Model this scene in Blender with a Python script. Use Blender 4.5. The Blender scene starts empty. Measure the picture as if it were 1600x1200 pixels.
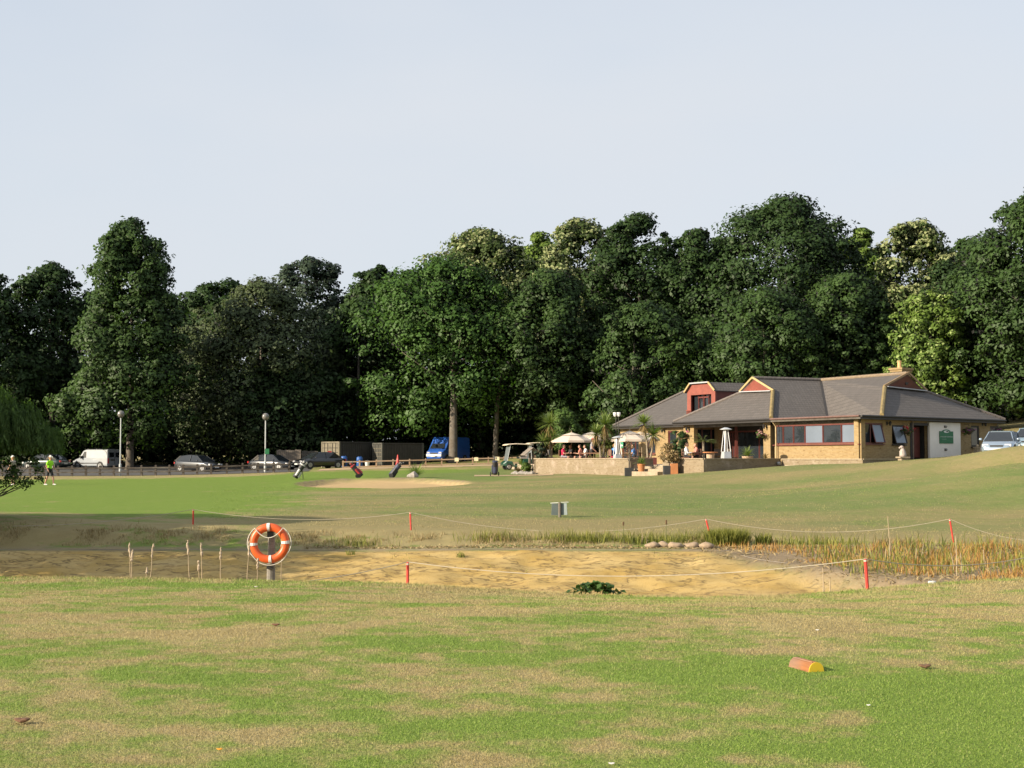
import bpy, bmesh, math, random
import numpy as np
from mathutils import Vector, Matrix

R = math.radians
SC = bpy.context.scene
COL = SC.collection
RNG = np.random.default_rng(7)

# ------------------------------------------------------------------ camera, sky, sun, exposure
CAM_Z = 1.6
F = 2200.0                     # focal length in photo pixels (photo 1600 wide)
HOR = 716.0                    # row of the horizon
PITCH = math.atan((HOR - 600.0) / F)
cam = bpy.data.cameras.new('camera'); cam.sensor_width = 36.0; cam.lens = 36.0 * F / 1600.0
cam.clip_start = 0.1; cam.clip_end = 6000
cam_o = bpy.data.objects.new('camera', cam); COL.objects.link(cam_o)
cam_o.location = (0, 0, CAM_Z); cam_o.rotation_euler = (R(90) + PITCH, 0, 0)
SC.camera = cam_o

SUN_AZ = 25.0                  # degrees from -X towards the camera
SUN_EL = 21.5
sdir = Vector((-math.cos(R(SUN_AZ)) * math.cos(R(SUN_EL)), -math.sin(R(SUN_AZ)) * math.cos(R(SUN_EL)), math.sin(R(SUN_EL))))
w = bpy.data.worlds.new('World'); SC.world = w; w.use_nodes = True
nt = w.node_tree; nt.nodes.clear()
out = nt.nodes.new('ShaderNodeOutputWorld'); bg = nt.nodes.new('ShaderNodeBackground')
sky = nt.nodes.new('ShaderNodeTexSky'); sky.sky_type = 'NISHITA'; sky.sun_disc = False
sky.sun_elevation = R(SUN_EL); sky.sun_rotation = math.atan2(sdir.x, sdir.y)
sky.air_density = 1.0; sky.dust_density = 2.0; sky.ozone_density = 1.0
# a thin, even veil of high cloud over the whole sky
tc = nt.nodes.new('ShaderNodeTexCoord'); mp = nt.nodes.new('ShaderNodeMapping'); mp.inputs['Scale'].default_value = (1.0, 1.0, 2.6)
nz = nt.nodes.new('ShaderNodeTexNoise'); nz.inputs['Scale'].default_value = 1.3; nz.inputs['Detail'].default_value = 5.0; nz.inputs['Roughness'].default_value = 0.5
mr = nt.nodes.new('ShaderNodeMapRange'); mr.inputs['From Min'].default_value = 0.3; mr.inputs['From Max'].default_value = 0.7
mr.inputs['To Min'].default_value = 0.60; mr.inputs['To Max'].default_value = 0.98
mx = nt.nodes.new('ShaderNodeMix'); mx.data_type = 'RGBA'
mx.inputs['B'].default_value = (3.34, 3.53, 3.80, 1)
nt.links.new(tc.outputs['Generated'], mp.inputs['Vector']); nt.links.new(mp.outputs['Vector'], nz.inputs['Vector'])
nt.links.new(nz.outputs['Fac'], mr.inputs['Value']); nt.links.new(mr.outputs['Result'], mx.inputs['Factor'])
nt.links.new(sky.outputs['Color'], mx.inputs['A']); nt.links.new(mx.outputs['Result'], bg.inputs['Color'])
bg.inputs['Strength'].default_value = 0.1155
nt.links.new(bg.outputs['Background'], out.inputs['Surface'])

sun = bpy.data.lights.new('sun', 'SUN'); sun.energy = 5.0; sun.angle = R(0.6); sun.color = (1.0, 0.87, 0.68)
sun_o = bpy.data.objects.new('sun', sun); COL.objects.link(sun_o); sun_o.location = (-40, -20, 60)
sun_o.rotation_euler = sdir.to_track_quat('Z', 'Y').to_euler()

SC.view_settings.view_transform = 'Standard'; SC.view_settings.look = 'None'
SC.view_settings.exposure = 0.92; SC.view_settings.gamma = 1.0; SC.view_settings.use_curve_mapping = False
SC.render.engine = 'CYCLES'
SC.cycles.use_denoising = True
SC.cycles.max_bounces = 6; SC.cycles.diffuse_bounces = 2; SC.cycles.transparent_max_bounces = 6
SC.cycles.transmission_bounces = 3; SC.cycles.glossy_bounces = 2
SC.cycles.sample_clamp_indirect = 4.0

# ------------------------------------------------------------------ helpers
def pt(px, py, Y):
    """world point seen at photo pixel (px, py) at depth Y"""
    u = (px - 800.0) / F; v = (600.0 - py) / F
    c, s = math.cos(PITCH), math.sin(PITCH)
    dy = c - v * s; dz = s + v * c
    k = Y / dy
    return Vector((u * k, Y, CAM_Z + dz * k))
def xat(px, Y): return pt(px, HOR, Y).x
def zat(py, Y): return pt(800, py, Y).z

def tag(o, label=None, cat=None, group=None, kind=None):
    if label: o['label'] = label
    if cat: o['category'] = cat
    if group: o['group'] = group
    if kind: o['kind'] = kind
    return o
def empty(name, loc, rz=0.0, label=None, cat=None, group=None):
    o = bpy.data.objects.new(name, None); COL.objects.link(o)
    o.location = loc; o.rotation_euler = (0, 0, rz); o.empty_display_size = 0.2
    return tag(o, label, cat, group)
def link(name, me, parent=None, loc=None, rot=None):
    o = bpy.data.objects.new(name, me); COL.objects.link(o)
    if parent is not None: o.parent = parent
    if loc is not None: o.location = loc
    if rot is not None: o.rotation_euler = rot
    return o

class MB:
    """collects shapes and builds ONE mesh object"""
    def __init__(s): s.v = []; s.f = []; s.m = []; s.cur = 0
    def add(s, vs, fs):
        b = len(s.v); s.v += [tuple(x) for x in vs]
        for f in fs: s.f.append([b + i for i in f]); s.m.append(s.cur)
        return s
    def box(s, c, d, rz=0.0, M=None):
        hx, hy, hz = d[0] / 2, d[1] / 2, d[2] / 2
        vs = [Vector((x, y, z)) for z in (-hz, hz) for x, y in ((-hx, -hy), (hx, -hy), (hx, hy), (-hx, hy))]
        if M is not None: vs = [M @ x for x in vs]
        elif rz: 
            Mz = Matrix.Rotation(rz, 3, 'Z'); vs = [Mz @ x for x in vs]
        c = Vector(c); vs = [x + c for x in vs]
        return s.add(vs, [(3, 2, 1, 0), (4, 5, 6, 7), (0, 1, 5, 4), (1, 2, 6, 5), (2, 3, 7, 6), (3, 0, 4, 7)])
    def bar(s, p, q, wd, ht, up=(0, 0, 1)):
        """box section bar from p to q"""
        p = Vector(p); q = Vector(q); d = (q - p); L = d.length
        if L < 1e-6: return s
        x = d / L; upv = Vector(up); y = upv.cross(x)
        if y.length < 1e-4: y = Vector((1, 0, 0)).cross(x)
        y.normalize(); z = x.cross(y)
        M = Matrix((x, y, z)).transposed()
        return s.box((p + q) / 2, (L, wd, ht), M=M)
    def tube(s, pts, rad, n=8, cap=True):
        pts = [Vector(p) for p in pts]
        if not hasattr(rad, '__len__'): rad = [rad] * len(pts)
        vs = []; prev = None
        for i, p in enumerate(pts):
            t = (pts[min(i + 1, len(pts) - 1)] - pts[max(i - 1, 0)])
            t = t.normalized() if t.length > 1e-9 else Vector((0, 0, 1))
            if prev is None:
                a = Vector((0, 0, 1)).cross(t)
                if a.length < 1e-3: a = Vector((1, 0, 0)).cross(t)
            else: a = prev - t * prev.dot(t)
            a.normalize(); prev = a; b = t.cross(a)
            for k in range(n):
                th = 2 * math.pi * k / n
                vs.append(p + (a * math.cos(th) + b * math.sin(th)) * rad[i])
        fs = []
        for i in range(len(pts) - 1):
            for k in range(n):
                k2 = (k + 1) % n
                fs.append((i * n + k, i * n + k2, (i + 1) * n + k2, (i + 1) * n + k))
        if cap:
            fs.append(tuple(reversed(range(n)))); fs.append(tuple((len(pts) - 1) * n + k for k in range(n)))
        return s.add(vs, fs)
    def lathe(s, prof, c=(0, 0, 0), n=14, sx=1.0, sy=1.0):
        """prof list of (r, z)"""
        vs = []; fs = []
        for r, z in prof:
            for k in range(n):
                th = 2 * math.pi * k / n
                vs.append((c[0] + r * sx * math.cos(th), c[1] + r * sy * math.sin(th), c[2] + z))
        for i in range(len(prof) - 1):
            for k in range(n):
                k2 = (k + 1) % n
                fs.append((i * n + k, i * n + k2, (i + 1) * n + k2, (i + 1) * n + k))
        fs.append(tuple(reversed(range(n)))); fs.append(tuple((len(prof) - 1) * n + k for k in range(n)))
        return s.add(vs, fs)
    def ball(s, c, r, n=10, m=7, sc=(1, 1, 1)):
        prof = []
        vs = []; fs = []
        for i in range(m + 1):
            ph = math.pi * i / m
            for k in range(n):
                th = 2 * math.pi * k / n
                vs.append((c[0] + r * sc[0] * math.sin(ph) * math.cos(th), c[1] + r * sc[1] * math.sin(ph) * math.sin(th), c[2] - r * sc[2] * math.cos(ph)))
        for i in range(m):
            for k in range(n):
                k2 = (k + 1) % n
                fs.append((i * n + k, i * n + k2, (i + 1) * n + k2, (i + 1) * n + k))
        return s.add(vs, fs)
    def prism(s, poly, z0, z1):
        """horizontal polygon extruded between heights"""
        n = len(poly)
        z0s = z0 if hasattr(z0, '__len__') else [z0] * n
        z1s = z1 if hasattr(z1, '__len__') else [z1] * n
        vs = [(p[0], p[1], z0s[i]) for i, p in enumerate(poly)] + [(p[0], p[1], z1s[i]) for i, p in enumerate(poly)]
        fs = [tuple(reversed(range(n))), tuple(range(n, 2 * n))] + [(i, (i + 1) % n, n + (i + 1) % n, n + i) for i in range(n)]
        return s.add(vs, fs)
    def slab(s, poly3, th):
        """3-D polygon thickened downwards along its normal"""
        P = [Vector(p) for p in poly3]; n = len(P)
        nn = Vector((0, 0, 0))
        for i in range(n):
            a, b = P[i], P[(i + 1) % n]
            nn += Vector(((a.y - b.y) * (a.z + b.z), (a.z - b.z) * (a.x + b.x), (a.x - b.x) * (a.y + b.y)))
        nn.normalize()
        if nn.z < 0: P.reverse(); nn = -nn
        vs = P + [p - Vector((0, 0, th)) for p in P]
        fs = [tuple(range(n)), tuple(range(2 * n - 1, n - 1, -1))] + [(i, n + i, n + (i + 1) % n, (i + 1) % n) for i in range(n)]
        return s.add(vs, fs)
    def mesh(s, name, mats, smooth=False, uv=True):
        me = bpy.data.meshes.new(name)
        me.from_pydata(s.v, [], s.f)
        if not isinstance(mats, (list, tuple)): mats = [mats]
        for m in mats: me.materials.append(m)
        if len(mats) > 1: me.polygons.foreach_set('material_index', s.m)
        bm = bmesh.new(); bm.from_mesh(me); bmesh.ops.recalc_face_normals(bm, faces=bm.faces); bm.to_mesh(me); bm.free()
        if smooth: me.polygons.foreach_set('use_smooth', [True] * len(me.polygons))
        if uv:
            L = me.uv_layers.new(name='UVMap')
            uvs = np.zeros((len(me.loops), 2), np.float32)
            for p in me.polygons:
                nrm = p.normal; t = Vector((0, 0, 1)).cross(nrm)
                if t.length < 0.02: t = Vector((1, 0, 0))
                t.normalize(); b = nrm.cross(t)
                for li in p.loop_indices:
                    co = me.vertices[me.loops[li].vertex_index].co
                    uvs[li] = (co.dot(t), co.dot(b))
            L.data.foreach_set('uv', uvs.ravel())
        me.update()
        return me
    def build(s, name, mats, parent=None, smooth=False, loc=None, rot=None):
        return link(name, s.mesh(name, mats, smooth), parent, loc, rot)

# ------------------------------------------------------------------ materials
MATS = {}
ALB = 0.82                     # one overall reflectance scale, balanced against the exposure
def sc3(c): return tuple(x * ALB for x in c)
def _new(name):
    m = bpy.data.materials.new(name); m.use_nodes = True
    return m, m.node_tree, m.node_tree.nodes['Principled BSDF']
def N(nt, typ, **kw):
    n = nt.nodes.new(typ)
    for k, v in kw.items():
        if k in n.inputs: n.inputs[k].default_value = v
        else: setattr(n, k, v)
    return n
def mixc(nt, fac, a, b, mode='MIX'):
    n = nt.nodes.new('ShaderNodeMix'); n.data_type = 'RGBA'; n.blend_type = mode
    for key, val in (('Factor', fac), ('A', a), ('B', b)):
        if isinstance(val, bpy.types.NodeSocket): nt.links.new(val, n.inputs[key])
        elif key == 'Factor': n.inputs[key].default_value = val
        else: n.inputs[key].default_value = (val[0], val[1], val[2], 1)
    return n.outputs['Result']
def math_(nt, op, a, b=None, clamp=False):
    n = nt.nodes.new('ShaderNodeMath'); n.operation = op; n.use_clamp = clamp
    for i, val in enumerate((a, b)):
        if val is None: continue
        if isinstance(val, bpy.types.NodeSocket): nt.links.new(val, n.inputs[i])
        else: n.inputs[i].default_value = val
    return n.outputs[0]
def rng(nt, val, a, b, c=0.0, d=1.0, smooth=False):
    n = nt.nodes.new('ShaderNodeMapRange'); n.interpolation_type = 'SMOOTHSTEP' if smooth else 'LINEAR'
    nt.links.new(val, n.inputs['Value'])
    n.inputs['From Min'].default_value = a; n.inputs['From Max'].default_value = b
    n.inputs['To Min'].default_value = c; n.inputs['To Max'].default_value = d
    return n.outputs['Result']
def noise(nt, vec, scale, detail=3.0, rough=0.55, sc=None):
    if sc is not None:
        m = nt.nodes.new('ShaderNodeMapping'); m.inputs['Scale'].default_value = sc
        nt.links.new(vec, m.inputs['Vector']); vec = m.outputs['Vector']
    n = nt.nodes.new('ShaderNodeTexNoise'); n.inputs['Scale'].default_value = scale; n.inputs['Detail'].default_value = detail
    n.inputs['Roughness'].default_value = rough
    nt.links.new(vec, n.inputs['Vector']); return n.outputs['Fac']
def bump(nt, bsdf, h, strength=0.4, dist=0.02):
    b = nt.nodes.new('ShaderNodeBump'); b.inputs['Strength'].default_value = strength; b.inputs['Distance'].default_value = dist
    nt.links.new(h, b.inputs['Height']); nt.links.new(b.outputs['Normal'], bsdf.inputs['Normal'])

def plain(name, col, rough=0.6, metal=0.0, var=0.18, scale=6.0, bumpy=0.0, coat=0.0, spec=0.5):
    """paint / plastic / cloth: base colour with soft wear"""
    if name in MATS: return MATS[name]
    m, t, b = _new(name); col = sc3(col)
    tcn = N(t, 'ShaderNodeTexCoord')
    n1 = noise(t, tcn.outputs['Object'], scale, 4.0)
    lo = tuple(c * (1 - var) for c in col); hi = tuple(min(1, c * (1 + var)) for c in col)
    t.links.new(mixc(t, rng(t, n1, 0.3, 0.7), lo, hi), b.inputs['Base Color'])
    b.inputs['Roughness'].default_value = rough; b.inputs['Metallic'].default_value = metal
    b.inputs['Specular IOR Level'].default_value = spec
    b.inputs['Coat Weight'].default_value = coat; b.inputs['Coat Roughness'].default_value = 0.06
    if bumpy: bump(t, b, n1, bumpy, 0.02)
    MATS[name] = m; return m
def wood(name, col, rough=0.75):
    if name in MATS: return MATS[name]
    m, t, b = _new(name); col = sc3(col)
    tcn = N(t, 'ShaderNodeTexCoord')
    n1 = noise(t, tcn.outputs['Object'], 5.0, 5.0, 0.6, (1, 1, 9)); n2 = noise(t, tcn.outputs['Object'], 2.0, 2.0)
    c = mixc(t, rng(t, n1, 0.3, 0.7), tuple(x * 0.65 for x in col), tuple(min(1, x * 1.25) for x in col))
    t.links.new(mixc(t, rng(t, n2, 0.35, 0.7, 0, 0.5), c, (0.16, 0.15, 0.13)), b.inputs['Base Color'])
    b.inputs['Roughness'].default_value = rough; bump(t, b, n1, 0.4, 0.01)
    MATS[name] = m; return m
def brick(name, c1, c2, mortar, pale=0.15):
    if name in MATS: return MATS[name]
    m, t, b = _new(name); c1, c2, mortar = sc3(c1), sc3(c2), sc3(mortar)
    uv = N(t, 'ShaderNodeUVMap')
    br = N(t, 'ShaderNodeTexBrick', Scale=1.0); br.inputs['Brick Width'].default_value = 0.225; br.inputs['Row Height'].default_value = 0.075
    br.inputs['Mortar Size'].default_value = 0.012; br.inputs['Mortar Smooth'].default_value = 0.3; br.inputs['Bias'].default_value = -0.1
    br.inputs['Color1'].default_value = (*c1, 1); br.inputs['Color2'].default_value = (*c2, 1); br.inputs['Mortar'].default_value = (*mortar, 1)
    t.links.new(uv.outputs['UV'], br.inputs['Vector'])
    n1 = noise(t, uv.outputs['UV'], 3.2, 3.0, 0.7, (1.0, 2.4, 1)); n2 = noise(t, uv.outputs['UV'], 0.7, 3.0)
    c = mixc(t, rng(t, n1, 0.56, 0.68, 0, 0.62), br.outputs['Color'], (c1[0] * 0.42, c1[1] * 0.34, c1[2] * 0.32))
    n3 = noise(t, uv.outputs['UV'], 4.4, 2.0, 0.6, (1.0, 2.6, 1))
    c = mixc(t, rng(t, n3, 0.60, 0.7, 0, 0.5), c, (min(1, c2[0] * 1.3), c2[1] * 1.3, c2[2] * 1.5))
    c = mixc(t, rng(t, n2, 0.35, 0.75, 0, 0.35), c, (c1[0] * 0.75, c1[1] * 0.66, c1[2] * 0.6))
    n4 = noise(t, uv.outputs['UV'], 1.1, 5.0, 0.75)
    c = mixc(t, rng(t, n4, 0.52, 0.66, 0, pale), c, (c2[0] * 1.45, c2[1] * 1.5, c2[2] * 1.9))
    t.links.new(c, b.inputs['Base Color']); b.inputs['Roughness'].default_value = 0.9
    bump(t, b, br.outputs['Fac'], -0.5, 0.01)
    MATS[name] = m; return m
def tiles(name, col):
    if name in MATS: return MATS[name]
    m, t, b = _new(name); col = sc3(col)
    uv = N(t, 'ShaderNodeUVMap')
    br = N(t, 'ShaderNodeTexBrick', Scale=1.0); br.inputs['Brick Width'].default_value = 0.24; br.inputs['Row Height'].default_value = 0.3
    br.inputs['Mortar Size'].default_value = 0.022; br.inputs['Mortar Smooth'].default_value = 0.4
    br.inputs['Color1'].default_value = (*[c * 0.86 for c in col], 1); br.inputs['Color2'].default_value = (*[c * 1.14 for c in col], 1)
    br.inputs['Mortar'].default_value = (*[c * 0.5 for c in col], 1)
    t.links.new(uv.outputs['UV'], br.inputs['Vector'])
    n1 = noise(t, uv.outputs['UV'], 0.5, 4.0, 0.6); n2 = noise(t, uv.outputs['UV'], 2.2, 3.0, 0.6, (1, 3, 1))
    c = mixc(t, rng(t, n1, 0.3, 0.7, 0, 0.5), br.outputs['Color'], tuple(x * 0.78 for x in col))
    c = mixc(t, rng(t, n2, 0.58, 0.75, 0, 0.35), c, (col[0] * 1.35, col[1] * 1.38, col[2] * 1.2))
    t.links.new(c, b.inputs['Base Color']); b.inputs['Roughness'].default_value = 0.8
    sx = N(t, 'ShaderNodeSeparateXYZ'); t.links.new(uv.outputs['UV'], sx.inputs[0])
    saw = math_(t, 'FRACT', math_(t, 'DIVIDE', sx.outputs['Y'], 0.3))
    bump(t, b, math_(t, 'SUBTRACT', math_(t, 'MULTIPLY', br.outputs['Fac'], -0.6), saw), 0.6, 0.03)
    MATS[name] = m; return m
def glass(name, col=(0.02, 0.025, 0.03), rough=0.03):
    if name in MATS: return MATS[name]
    m, t, b = _new(name)
    tcn = N(t, 'ShaderNodeTexCoord'); n1 = noise(t, tcn.outputs['Object'], 1.3, 2.0)
    t.links.new(mixc(t, n1, tuple(c * 0.6 for c in col), tuple(c * 1.4 for c in col)), b.inputs['Base Color'])
    b.inputs['Roughness'].default_value = rough; b.inputs['IOR'].default_value = 1.5; b.inputs['Specular IOR Level'].default_value = 0.7
    bump(t, b, n1, 0.03, 0.02)
    MATS[name] = m; return m
def leafmat(name, col, col2, bloom=None, trans=0.35, rough=0.55, nrm=False):
    """leaf faces: 'tint' varies leaf by leaf and clump by clump, 'bloom' marks blossom faces"""
    if name in MATS: return MATS[name]
    m, t, b = _new(name); col, col2 = sc3(col), sc3(col2); bloom = sc3(bloom) if bloom is not None else None
    at = N(t, 'ShaderNodeAttribute', attribute_name='tint')
    c = mixc(t, at.outputs['Fac'], col, col2)
    if bloom is not None:
        ab = N(t, 'ShaderNodeAttribute', attribute_name='bloom')
        c = mixc(t, ab.outputs['Fac'], c, bloom)
    t.links.new(c, b.inputs['Base Color']); b.inputs['Roughness'].default_value = rough; b.inputs['Specular IOR Level'].default_value = 0.3
    tr = N(t, 'ShaderNodeBsdfTranslucent'); t.links.new(mixc(t, 1.0, c, (1.0, 1.15, 0.5), 'MULTIPLY'), tr.inputs['Color'])
    if nrm:      # leaves shade softly, as a clump, not face by face
        an = N(t, 'ShaderNodeAttribute', attribute_name='nrm'); t.links.new(an.outputs['Vector'], b.inputs['Normal']); t.links.new(an.outputs['Vector'], tr.inputs['Normal'])
    ms = N(t, 'ShaderNodeMixShader'); ms.inputs['Fac'].default_value = trans
    t.links.new(b.outputs[0], ms.inputs[1]); t.links.new(tr.outputs[0], ms.inputs[2])
    t.links.new(ms.outputs[0], t.nodes['Material Output'].inputs['Surface'])
    MATS[name] = m; return m

# ------------------------------------------------------------------ terrain heights
CP = []   # control points (x, Y, z)
def cp(px, py, Y): p = pt(px, py, Y); CP.append((p.x, Y, p.z))
def cz(x, Y, z): CP.append((x, Y, z))
for x in (-60, -30, -12, 0, 12, 30, 60):
    cz(x, -30, 0.05); cz(x, -5, 0.0); cz(x, 7, 0.0)
for x in (-20, -6, 0, 6, 20): cz(x, 13, 0.0)
for x in (-14, -5, 0, 5, 14): cz(x, 16, -0.1)
for px, py in ((-500, 905), (0, 904), (250, 905), (420, 908), (640, 913), (800, 922), (960, 929), (1100, 933), (1250, 931), (1350, 923), (1450, 914), (1600, 904), (2000, 892)): cp(px, py, 22)
for px, py in ((-500, 790), (-60, 806), (120, 815), (302, 820), (470, 824), (641, 828), (870, 830), (1107, 833), (1300, 838), (1490, 843), (1650, 842), (2000, 830)): cp(px, py, 44)
for px, py in ((-500, 785), (0, 797), (400, 795), (800, 797), (1200, 799), (1600, 795), (2000, 780)): cp(px, py, 54)
for px, py in ((-500, 770), (0, 773), (400, 771), (800, 769), (1200, 764), (1600, 752), (2000, 735)): cp(px, py, 68)
for px, py in ((-300, 760), (79, 758), (300, 757), (466, 757), (735, 755), (950, 748)): cp(px, py, 82)
for px, py, Y in ((1098, 738, 78), (1160, 733, 79.5), (1230, 727.5, 80.5), (1356, 724, 75.5), (1420, 719.5, 76), (1470, 716, 78), (1530, 712.5, 77), (1600, 706.5, 70), (1750, 690, 74), (2000, 660, 80), (1600, 722, 62)): cp(px, py, Y)
for px, py, Y in ((834, 741.5, 94), (760, 742, 95), (600, 741, 95), (470, 742, 95), (300, 746, 96), (100, 749, 96), (-300, 750, 96)): cp(px, py, Y)
for px, py, Y in ((-300, 745, 110), (60, 744, 110), (200, 743.5, 110), (300, 742, 110), (415, 739, 110), (470, 736.5, 112), (540, 732.5, 114), (650, 730.5, 114), (780, 728, 114)): cp(px, py, Y)
for px, py, Y in ((-200, 736, 128), (150, 735, 126), (310, 736.5, 124), (430, 735, 124), (540, 730, 124), (700, 724, 130), (780, 721, 130)): cp(px, py, Y)
for px, py, Y in ((-200, 728, 148), (150, 729, 146), (400, 729, 146), (560, 724, 146), (690, 720.5, 146), (850, 708, 146)): cp(px, py, Y)
for x, Y, z in ((6, 92, 0.75), (11, 88, 0.8), (9, 98, 0.85), (12, 100, 0.9), (14, 90, 0.9), (5, 104, 0.9), (10, 112, 1.2), (18, 88, 1.0), (22, 92, 1.2), (27, 94, 1.6), (16, 104, 1.4)): cz(x, Y, z)
for x, Y, z in ((34, 92, 2.4), (38, 105, 3.6), (48, 130, 5.0), (54, 150, 6.6), (25, 118, 2.6), (0, 130, 1.5), (10, 150, 2.4), (30, 150, 4.4), (-60, 190, 1.8), (-20, 200, 2.5), (20, 200, 5.0), (60, 200, 9.0), (100, 140, 10.0),
                (-200, 300, 3), (0, 350, 6), (200, 300, 14), (-400, 600, 5), (0, 800, 6), (400, 600, 12), (0, 2500, 6), (-1500, 2500, 6), (1500, 2500, 6), (-120, 60, 1.0), (-120, 110, 0.6), (-90, 20, 0.4), (120, 60, 5.0), (100, 20, 1.5)): cz(x, Y, z)
CP = np.array(CP)
def warp(x, y): return np.stack([np.asarray(x) / (np.asarray(y) + 45.0) * 1.6, np.log(np.asarray(y) + 45.0) * 1.9], -1)
_W = warp(CP[:, 0], CP[:, 1])
def _k(d2): return np.sqrt(d2 + 0.0006)
_A = _k(((_W[:, None] - _W[None]) ** 2).sum(-1)); _n = len(CP)
_S = np.zeros((_n + 3, _n + 3)); _S[:_n, :_n] = _A - 0.0012 * np.eye(_n); _S[:_n, _n] = 1; _S[:_n, _n + 1:] = _W; _S[_n, :_n] = 1; _S[_n + 1:, :_n] = _W.T
_C = np.linalg.solve(_S, np.concatenate([CP[:, 2], np.zeros(3)]))
def base_z(x, y):
    x = np.asarray(x, float); y = np.asarray(y, float); sh = np.broadcast(x, y).shape
    x = np.broadcast_to(x, sh).ravel(); y = np.broadcast_to(y, sh).ravel()
    o = np.empty(len(x))
    for i in range(0, len(x), 20000):
        w_ = warp(x[i:i + 20000], y[i:i + 20000])
        o[i:i + 20000] = _k(((w_[:, None] - _W[None]) ** 2).sum(-1)) @ _C[:_n] + _C[_n] + w_ @ _C[_n + 1:]
    return o.reshape(sh)
def sstep(a, b, x): t = np.clip((x - a) / (b - a), 0, 1); return t * t * (3 - 2 * t)
def wob(x, y, s, seed=0.0):
    return (np.sin(x * s + 1.3 + seed) * np.cos(y * s * 0.83 + 2.1 * seed) + 0.6 * np.sin(x * s * 1.9 - y * s * 1.3 + seed * 3.1) + 0.4 * np.cos(x * s * 0.7 + y * s * 2.3 + seed)) / 2.0
def vnoise(x, y, s, seed=0):
    """value noise on a lattice, about -1..1"""
    u = x * s; v = y * s; i = np.floor(u); j = np.floor(v); fu = u - i; fv = v - j; fu = fu * fu * (3 - 2 * fu); fv = fv * fv * (3 - 2 * fv)
    def h(a, b): q = np.sin(a * 127.1 + b * 311.7 + seed * 74.7) * 43758.5453; return (q - np.floor(q)) * 2 - 1
    return (h(i, j) * (1 - fu) + h(i + 1, j) * fu) * (1 - fv) + (h(i, j + 1) * (1 - fu) + h(i + 1, j + 1) * fu) * fv
def reed_side(x, y): return sstep(-0.6, 0.6, x - (5.6 + (40 - y) * 0.33))         # 0 = yellow basin, 1 = reed bed
BX0, BX1 = -34.0, 25.0
def bunker(x, y):
    """signed: >0 inside the sand bunker"""
    cx = (xat(464, 82) + xat(737, 82)) / 2; rx = (xat(737, 82) - xat(464, 82)) / 2
    e = ((x - cx) / rx); yy = (y - 81.6 + 0.6 * np.sin(e * 2.2)) / (6.4 - 2.0 * np.abs(e) ** 3 + 0.4 * np.sin(e * 6))
    return 1 - np.sqrt(np.abs(e) ** 2.6 + yy ** 2)
def ground_z(x, y):
    x = np.asarray(x, float); y = np.asarray(y, float)
    z = base_z(x, y)
    inb = sstep(BX0, BX0 + 8, x) * (1 - sstep(BX1 - 9, BX1, x)) * (y > 21.9) * (y < 44.1)
    if np.any(inb > 0):
        yc = np.full_like(y, 22.0); yf = np.full_like(y, 44.0)
        zc = base_z(x, yc); zf = base_z(x, yf)
        def prof(ys, zs):   # zs: numbers or ('c', off) / ('f', off)
            zz = [zc + q[1] if isinstance(q, tuple) and q[0] == 'c' else zf + q[1] if isinstance(q, tuple) else np.full_like(zc, q) for q in zs]
            o = np.array(zz[0])
            for i in range(len(ys) - 1):
                t = np.clip((y - ys[i]) / (ys[i + 1] - ys[i]), 0, 1); t = t * t * (3 - 2 * t) * 0.5 + t * 0.5
                o = np.where(y >= ys[i], zz[i] + (zz[i + 1] - zz[i]) * t, o)
            return o
        yel = prof([22, 22.9, 25.0, 28, 31, 34, 37.6, 40.1, 40.5, 41.6, 42.4, 43.4, 44], [('c', 0), ('c', -0.13), -0.95, -1.5, -1.78, -1.62, -1.25, -1.04, -0.985, -0.96, ('f', -0.2), ('f', -0.06), ('f', 0)])
        ree = prof([22, 23.2, 26, 29, 38, 40.4, 42, 43.4, 44], [('c', 0), ('c', -0.12), -0.85, -1.12, -1.14, -1.02, -0.95, ('f', -0.05), ('f', 0)])
        yel = yel + 0.09 * wob(x, y, 1.1) * sstep(26, 30, y) * (1 - sstep(39.2, 40, y)) + 0.035 * wob(x, y, 3.6, 2) * sstep(28, 31, y) * (1 - sstep(39.6, 40.2, y))
        yel = yel + (0.055 * vnoise(x, y, 0.9, 1) + 0.045 * vnoise(x, y, 2.1, 2) + 0.02 * vnoise(x, y, 4.5, 3)) * sstep(26, 29, y) * (1 - sstep(39.6, 40.1, y)) + 0.04 * vnoise(x, y, 2.4, 4) * sstep(40.6, 41.2, y) * (1 - sstep(43.6, 44, y))
        rs = reed_side(x, y)
        zb = yel * (1 - rs) + ree * rs
        z = np.where(inb > 0, z * (1 - inb) + zb * inb, z)
    bk = bunker(x, y)
    bb = sstep(78, 84, y); z = z - 0.20 * sstep(-0.02, 0.16, bk) * bb - 0.12 * sstep(0.0, 0.3, bk) * (1 - bb) + 0.10 * sstep(-0.3, -0.02, bk) * (1 - sstep(-0.02, 0.12, bk)) * bb
    z = z + 0.022 * wob(x, y, 0.55) * sstep(4, 8, y) * (y < 60) + 0.05 * wob(x, y, 0.16, 3) * sstep(45, 60, y) * (1 - sstep(72, 84, y))
    return z
def gz(x, y): return float(ground_z(np.array([x]), np.array([y]))[0])

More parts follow.
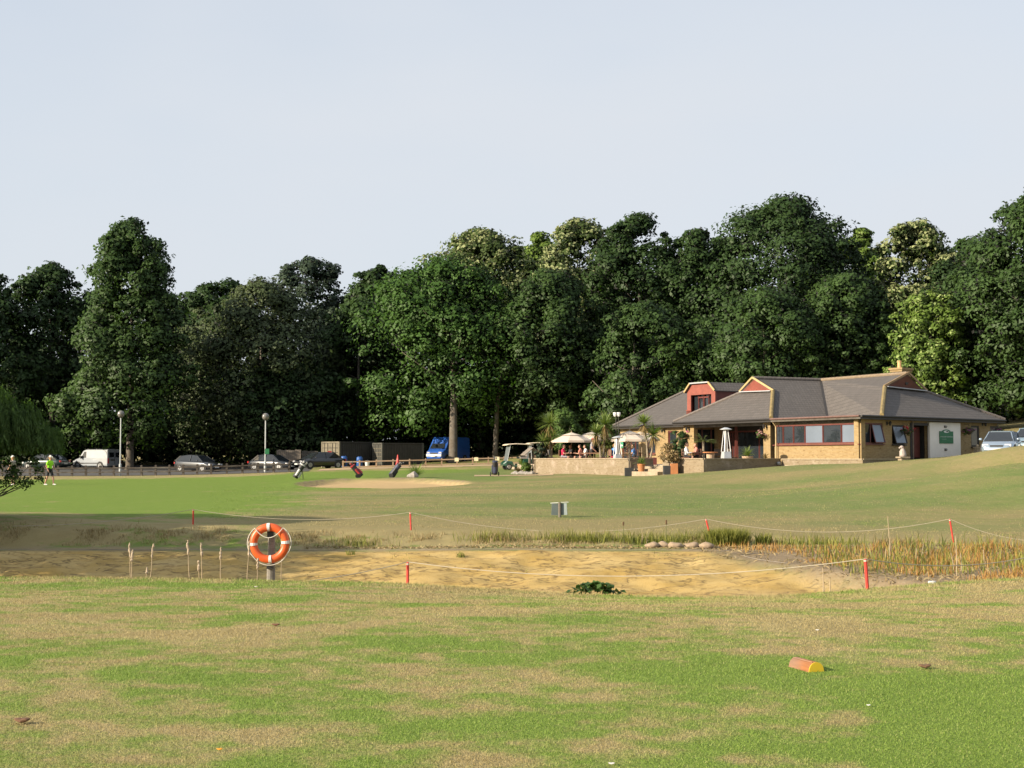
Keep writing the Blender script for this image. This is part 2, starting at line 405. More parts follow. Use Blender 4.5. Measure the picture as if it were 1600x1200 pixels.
# ------------------------------------------------------------------ ground sheet
ys = np.concatenate([np.linspace(-30, 4, 12), np.arange(5, 21, 0.3), np.arange(21, 46, 0.2), np.arange(46, 74, 0.55), np.arange(74, 86, 0.3), np.arange(86, 120, 0.7), np.arange(120, 170, 1.6), np.geomspace(175, 3500, 26)])
us = np.concatenate([np.linspace(-1.6, -0.42, 26), np.arange(-0.4, 0.4, 0.0024), np.linspace(0.42, 1.6, 26)])
GY, GU = np.meshgrid(ys, us, indexing='ij'); GX = GU * (GY + 42.0)
GZ = ground_z(GX.ravel(), GY.ravel()).reshape(GX.shape)
nr, nc = GX.shape
idx = np.arange(nr * nc).reshape(nr, nc)
quads = np.stack([idx[:-1, :-1], idx[:-1, 1:], idx[1:, 1:], idx[1:, :-1]], -1).reshape(-1, 4)
def np_mesh(name, verts, faces, mats, smooth=False, fattr=None):
    me = bpy.data.meshes.new(name)
    k = faces.shape[1]
    me.vertices.add(len(verts)); me.vertices.foreach_set('co', np.ascontiguousarray(verts, np.float32).ravel())
    me.loops.add(faces.size); me.loops.foreach_set('vertex_index', np.ascontiguousarray(faces, np.int32).ravel())
    me.polygons.add(len(faces)); me.polygons.foreach_set('loop_start', np.arange(0, faces.size, k, dtype=np.int32))
    if smooth: me.polygons.foreach_set('use_smooth', np.ones(len(faces), bool))
    for m in (mats if isinstance(mats, (list, tuple)) else [mats]): me.materials.append(m)
    if fattr:
        for an, vals in fattr.items():
            vals = np.ascontiguousarray(vals, np.float32)
            if vals.ndim == 2: a = me.attributes.new(an, 'FLOAT_VECTOR', 'FACE'); a.data.foreach_set('vector', vals.ravel())
            else: a = me.attributes.new(an, 'FLOAT', 'FACE'); a.data.foreach_set('value', vals)
    me.update(calc_edges=True); me.validate()
    return me

def grass_masks(x, y):
    """green: how lush; sand: yellow basin; mud: dark bed; kept as properties of the ground itself"""
    g = np.full_like(x, 0.42)
    near = 1 - sstep(20, 23, y)
    g = g + near * (0.16 * sstep(15.5, 7, y) - 0.10 * sstep(12, 17, y) * sstep(-3, 3, x))
    px = 800 + F * x / np.maximum(y, 1)
    g = g + 0.75 * sstep(1.6, 2.8, x) * (1 - sstep(9.6, 10.6, y + 0.25 * wob(x, y, 2))) * sstep(3, 6, y) * sstep(1270, 1420, px)       # lush patch by the tee
    g = g + 0.30 * np.exp(-((x - 2.35) / 0.9) ** 2 - ((y - 10.9) / 0.55) ** 2)
    g = g - 0.16 * np.exp(-((y - 13.2) / 0.9) ** 2) * sstep(4, -3, x)
    # far side of the pond
    far = sstep(43, 46, y)
    g = np.where(y > 43, 0.36, g)
    g = g + far * 0.30 * np.exp(-((y - 58) / 5.0) ** 2) * sstep(500, 900, px)
    g = g + far * (0.62 * sstep(110, -110, px - (520 - (68 - y) * 6) + 90 * vnoise(x, y, 0.16, 5)) * sstep(46, 53, y + 0.012 * (px - 200)) * (1 - sstep(92, 97, y)))
    g = g + 0.5 * sstep(84, 87, y) * (1 - sstep(104, 110, y)) * (1 - sstep(760, 830, px)) * sstep(380, 470, px)
    g = g + 0.05 * sstep(60, 75, y) * sstep(800, 1000, px)
    g = g - 0.25 * sstep(96, 101, y) * (px < 450) * (px > -400) - 0.12 * sstep(70, 64, y) * sstep(60, 50, y) * 0
    inb = (x > BX0) * (x < BX1)
    rs = reed_side(x, y)
    edge = 0.5 * wob(x, y, 1.7) + 0.3 * wob(x, y, 4.0, 1)
    yl = (1 - rs) * sstep(23.2, 24.2, y + edge) * (1 - sstep(40.05, 40.25, y)) * inb
    mud = inb * (rs * sstep(25, 26.5, y + edge) * (1 - sstep(41.2, 42.2, y + edge)) + 0.5 * (1 - rs) * sstep(40.05, 40.25, y) * (1 - sstep(40.7, 41.5, y + 0.9 * edge)))
    bed = inb * (1 - rs) * np.exp(-((y - 31.5) / 1.6) ** 2)
    bank = inb * sstep(41.2, 42.0, y) * (1 - sstep(43.4, 45.0, y + edge))
    g = g - 0.22 * bank - 0.30 * sstep(42.5, 43.5, y) * (1 - sstep(47.0, 51.0, y + 1.2 * edge)) * sstep(150, 320, px)
    bk = bunker(x, y)
    snd = sstep(0.0, 0.06, bk)
    hill = sstep(95, 110, y) * sstep(26, 32, x)
    g = g - 0.2 * hill - 0.15 * sstep(22, 30, x) * sstep(45, 55, y)
    lip = sstep(-0.05, -0.01, bk) * (1 - sstep(0.02, 0.08, bk)) * sstep(80, 84, y)
    snd = snd * (1 - lip)
    return g, np.clip(yl, 0, 1), np.clip(mud + 0.9 * bed + lip, 0, 1), snd

m, t, b = _new('turf')
geo = N(t, 'ShaderNodeNewGeometry'); P = geo.outputs['Position']
zc = N(t, 'ShaderNodeAttribute', attribute_name='zone'); zs = N(t, 'ShaderNodeSeparateColor'); t.links.new(zc.outputs['Color'], zs.inputs[0])
zg = N(t, 'ShaderNodeAttribute', attribute_name='lush')
def turf_colour(t, P, lush):
    n1 = noise(t, P, 0.55, 5.0, 0.62); n2 = noise(t, P, 2.6, 4.0, 0.6); n3 = noise(t, P, 26.0, 3.0, 0.7); n4 = noise(t, P, 0.13, 2.0, 0.5)
    s = math_(t, 'ADD', math_(t, 'MULTIPLY', n1, 2.3), math_(t, 'MULTIPLY', n2, 1.5))
    s = math_(t, 'ADD', s, math_(t, 'MULTIPLY', n3, 0.35)); s = math_(t, 'ADD', s, math_(t, 'MULTIPLY', n4, 0.5))
    s = math_(t, 'ADD', math_(t, 'SUBTRACT', s, 2.325), lush)
    gr = rng(t, s, 0.15, 0.74, smooth=True)
    green = mixc(t, n2, (0.130, 0.215, 0.031), (0.208, 0.295, 0.056))
    n5 = noise(t, P, 1.1, 3.0, 0.6)
    dry = mixc(t, n5, (0.30, 0.232, 0.105), (0.44, 0.372, 0.185))
    c = mixc(t, gr, dry, green)
    n6 = noise(t, P, 70.0, 2.0, 0.7)
    c = mixc(t, rng(t, n6, 0.52, 0.75, 0, 0.3), c, (0.42, 0.36, 0.19))
    c = mixc(t, rng(t, n6, 0.46, 0.3, 0, 0.3), c, (0.06, 0.075, 0.014))
    c = mixc(t, 1.0, c, (ALB, ALB, ALB), 'MULTIPLY')
    return c, n3, n6
gc, n3, n6 = turf_colour(t, P, zg.outputs['Fac'])
f1 = noise(t, P, 0.24, 6.0, 0.62, (0.30, 1.0, 1.0)); f2 = noise(t, P, 1.6, 4.0, 0.6, (0.5, 1.0, 1.0))
fb = math_(t, 'ADD', f1, math_(t, 'MULTIPLY', math_(t, 'SUBTRACT', zg.outputs['Fac'], 0.42), 0.45))
olive = mixc(t, rng(t, fb, 0.40, 0.60), (0.29, 0.240, 0.112), (0.150, 0.200, 0.066)); olive = mixc(t, rng(t, f2, 0.4, 0.75, 0, 0.5), olive, (0.245, 0.235, 0.100))
f3 = noise(t, P, 9.0, 3.0, 0.7, (0.6, 1.0, 1.0)); olive = mixc(t, rng(t, f3, 0.5, 0.72, 0, 0.45), olive, (0.14, 0.155, 0.05)); olive = mixc(t, rng(t, f3, 0.46, 0.3, 0, 0.4), olive, (0.36, 0.31, 0.16))
olive = mixc(t, 1.0, olive, (ALB, ALB, ALB), 'MULTIPLY'); gc = mixc(t, math_(t, 'MULTIPLY', zc.outputs['Alpha'], 0.85), gc, olive)
# yellow liner sand with dark roots and scum lines
y1 = noise(t, P, 0.7, 6.0, 0.62); y2 = noise(t, P, 2.6, 5.0, 0.68); y3 = noise(t, P, 0.9, 4.0, 0.6, (0.6, 1.0, 1.0))
ysand = mixc(t, rng(t, y1, 0.35, 0.68), (0.50, 0.335, 0.105), (0.60, 0.44, 0.19))
ysand = mixc(t, rng(t, y2, 0.52, 0.66, 0, 0.8), ysand, (0.27, 0.18, 0.075))
ridge = math_(t, 'ABSOLUTE', math_(t, 'SUBTRACT', y3, 0.5))
ysand = mixc(t, rng(t, ridge, 0.0, 0.02, 0.75, 0.0), ysand, (0.13, 0.095, 0.05))
mudc = mixc(t, y2, (0.20, 0.150, 0.095), (0.38, 0.29, 0.18))
v1 = N(t, 'ShaderNodeTexVoronoi', Scale=9.0); t.links.new(P, v1.inputs['Vector'])
mudc = mixc(t, rng(t, v1.outputs['Distance'], 0.0, 0.5, 0.35, 0.0), mudc, (0.42, 0.37, 0.29))
bsand = mixc(t, y2, (0.47, 0.33, 0.165), (0.57, 0.42, 0.23))
ysand, mudc, bsand = [mixc(t, 1.0, q, (ALB, ALB, ALB), 'MULTIPLY') for q in (ysand, mudc, bsand)]
c = mixc(t, zs.outputs[0], gc, ysand); c = mixc(t, zs.outputs[1], c, mudc); c = mixc(t, zs.outputs[2], c, bsand)
t.links.new(c, b.inputs['Base Color']); b.inputs['Roughness'].default_value = 0.95; b.inputs['Specular IOR Level'].default_value = 0.1
hh = math_(t, 'ADD', math_(t, 'MULTIPLY', n6, 0.5), math_(t, 'ADD', n3, math_(t, 'MULTIPLY', y2, 1.2)))
bump(t, b, hh, 0.7, 0.03)
TURF = m
g_, yl_, mud_, snd_ = grass_masks(GX.ravel(), GY.ravel())
fair_ = (sstep(42, 46, GY + 1.5 * wob(GX, GY, 0.4)) * sstep(-110, 110, 800 + F * GX / np.maximum(GY, 1) - (545 - (68 - GY) * 6) + 90 * vnoise(GX, GY, 0.16, 5) + 45 * vnoise(GX, GY, 0.45, 6))).ravel()
me = np_mesh('ground', np.stack([GX, GY, GZ], -1).reshape(-1, 3), quads, TURF, smooth=True)
ca = me.attributes.new('zone', 'FLOAT_COLOR', 'POINT')
ca.data.foreach_set('color', np.stack([yl_, mud_, snd_, fair_], -1).astype(np.float32).ravel())
la = me.attributes.new('lush', 'FLOAT', 'POINT'); la.data.foreach_set('value', g_.astype(np.float32))
tag(link('ground', me), kind='structure')

# ------------------------------------------------------------------ trees
LEAF = {
 'dark':   leafmat('leaf_dark', (0.025, 0.056, 0.016), (0.065, 0.121, 0.033), nrm=True),
 'mid':    leafmat('leaf_mid', (0.033, 0.072, 0.018), (0.085, 0.152, 0.040), nrm=True),
 'bright': leafmat('leaf_bright', (0.043, 0.104, 0.018), (0.101, 0.202, 0.040), nrm=True),
 'olive':  leafmat('leaf_olive', (0.060, 0.090, 0.035), (0.132, 0.173, 0.078), nrm=True),
 'grey':   leafmat('leaf_grey', (0.038, 0.064, 0.038), (0.093, 0.134, 0.083), nrm=True),
 'bloom':  leafmat('leaf_bloom', (0.052, 0.090, 0.022), (0.120, 0.175, 0.049), (0.46, 0.50, 0.24), nrm=True),
 'lime':   leafmat('leaf_lime', (0.090, 0.166, 0.028), (0.205, 0.307, 0.058), (0.461, 0.563, 0.205), nrm=True),
 'willow': leafmat('leaf_willow', (0.096, 0.179, 0.038), (0.211, 0.346, 0.096), trans=0.5, nrm=True),
 'shrub':  leafmat('leaf_shrub', (0.065, 0.125, 0.026), (0.140, 0.240, 0.055), nrm=True),
}
BARK = wood('bark', (0.12, 0.095, 0.07), 0.95)
def unit(v): return v / np.maximum(np.linalg.norm(v, axis=1, keepdims=True), 1e-9)
def leaf_faces(p, nrm, size, asp=0.62, rg=RNG, along=None):
    """rhombic leaves at p with normals nrm"""
    n = len(p); nrm = unit(nrm)
    a = unit(np.cross(nrm, rg.normal(size=(n, 3)))) if along is None else unit(along - nrm * (along * nrm).sum(1, keepdims=True))
    b_ = np.cross(nrm, a); s = size[:, None]
    fold = nrm * s * 0.12
    v = np.stack([p - a * s * 0.5, p + b_ * s * asp * 0.5 + fold, p + a * s * 0.5, p - b_ * s * asp * 0.5 + fold], 1).reshape(-1, 3)
    f = np.arange(4 * n).reshape(n, 4)
    return v, f
def crown_mesh(rg, clumps, per, leaf, name, mat, bloom=0.0, top=None):
    """clumps: array (n,4) centre + radius"""
    n = len(clumps); tot = n * per
    ci = np.repeat(np.arange(n), per)
    d = unit(rg.normal(size=(tot, 3))); d[:, 2] = np.where(rg.random(tot) < 0.45, np.abs(d[:, 2]), d[:, 2])
    rr = clumps[ci, 3] * (0.55 + 0.5 * rg.random(tot) ** 0.7)
    # lumpy clump outline
    lump = 1 + 0.22 * np.sin(d[:, 0] * 5 + ci) * np.cos(d[:, 1] * 4 + ci * 1.7) + 0.15 * np.sin(d[:, 2] * 7 + ci * 0.6)
    p = clumps[ci, :3] + d * (rr * lump)[:, None] * np.array([1, 1, 0.78])
    nrm = d * 0.9 + rg.normal(size=(tot, 3)) * 0.55 + np.array([0, 0, 0.35])
    s = leaf * (0.65 + 0.75 * rg.random(tot))
    v, f = leaf_faces(p, nrm, s, 0.66, rg)
    ct = rg.random(n)
    tint = np.clip(0.12 + 0.50 * ct[ci] + 0.26 * rg.random(tot), 0, 1)
    cc = clumps[:, :3].mean(0); cc[2] -= 0.15 * np.ptp(clumps[:, 2]); cd = unit(p - cc)
    fa = {'tint': tint, 'nrm': unit(d * 0.75 + cd * 0.45 + np.array([0, 0, 0.18]) + unit(nrm) * 0.16 + rg.normal(size=(tot, 3)) * 0.05)}
    if bloom > 0:
        cb = np.clip(rg.normal(0.5, 0.3, n), 0, 1)[ci]
        up = np.clip(d[:, 2] * 0.7 + 0.5, 0, 1)
        fa['bloom'] = ((rg.random(tot) < bloom * cb * 2.2 * up) & (rr > clumps[ci, 3] * 0.74)).astype(np.float32) * (0.6 + 0.4 * rg.random(tot))
    return np_mesh(name, v, f, mat, fattr=fa)

SHAPES = {
 'round': lambda t: np.sqrt(np.clip(1 - (2 * t - 1) ** 2, 0, 1)) ** 0.8,
 'dome':  lambda t: np.where(t < 0.35, 0.78 + 0.22 * t / 0.35, np.sqrt(np.clip(1 - ((t - 0.35) / 0.65) ** 2, 0, 1))),
 'cone':  lambda t: np.where(t < 0.16, 0.75 + 1.5 * t, np.where(t < 0.62, 1.0 - 0.36 * (t - 0.16) / 0.46, np.sqrt(np.clip(1 - ((t - 0.62) / 0.385) ** 2, 0, 1)) ** 0.8 * 0.64)),
 'wall':  lambda t: np.where(t < 0.6, 0.95, np.sqrt(np.clip(1 - ((t - 0.6) / 0.4) ** 2, 0, 1)) * 0.95),
}
def make_tree(label, px, ptop, pbot, hw, Y, kind, shape='dome', leaves=26000, leaf=0.42, trunk=0.35, seed=1, group=None, bloom=0.0, nclump=110, name='tree', tpx=None, depth=None, back=0.0):
    rg = np.random.default_rng(seed)
    x = xat(px, Y); zg_ = gz(x, Y) - 0.1
    zt = zat(ptop, Y); zb = max(zat(pbot + 12, Y), zg_ + 0.3); Rr = hw * (1.2 if shape != 'dome' else 1.36) * Y / F; H = zt - zb
    Rd = depth if depth else Rr
    root = empty(name, (x, Y, zg_), 0, label, 'tree', group)
    t = 1 - rg.random(nclump) ** 1.05; a = rg.random(nclump) * 2 * math.pi
    q = np.sqrt(0.30 + 0.70 * rg.random(nclump))
    pr = SHAPES[shape](t)
    cr = np.clip(Rr * (0.20 + 0.14 * rg.random(nclump)), 0.6, 3.0) * (0.6 + 0.45 * pr)
    rad = np.maximum(pr - 0.13, 0.0) * q
    c = np.stack([rad * Rr * np.cos(a), rad * Rd * np.sin(a), (zb - zg_) + 0.6 + t * (H - 1.1)], -1)
    ang = 1 + 0.16 * np.sin(a * 3 + seed) ; c[:, :2] *= ang[:, None]
    c[:, 1] += back
    cl = np.concatenate([c, cr[:, None]], 1)
    # ragged sprigs standing proud of the outline
    ns = nclump // 3
    t2 = 0.25 + 0.75 * rg.random(ns); a2 = rg.random(ns) * 2 * math.pi; p2 = SHAPES[shape](t2)
    s2 = np.stack([p2 * Rr * 1.0 * np.cos(a2), p2 * Rd * np.sin(a2), (zb - zg_) + t2 * (H - 0.3), 0.35 + 0.5 * rg.random(ns)], -1)
    s2[:, :2] *= (1 + 0.16 * np.sin(a2 * 3 + seed))[:, None]
    s2[:, 1] += back
    pa = int(leaves * 0.86 / nclump); pb = int(leaves * 0.14 / ns)
    m1 = crown_mesh(rg, cl, pa, leaf, 'crown', LEAF[kind], bloom)
    link('crown', m1, root)
    m2 = crown_mesh(rg, s2, pb, leaf * 0.85, 'twigs', LEAF[kind], bloom)
    link('twigs', m2, root)
    mb = MB()
    tx = (xat(tpx, Y) - x) if tpx is not None else rg.normal() * 0.3
    top = Vector((0, 0, (zb - zg_) + 0.72 * H)); b0 = Vector((tx, 0, 0))
    top.y = back * 0.8; top.x = tx * 0.75 if tpx is not None else 0.0
    mid = b0.lerp(top, 0.35) + Vector((rg.normal() * 0.25, rg.normal() * 0.25, 0)); mid.x = b0.x * (0.97 if tpx is not None else 0.75)
    mb.tube([b0, b0 + Vector((0, 0, 0.5)), mid, b0.lerp(top, 0.7), top], [trunk * 1.35, trunk, trunk * 0.8, trunk * 0.45, 0.06], 9)
    for k in range(9):
        f = 0.28 + 0.6 * rg.random(); st = b0.lerp(top, f) if f > 0.35 else mid.lerp(top, f * 0.3)
        an = rg.random() * 6.283; ln = Rr * (0.45 + 0.4 * rg.random()) * (1.15 - f * 0.6)
        en = st + Vector((math.cos(an) * ln, math.sin(an) * ln, ln * (0.25 + 0.5 * rg.random())))
        mb.tube([st, st.lerp(en, 0.5) + Vector((0, 0, -0.08 * ln)), en], [trunk * 0.42 * (1.1 - f), trunk * 0.25 * (1.1 - f), 0.03], 6)
    mb.build('trunk', BARK, root, smooth=True)
    return root

WG = 'trees of the wood behind the clubhouse'
TREES = [
 # label, px, top, bottom, halfwidth, Y, kind, shape, leaves, leaf, trunk, seed, bloom, nclump, tpx
 ('dark tree cut by the left picture edge, behind the willow', -20, 428, 690, 62, 136, 'dark', 'dome', 24000, 0.44, 0.35, 1, 0, 100, None),
 ('dark pointed tree between the left picture edge and the tallest one there', 74, 417, 690, 66, 142, 'dark', 'dome', 26000, 0.44, 0.35, 2, 0, 110, None),
 ('tall tree with narrow airy top standing over the white van', 203, 344, 692, 88, 130, 'mid', 'cone', 40000, 0.40, 0.38, 3, 0, 150, 203),
 ('low dark tree showing above the olive one, right of the tallest left tree', 338, 436, 640, 62, 160, 'dark', 'dome', 18000, 0.50, 0.3, 4, 0, 80, None),
 ('olive green rounded tree over the silver car', 405, 447, 705, 98, 140, 'olive', 'dome', 34000, 0.40, 0.35, 5, 0, 130, None),
 ('greyish dome-topped tree peeping over the olive one', 482, 403, 620, 60, 158, 'grey', 'round', 20000, 0.46, 0.3, 6, 0, 90, None),
 ('shaded dark tree low behind the black cars', 455, 560, 706, 80, 139, 'dark', 'dome', 22000, 0.42, 0.3, 7, 0, 90, None),
 ('dark tree with knobbly top left of the broad bright green oak', 588, 412, 640, 50, 150, 'dark', 'dome', 18000, 0.46, 0.3, 8, 0, 80, None),
 ('dense green tree overhanging the storage containers', 560, 470, 698, 68, 144, 'mid', 'dome', 26000, 0.40, 0.3, 9, 0, 100, None),
 ('broad bright green oak rising above the blue van', 690, 398, 664, 104, 131, 'bright', 'dome', 46000, 0.40, 0.42, 10, 0, 160, 708),
 ('cream-flowered chestnut crown showing behind the bright green oak', 752, 364, 560, 82, 152, 'bloom', 'dome', 24000, 0.46, 0.35, 11, 0.45, 90, None),
 ('small yellowish green crown between the two cream-flowered chestnuts', 841, 364, 560, 40, 160, 'lime', 'dome', 12000, 0.50, 0.3, 12, 0.05, 60, None),
 ('cream-flowered chestnut left of the twin dark tops above the parasols', 903, 346, 560, 66, 148, 'bloom', 'dome', 26000, 0.44, 0.35, 13, 0.6, 90, None),
 ('mid green tree with a bare pale trunk beside the golf buggy', 860, 425, 655, 72, 135, 'mid', 'dome', 30000, 0.40, 0.26, 14, 0, 110, 774),
 ('tall dark tree with twin tops above the terrace parasols', 1000, 338, 640, 72, 141, 'dark', 'dome', 32000, 0.42, 0.4, 15, 0, 120, None),
 ('dark bushy tree directly behind the red dormer', 1012, 470, 690, 66, 126, 'mid', 'dome', 26000, 0.38, 0.3, 16, 0, 100, 985),
 ('dark tree filling the gap right of the twin-topped one', 1092, 360, 640, 60, 139, 'dark', 'dome', 24000, 0.42, 0.35, 17, 0, 100, None),
 ('broadest dark oak with highest crown above the clubhouse roof', 1232, 320, 640, 118, 137, 'dark', 'dome', 48000, 0.42, 0.5, 18, 0, 170, None),
 ('mid green tree just above the middle of the clubhouse ridge', 1195, 455, 640, 84, 124, 'mid', 'dome', 32000, 0.38, 0.35, 19, 0, 120, None),
 ('dull green tree above the roof valley, left of the chimney', 1325, 430, 640, 72, 126, 'mid', 'dome', 28000, 0.38, 0.35, 20, 0, 110, None),
 ('small pale crown between the broadest oak and the chestnut above the chimney', 1352, 357, 560, 42, 150, 'lime', 'dome', 12000, 0.48, 0.3, 21, 0.08, 60, None),
 ('cream-flowered chestnut standing above the chimney', 1440, 341, 600, 64, 134, 'bloom', 'dome', 30000, 0.42, 0.4, 22, 0.65, 100, None),
 ('bright yellow-green chestnut just behind the chimney', 1456, 452, 660, 50, 116, 'lime', 'wall', 26000, 0.36, 0.3, 23, 0.22, 100, None),
 ('dark tree behind the roof above the parked silver car', 1536, 372, 668, 64, 120, 'dark', 'dome', 30000, 0.38, 0.35, 24, 0, 110, None),
 ('tallest dark tree cut by the right picture edge', 1628, 300, 655, 86, 112, 'mid', 'dome', 38000, 0.38, 0.45, 25, 0, 130, None),
 ('dark tree at the back between the twin-topped tree and the broadest oak', 1130, 372, 640, 60, 158, 'mid', 'dome', 16000, 0.5, 0.35, 26, 0, 80, None),
 ('dark tree in the second row between the chestnut and the right edge', 1520, 378, 640, 66, 142, 'mid', 'dome', 16000, 0.5, 0.35, 27, 0, 80, None),
 ('dark tree in the second row behind the white van', 140, 470, 690, 80, 158, 'dark', 'dome', 16000, 0.52, 0.35, 28, 0, 80, None),
 ('dark tree in the second row behind the mid green one by the buggy', 900, 420, 690, 70, 160, 'dark', 'dome', 16000, 0.52, 0.35, 29, 0, 80, None),
 ('dark second-row tree behind the olive one', 300, 455, 700, 80, 168, 'mid', 'dome', 11000, 0.62, 0.3, 30, 0, 70, None),
 ('dark second-row tree behind the gap left of the bright green oak', 640, 430, 700, 80, 168, 'mid', 'dome', 11000, 0.62, 0.3, 31, 0, 70, None),
 ('dark second-row tree straight behind the bright green oak', 745, 400, 700, 80, 170, 'mid', 'dome', 11000, 0.62, 0.3, 32, 0, 70, None),
 ('dark second-row tree behind the twin-topped tree', 975, 390, 700, 80, 166, 'mid', 'dome', 11000, 0.62, 0.3, 33, 0, 70, None),
 ('dark second-row tree behind the right half of the broadest oak', 1300, 380, 680, 80, 160, 'mid', 'dome', 11000, 0.6, 0.3, 34, 0, 70, None),
]
for (lb, px, tp, bt, hw, Y, kd, sh, nl, lf, tr, sd, bl, ncl, tpx) in TREES:
    make_tree(lb, px, tp, bt, hw, Y, kd, sh, int(nl * 1.2), lf * 0.83, tr, sd, WG, bl, ncl, tpx=tpx, back=6.0 if lb.startswith('broad bright') else 0.0)

# trees beyond the left edge, known by the shade they throw over the pond and the wood
make_tree('tree beyond the left picture edge throwing shade over the pond', -705, 452, 800, 190, 38, 'mid', 'dome', 16000, 0.28, 0.2, 41, None, 0, 80)
make_tree('smaller tree beyond the left picture edge shading the pond basin', -560, 470, 900, 270, 33.5, 'mid', 'dome', 16000, 0.26, 0.18, 42, None, 0, 80)

# undergrowth in the deep shade of the wood
rg = np.random.default_rng(90)
nb = 620
ux = rg.uniform(-62, 62, nb); uy = 150 + 22 * rg.random(nb) - 0.12 * np.abs(ux) - np.where(ux > 8, 14, 0)
uz = ground_z(ux, uy) + 0.5 + 9.5 * rg.random(nb) ** 1.4
cl = np.stack([ux, uy, uz, 1.5 + 1.3 * rg.random(nb)], -1)
tag(link('undergrowth', crown_mesh(rg, cl, 170, 0.62, 'undergrowth', LEAF['dark'])), 'dark shrubby undergrowth between the trunks of the wood', 'undergrowth', None, 'stuff')

# weeping willow at the left edge of the pond
def willow():
    rg = np.random.default_rng(55)
    Y = 44.0; x0 = xat(-55, Y); z0 = gz(x0, Y)
    root = empty('willow_tree', (x0, Y, z0), 0, 'weeping willow cut by the left picture edge above the pond bank', 'tree')
    zt = zat(592, Y) - z0
    P, NN, AL, S, T = [], [], [], [], []
    mb = MB(); mb.tube([(0, 0, -0.2), (0.05, 0, 0.8), (0.15, 0.05, 1.6), (0.2, 0.1, zt * 0.75)], [0.24, 0.18, 0.14, 0.04], 8)
    for k in range(30):
        an = rg.random() * 6.283; rr = 0.9 + 1.9 * rg.random()
        mb.tube([(0.15, 0.05, 1.3 + rg.random()), (math.cos(an) * rr * 0.5, math.sin(an) * rr * 0.5, zt * 0.72), (math.cos(an) * rr, math.sin(an) * rr, zt * (0.86 - 0.09 * rr))], [0.06, 0.035, 0.012], 5)
    NR = []
    lobes = [(0.0, 0.0, 1.0, 1.25)] + [(rg.uniform(-2.0, 2.0), rg.uniform(-1.8, 1.8), 0, rg.uniform(0.6, 1.0)) for _ in range(15)] + [(1.75, -0.4, 0.76, 0.8), (2.2, -0.2, 0.66, 0.7), (1.4, 0.6, 0.86, 0.8), (0.8, -0.6, 0.97, 0.9), (1.9, 0.7, 0.68, 0.7), (2.5, -0.6, 0.56, 0.55), (1.1, -1.5, 0.8, 0.7), (1.2, -0.8, 0.84, 0.8), (2.5, 0.2, 0.50, 0.5), (2.0, -0.9, 0.5, 0.6), (0.6, -1.2, 0.9, 0.8)]
    lobes += [(rg.uniform(-7.0, -0.5), rg.uniform(-3.2, 2.2), 0.88 + 0.14 * rg.random(), rg.uniform(0.9, 1.3)) for _ in range(20)]
    for lx, ly, lh, lr in lobes:
        if lh == 0: lh = 1.0 - 0.075 * (lx * lx + ly * ly) + rg.normal() * 0.04
        for k in range(int(125 * lr)):
            an = rg.random() * 6.283; q = math.sqrt(rg.random())
            px_, py_ = lx + lr * q * math.cos(an), ly + lr * q * math.sin(an)
            top = zt * lh - 0.55 * lr * q ** 2 + rg.normal() * 0.06
            ln = min(0.4 + 1.7 * rg.random() ** 1.3 * (0.4 + q), top - (1.7 + 0.35 * rg.random() - z0))
            if ln < 0.15: continue
            nl = int(ln / 0.04); tt = np.linspace(0, 1, nl); sway = 0.20 * tt ** 1.4
            pos = np.stack([px_ + math.cos(an) * sway + 0.02 * rg.normal(size=nl), py_ + math.sin(an) * sway + 0.02 * rg.normal(size=nl), top - ln * tt], -1)
            P.append(pos); AL.append(np.stack([rg.normal(size=nl) * 0.5 + math.cos(an) * 0.3, rg.normal(size=nl) * 0.5 + math.sin(an) * 0.3, -np.ones(nl)], -1))
            NN.append(rg.normal(size=(nl, 3)) + np.array([math.cos(an), math.sin(an), 0.5]) * 0.9)
            NR.append(np.array([math.cos(an) * q + lx * 0.3, math.sin(an) * q + ly * 0.3, 0.7]) * (1 - 0.0 * tt[:, None]) + np.stack([np.zeros(nl), np.zeros(nl), -0.7 * tt], -1) + rg.normal(size=(nl, 3)) * 0.25)
            S.append(0.11 + 0.06 * rg.random(nl)); T.append(np.clip(rg.random() * 0.5 + 0.5 * rg.random(nl), 0, 1))
    v, f = leaf_faces(np.concatenate(P), np.concatenate(NN), np.concatenate(S), 0.26, rg, np.concatenate(AL))
    link('crown', np_mesh('crown', v, f, LEAF['willow'], fattr={'tint': np.concatenate(T), 'nrm': unit(np.concatenate(NR))}), root)
    mb.build('trunk', BARK, root, smooth=True)
    # loose leafy spray low on the right of the trunk
    c2 = []
    for k in range(22):
        c2.append((rg.uniform(0.3, 2.3), rg.uniform(-0.8, 0.8), 0.95 + 0.75 * rg.random(), 0.16 + 0.14 * rg.random()))
    link('low_spray', crown_mesh(rg, np.array(c2), 70, 0.085, 'low_spray', LEAF['willow']), root)
    sp = MB()
    for k in range(12):
        e = c2[k]; sp.tube([(0.05, 0, 0.35), (e[0] * 0.5, e[1] * 0.5, 0.62), (e[0], e[1], e[2])], [0.035, 0.02, 0.006], 5)
    sp.build('branch', BARK, root)
willow()

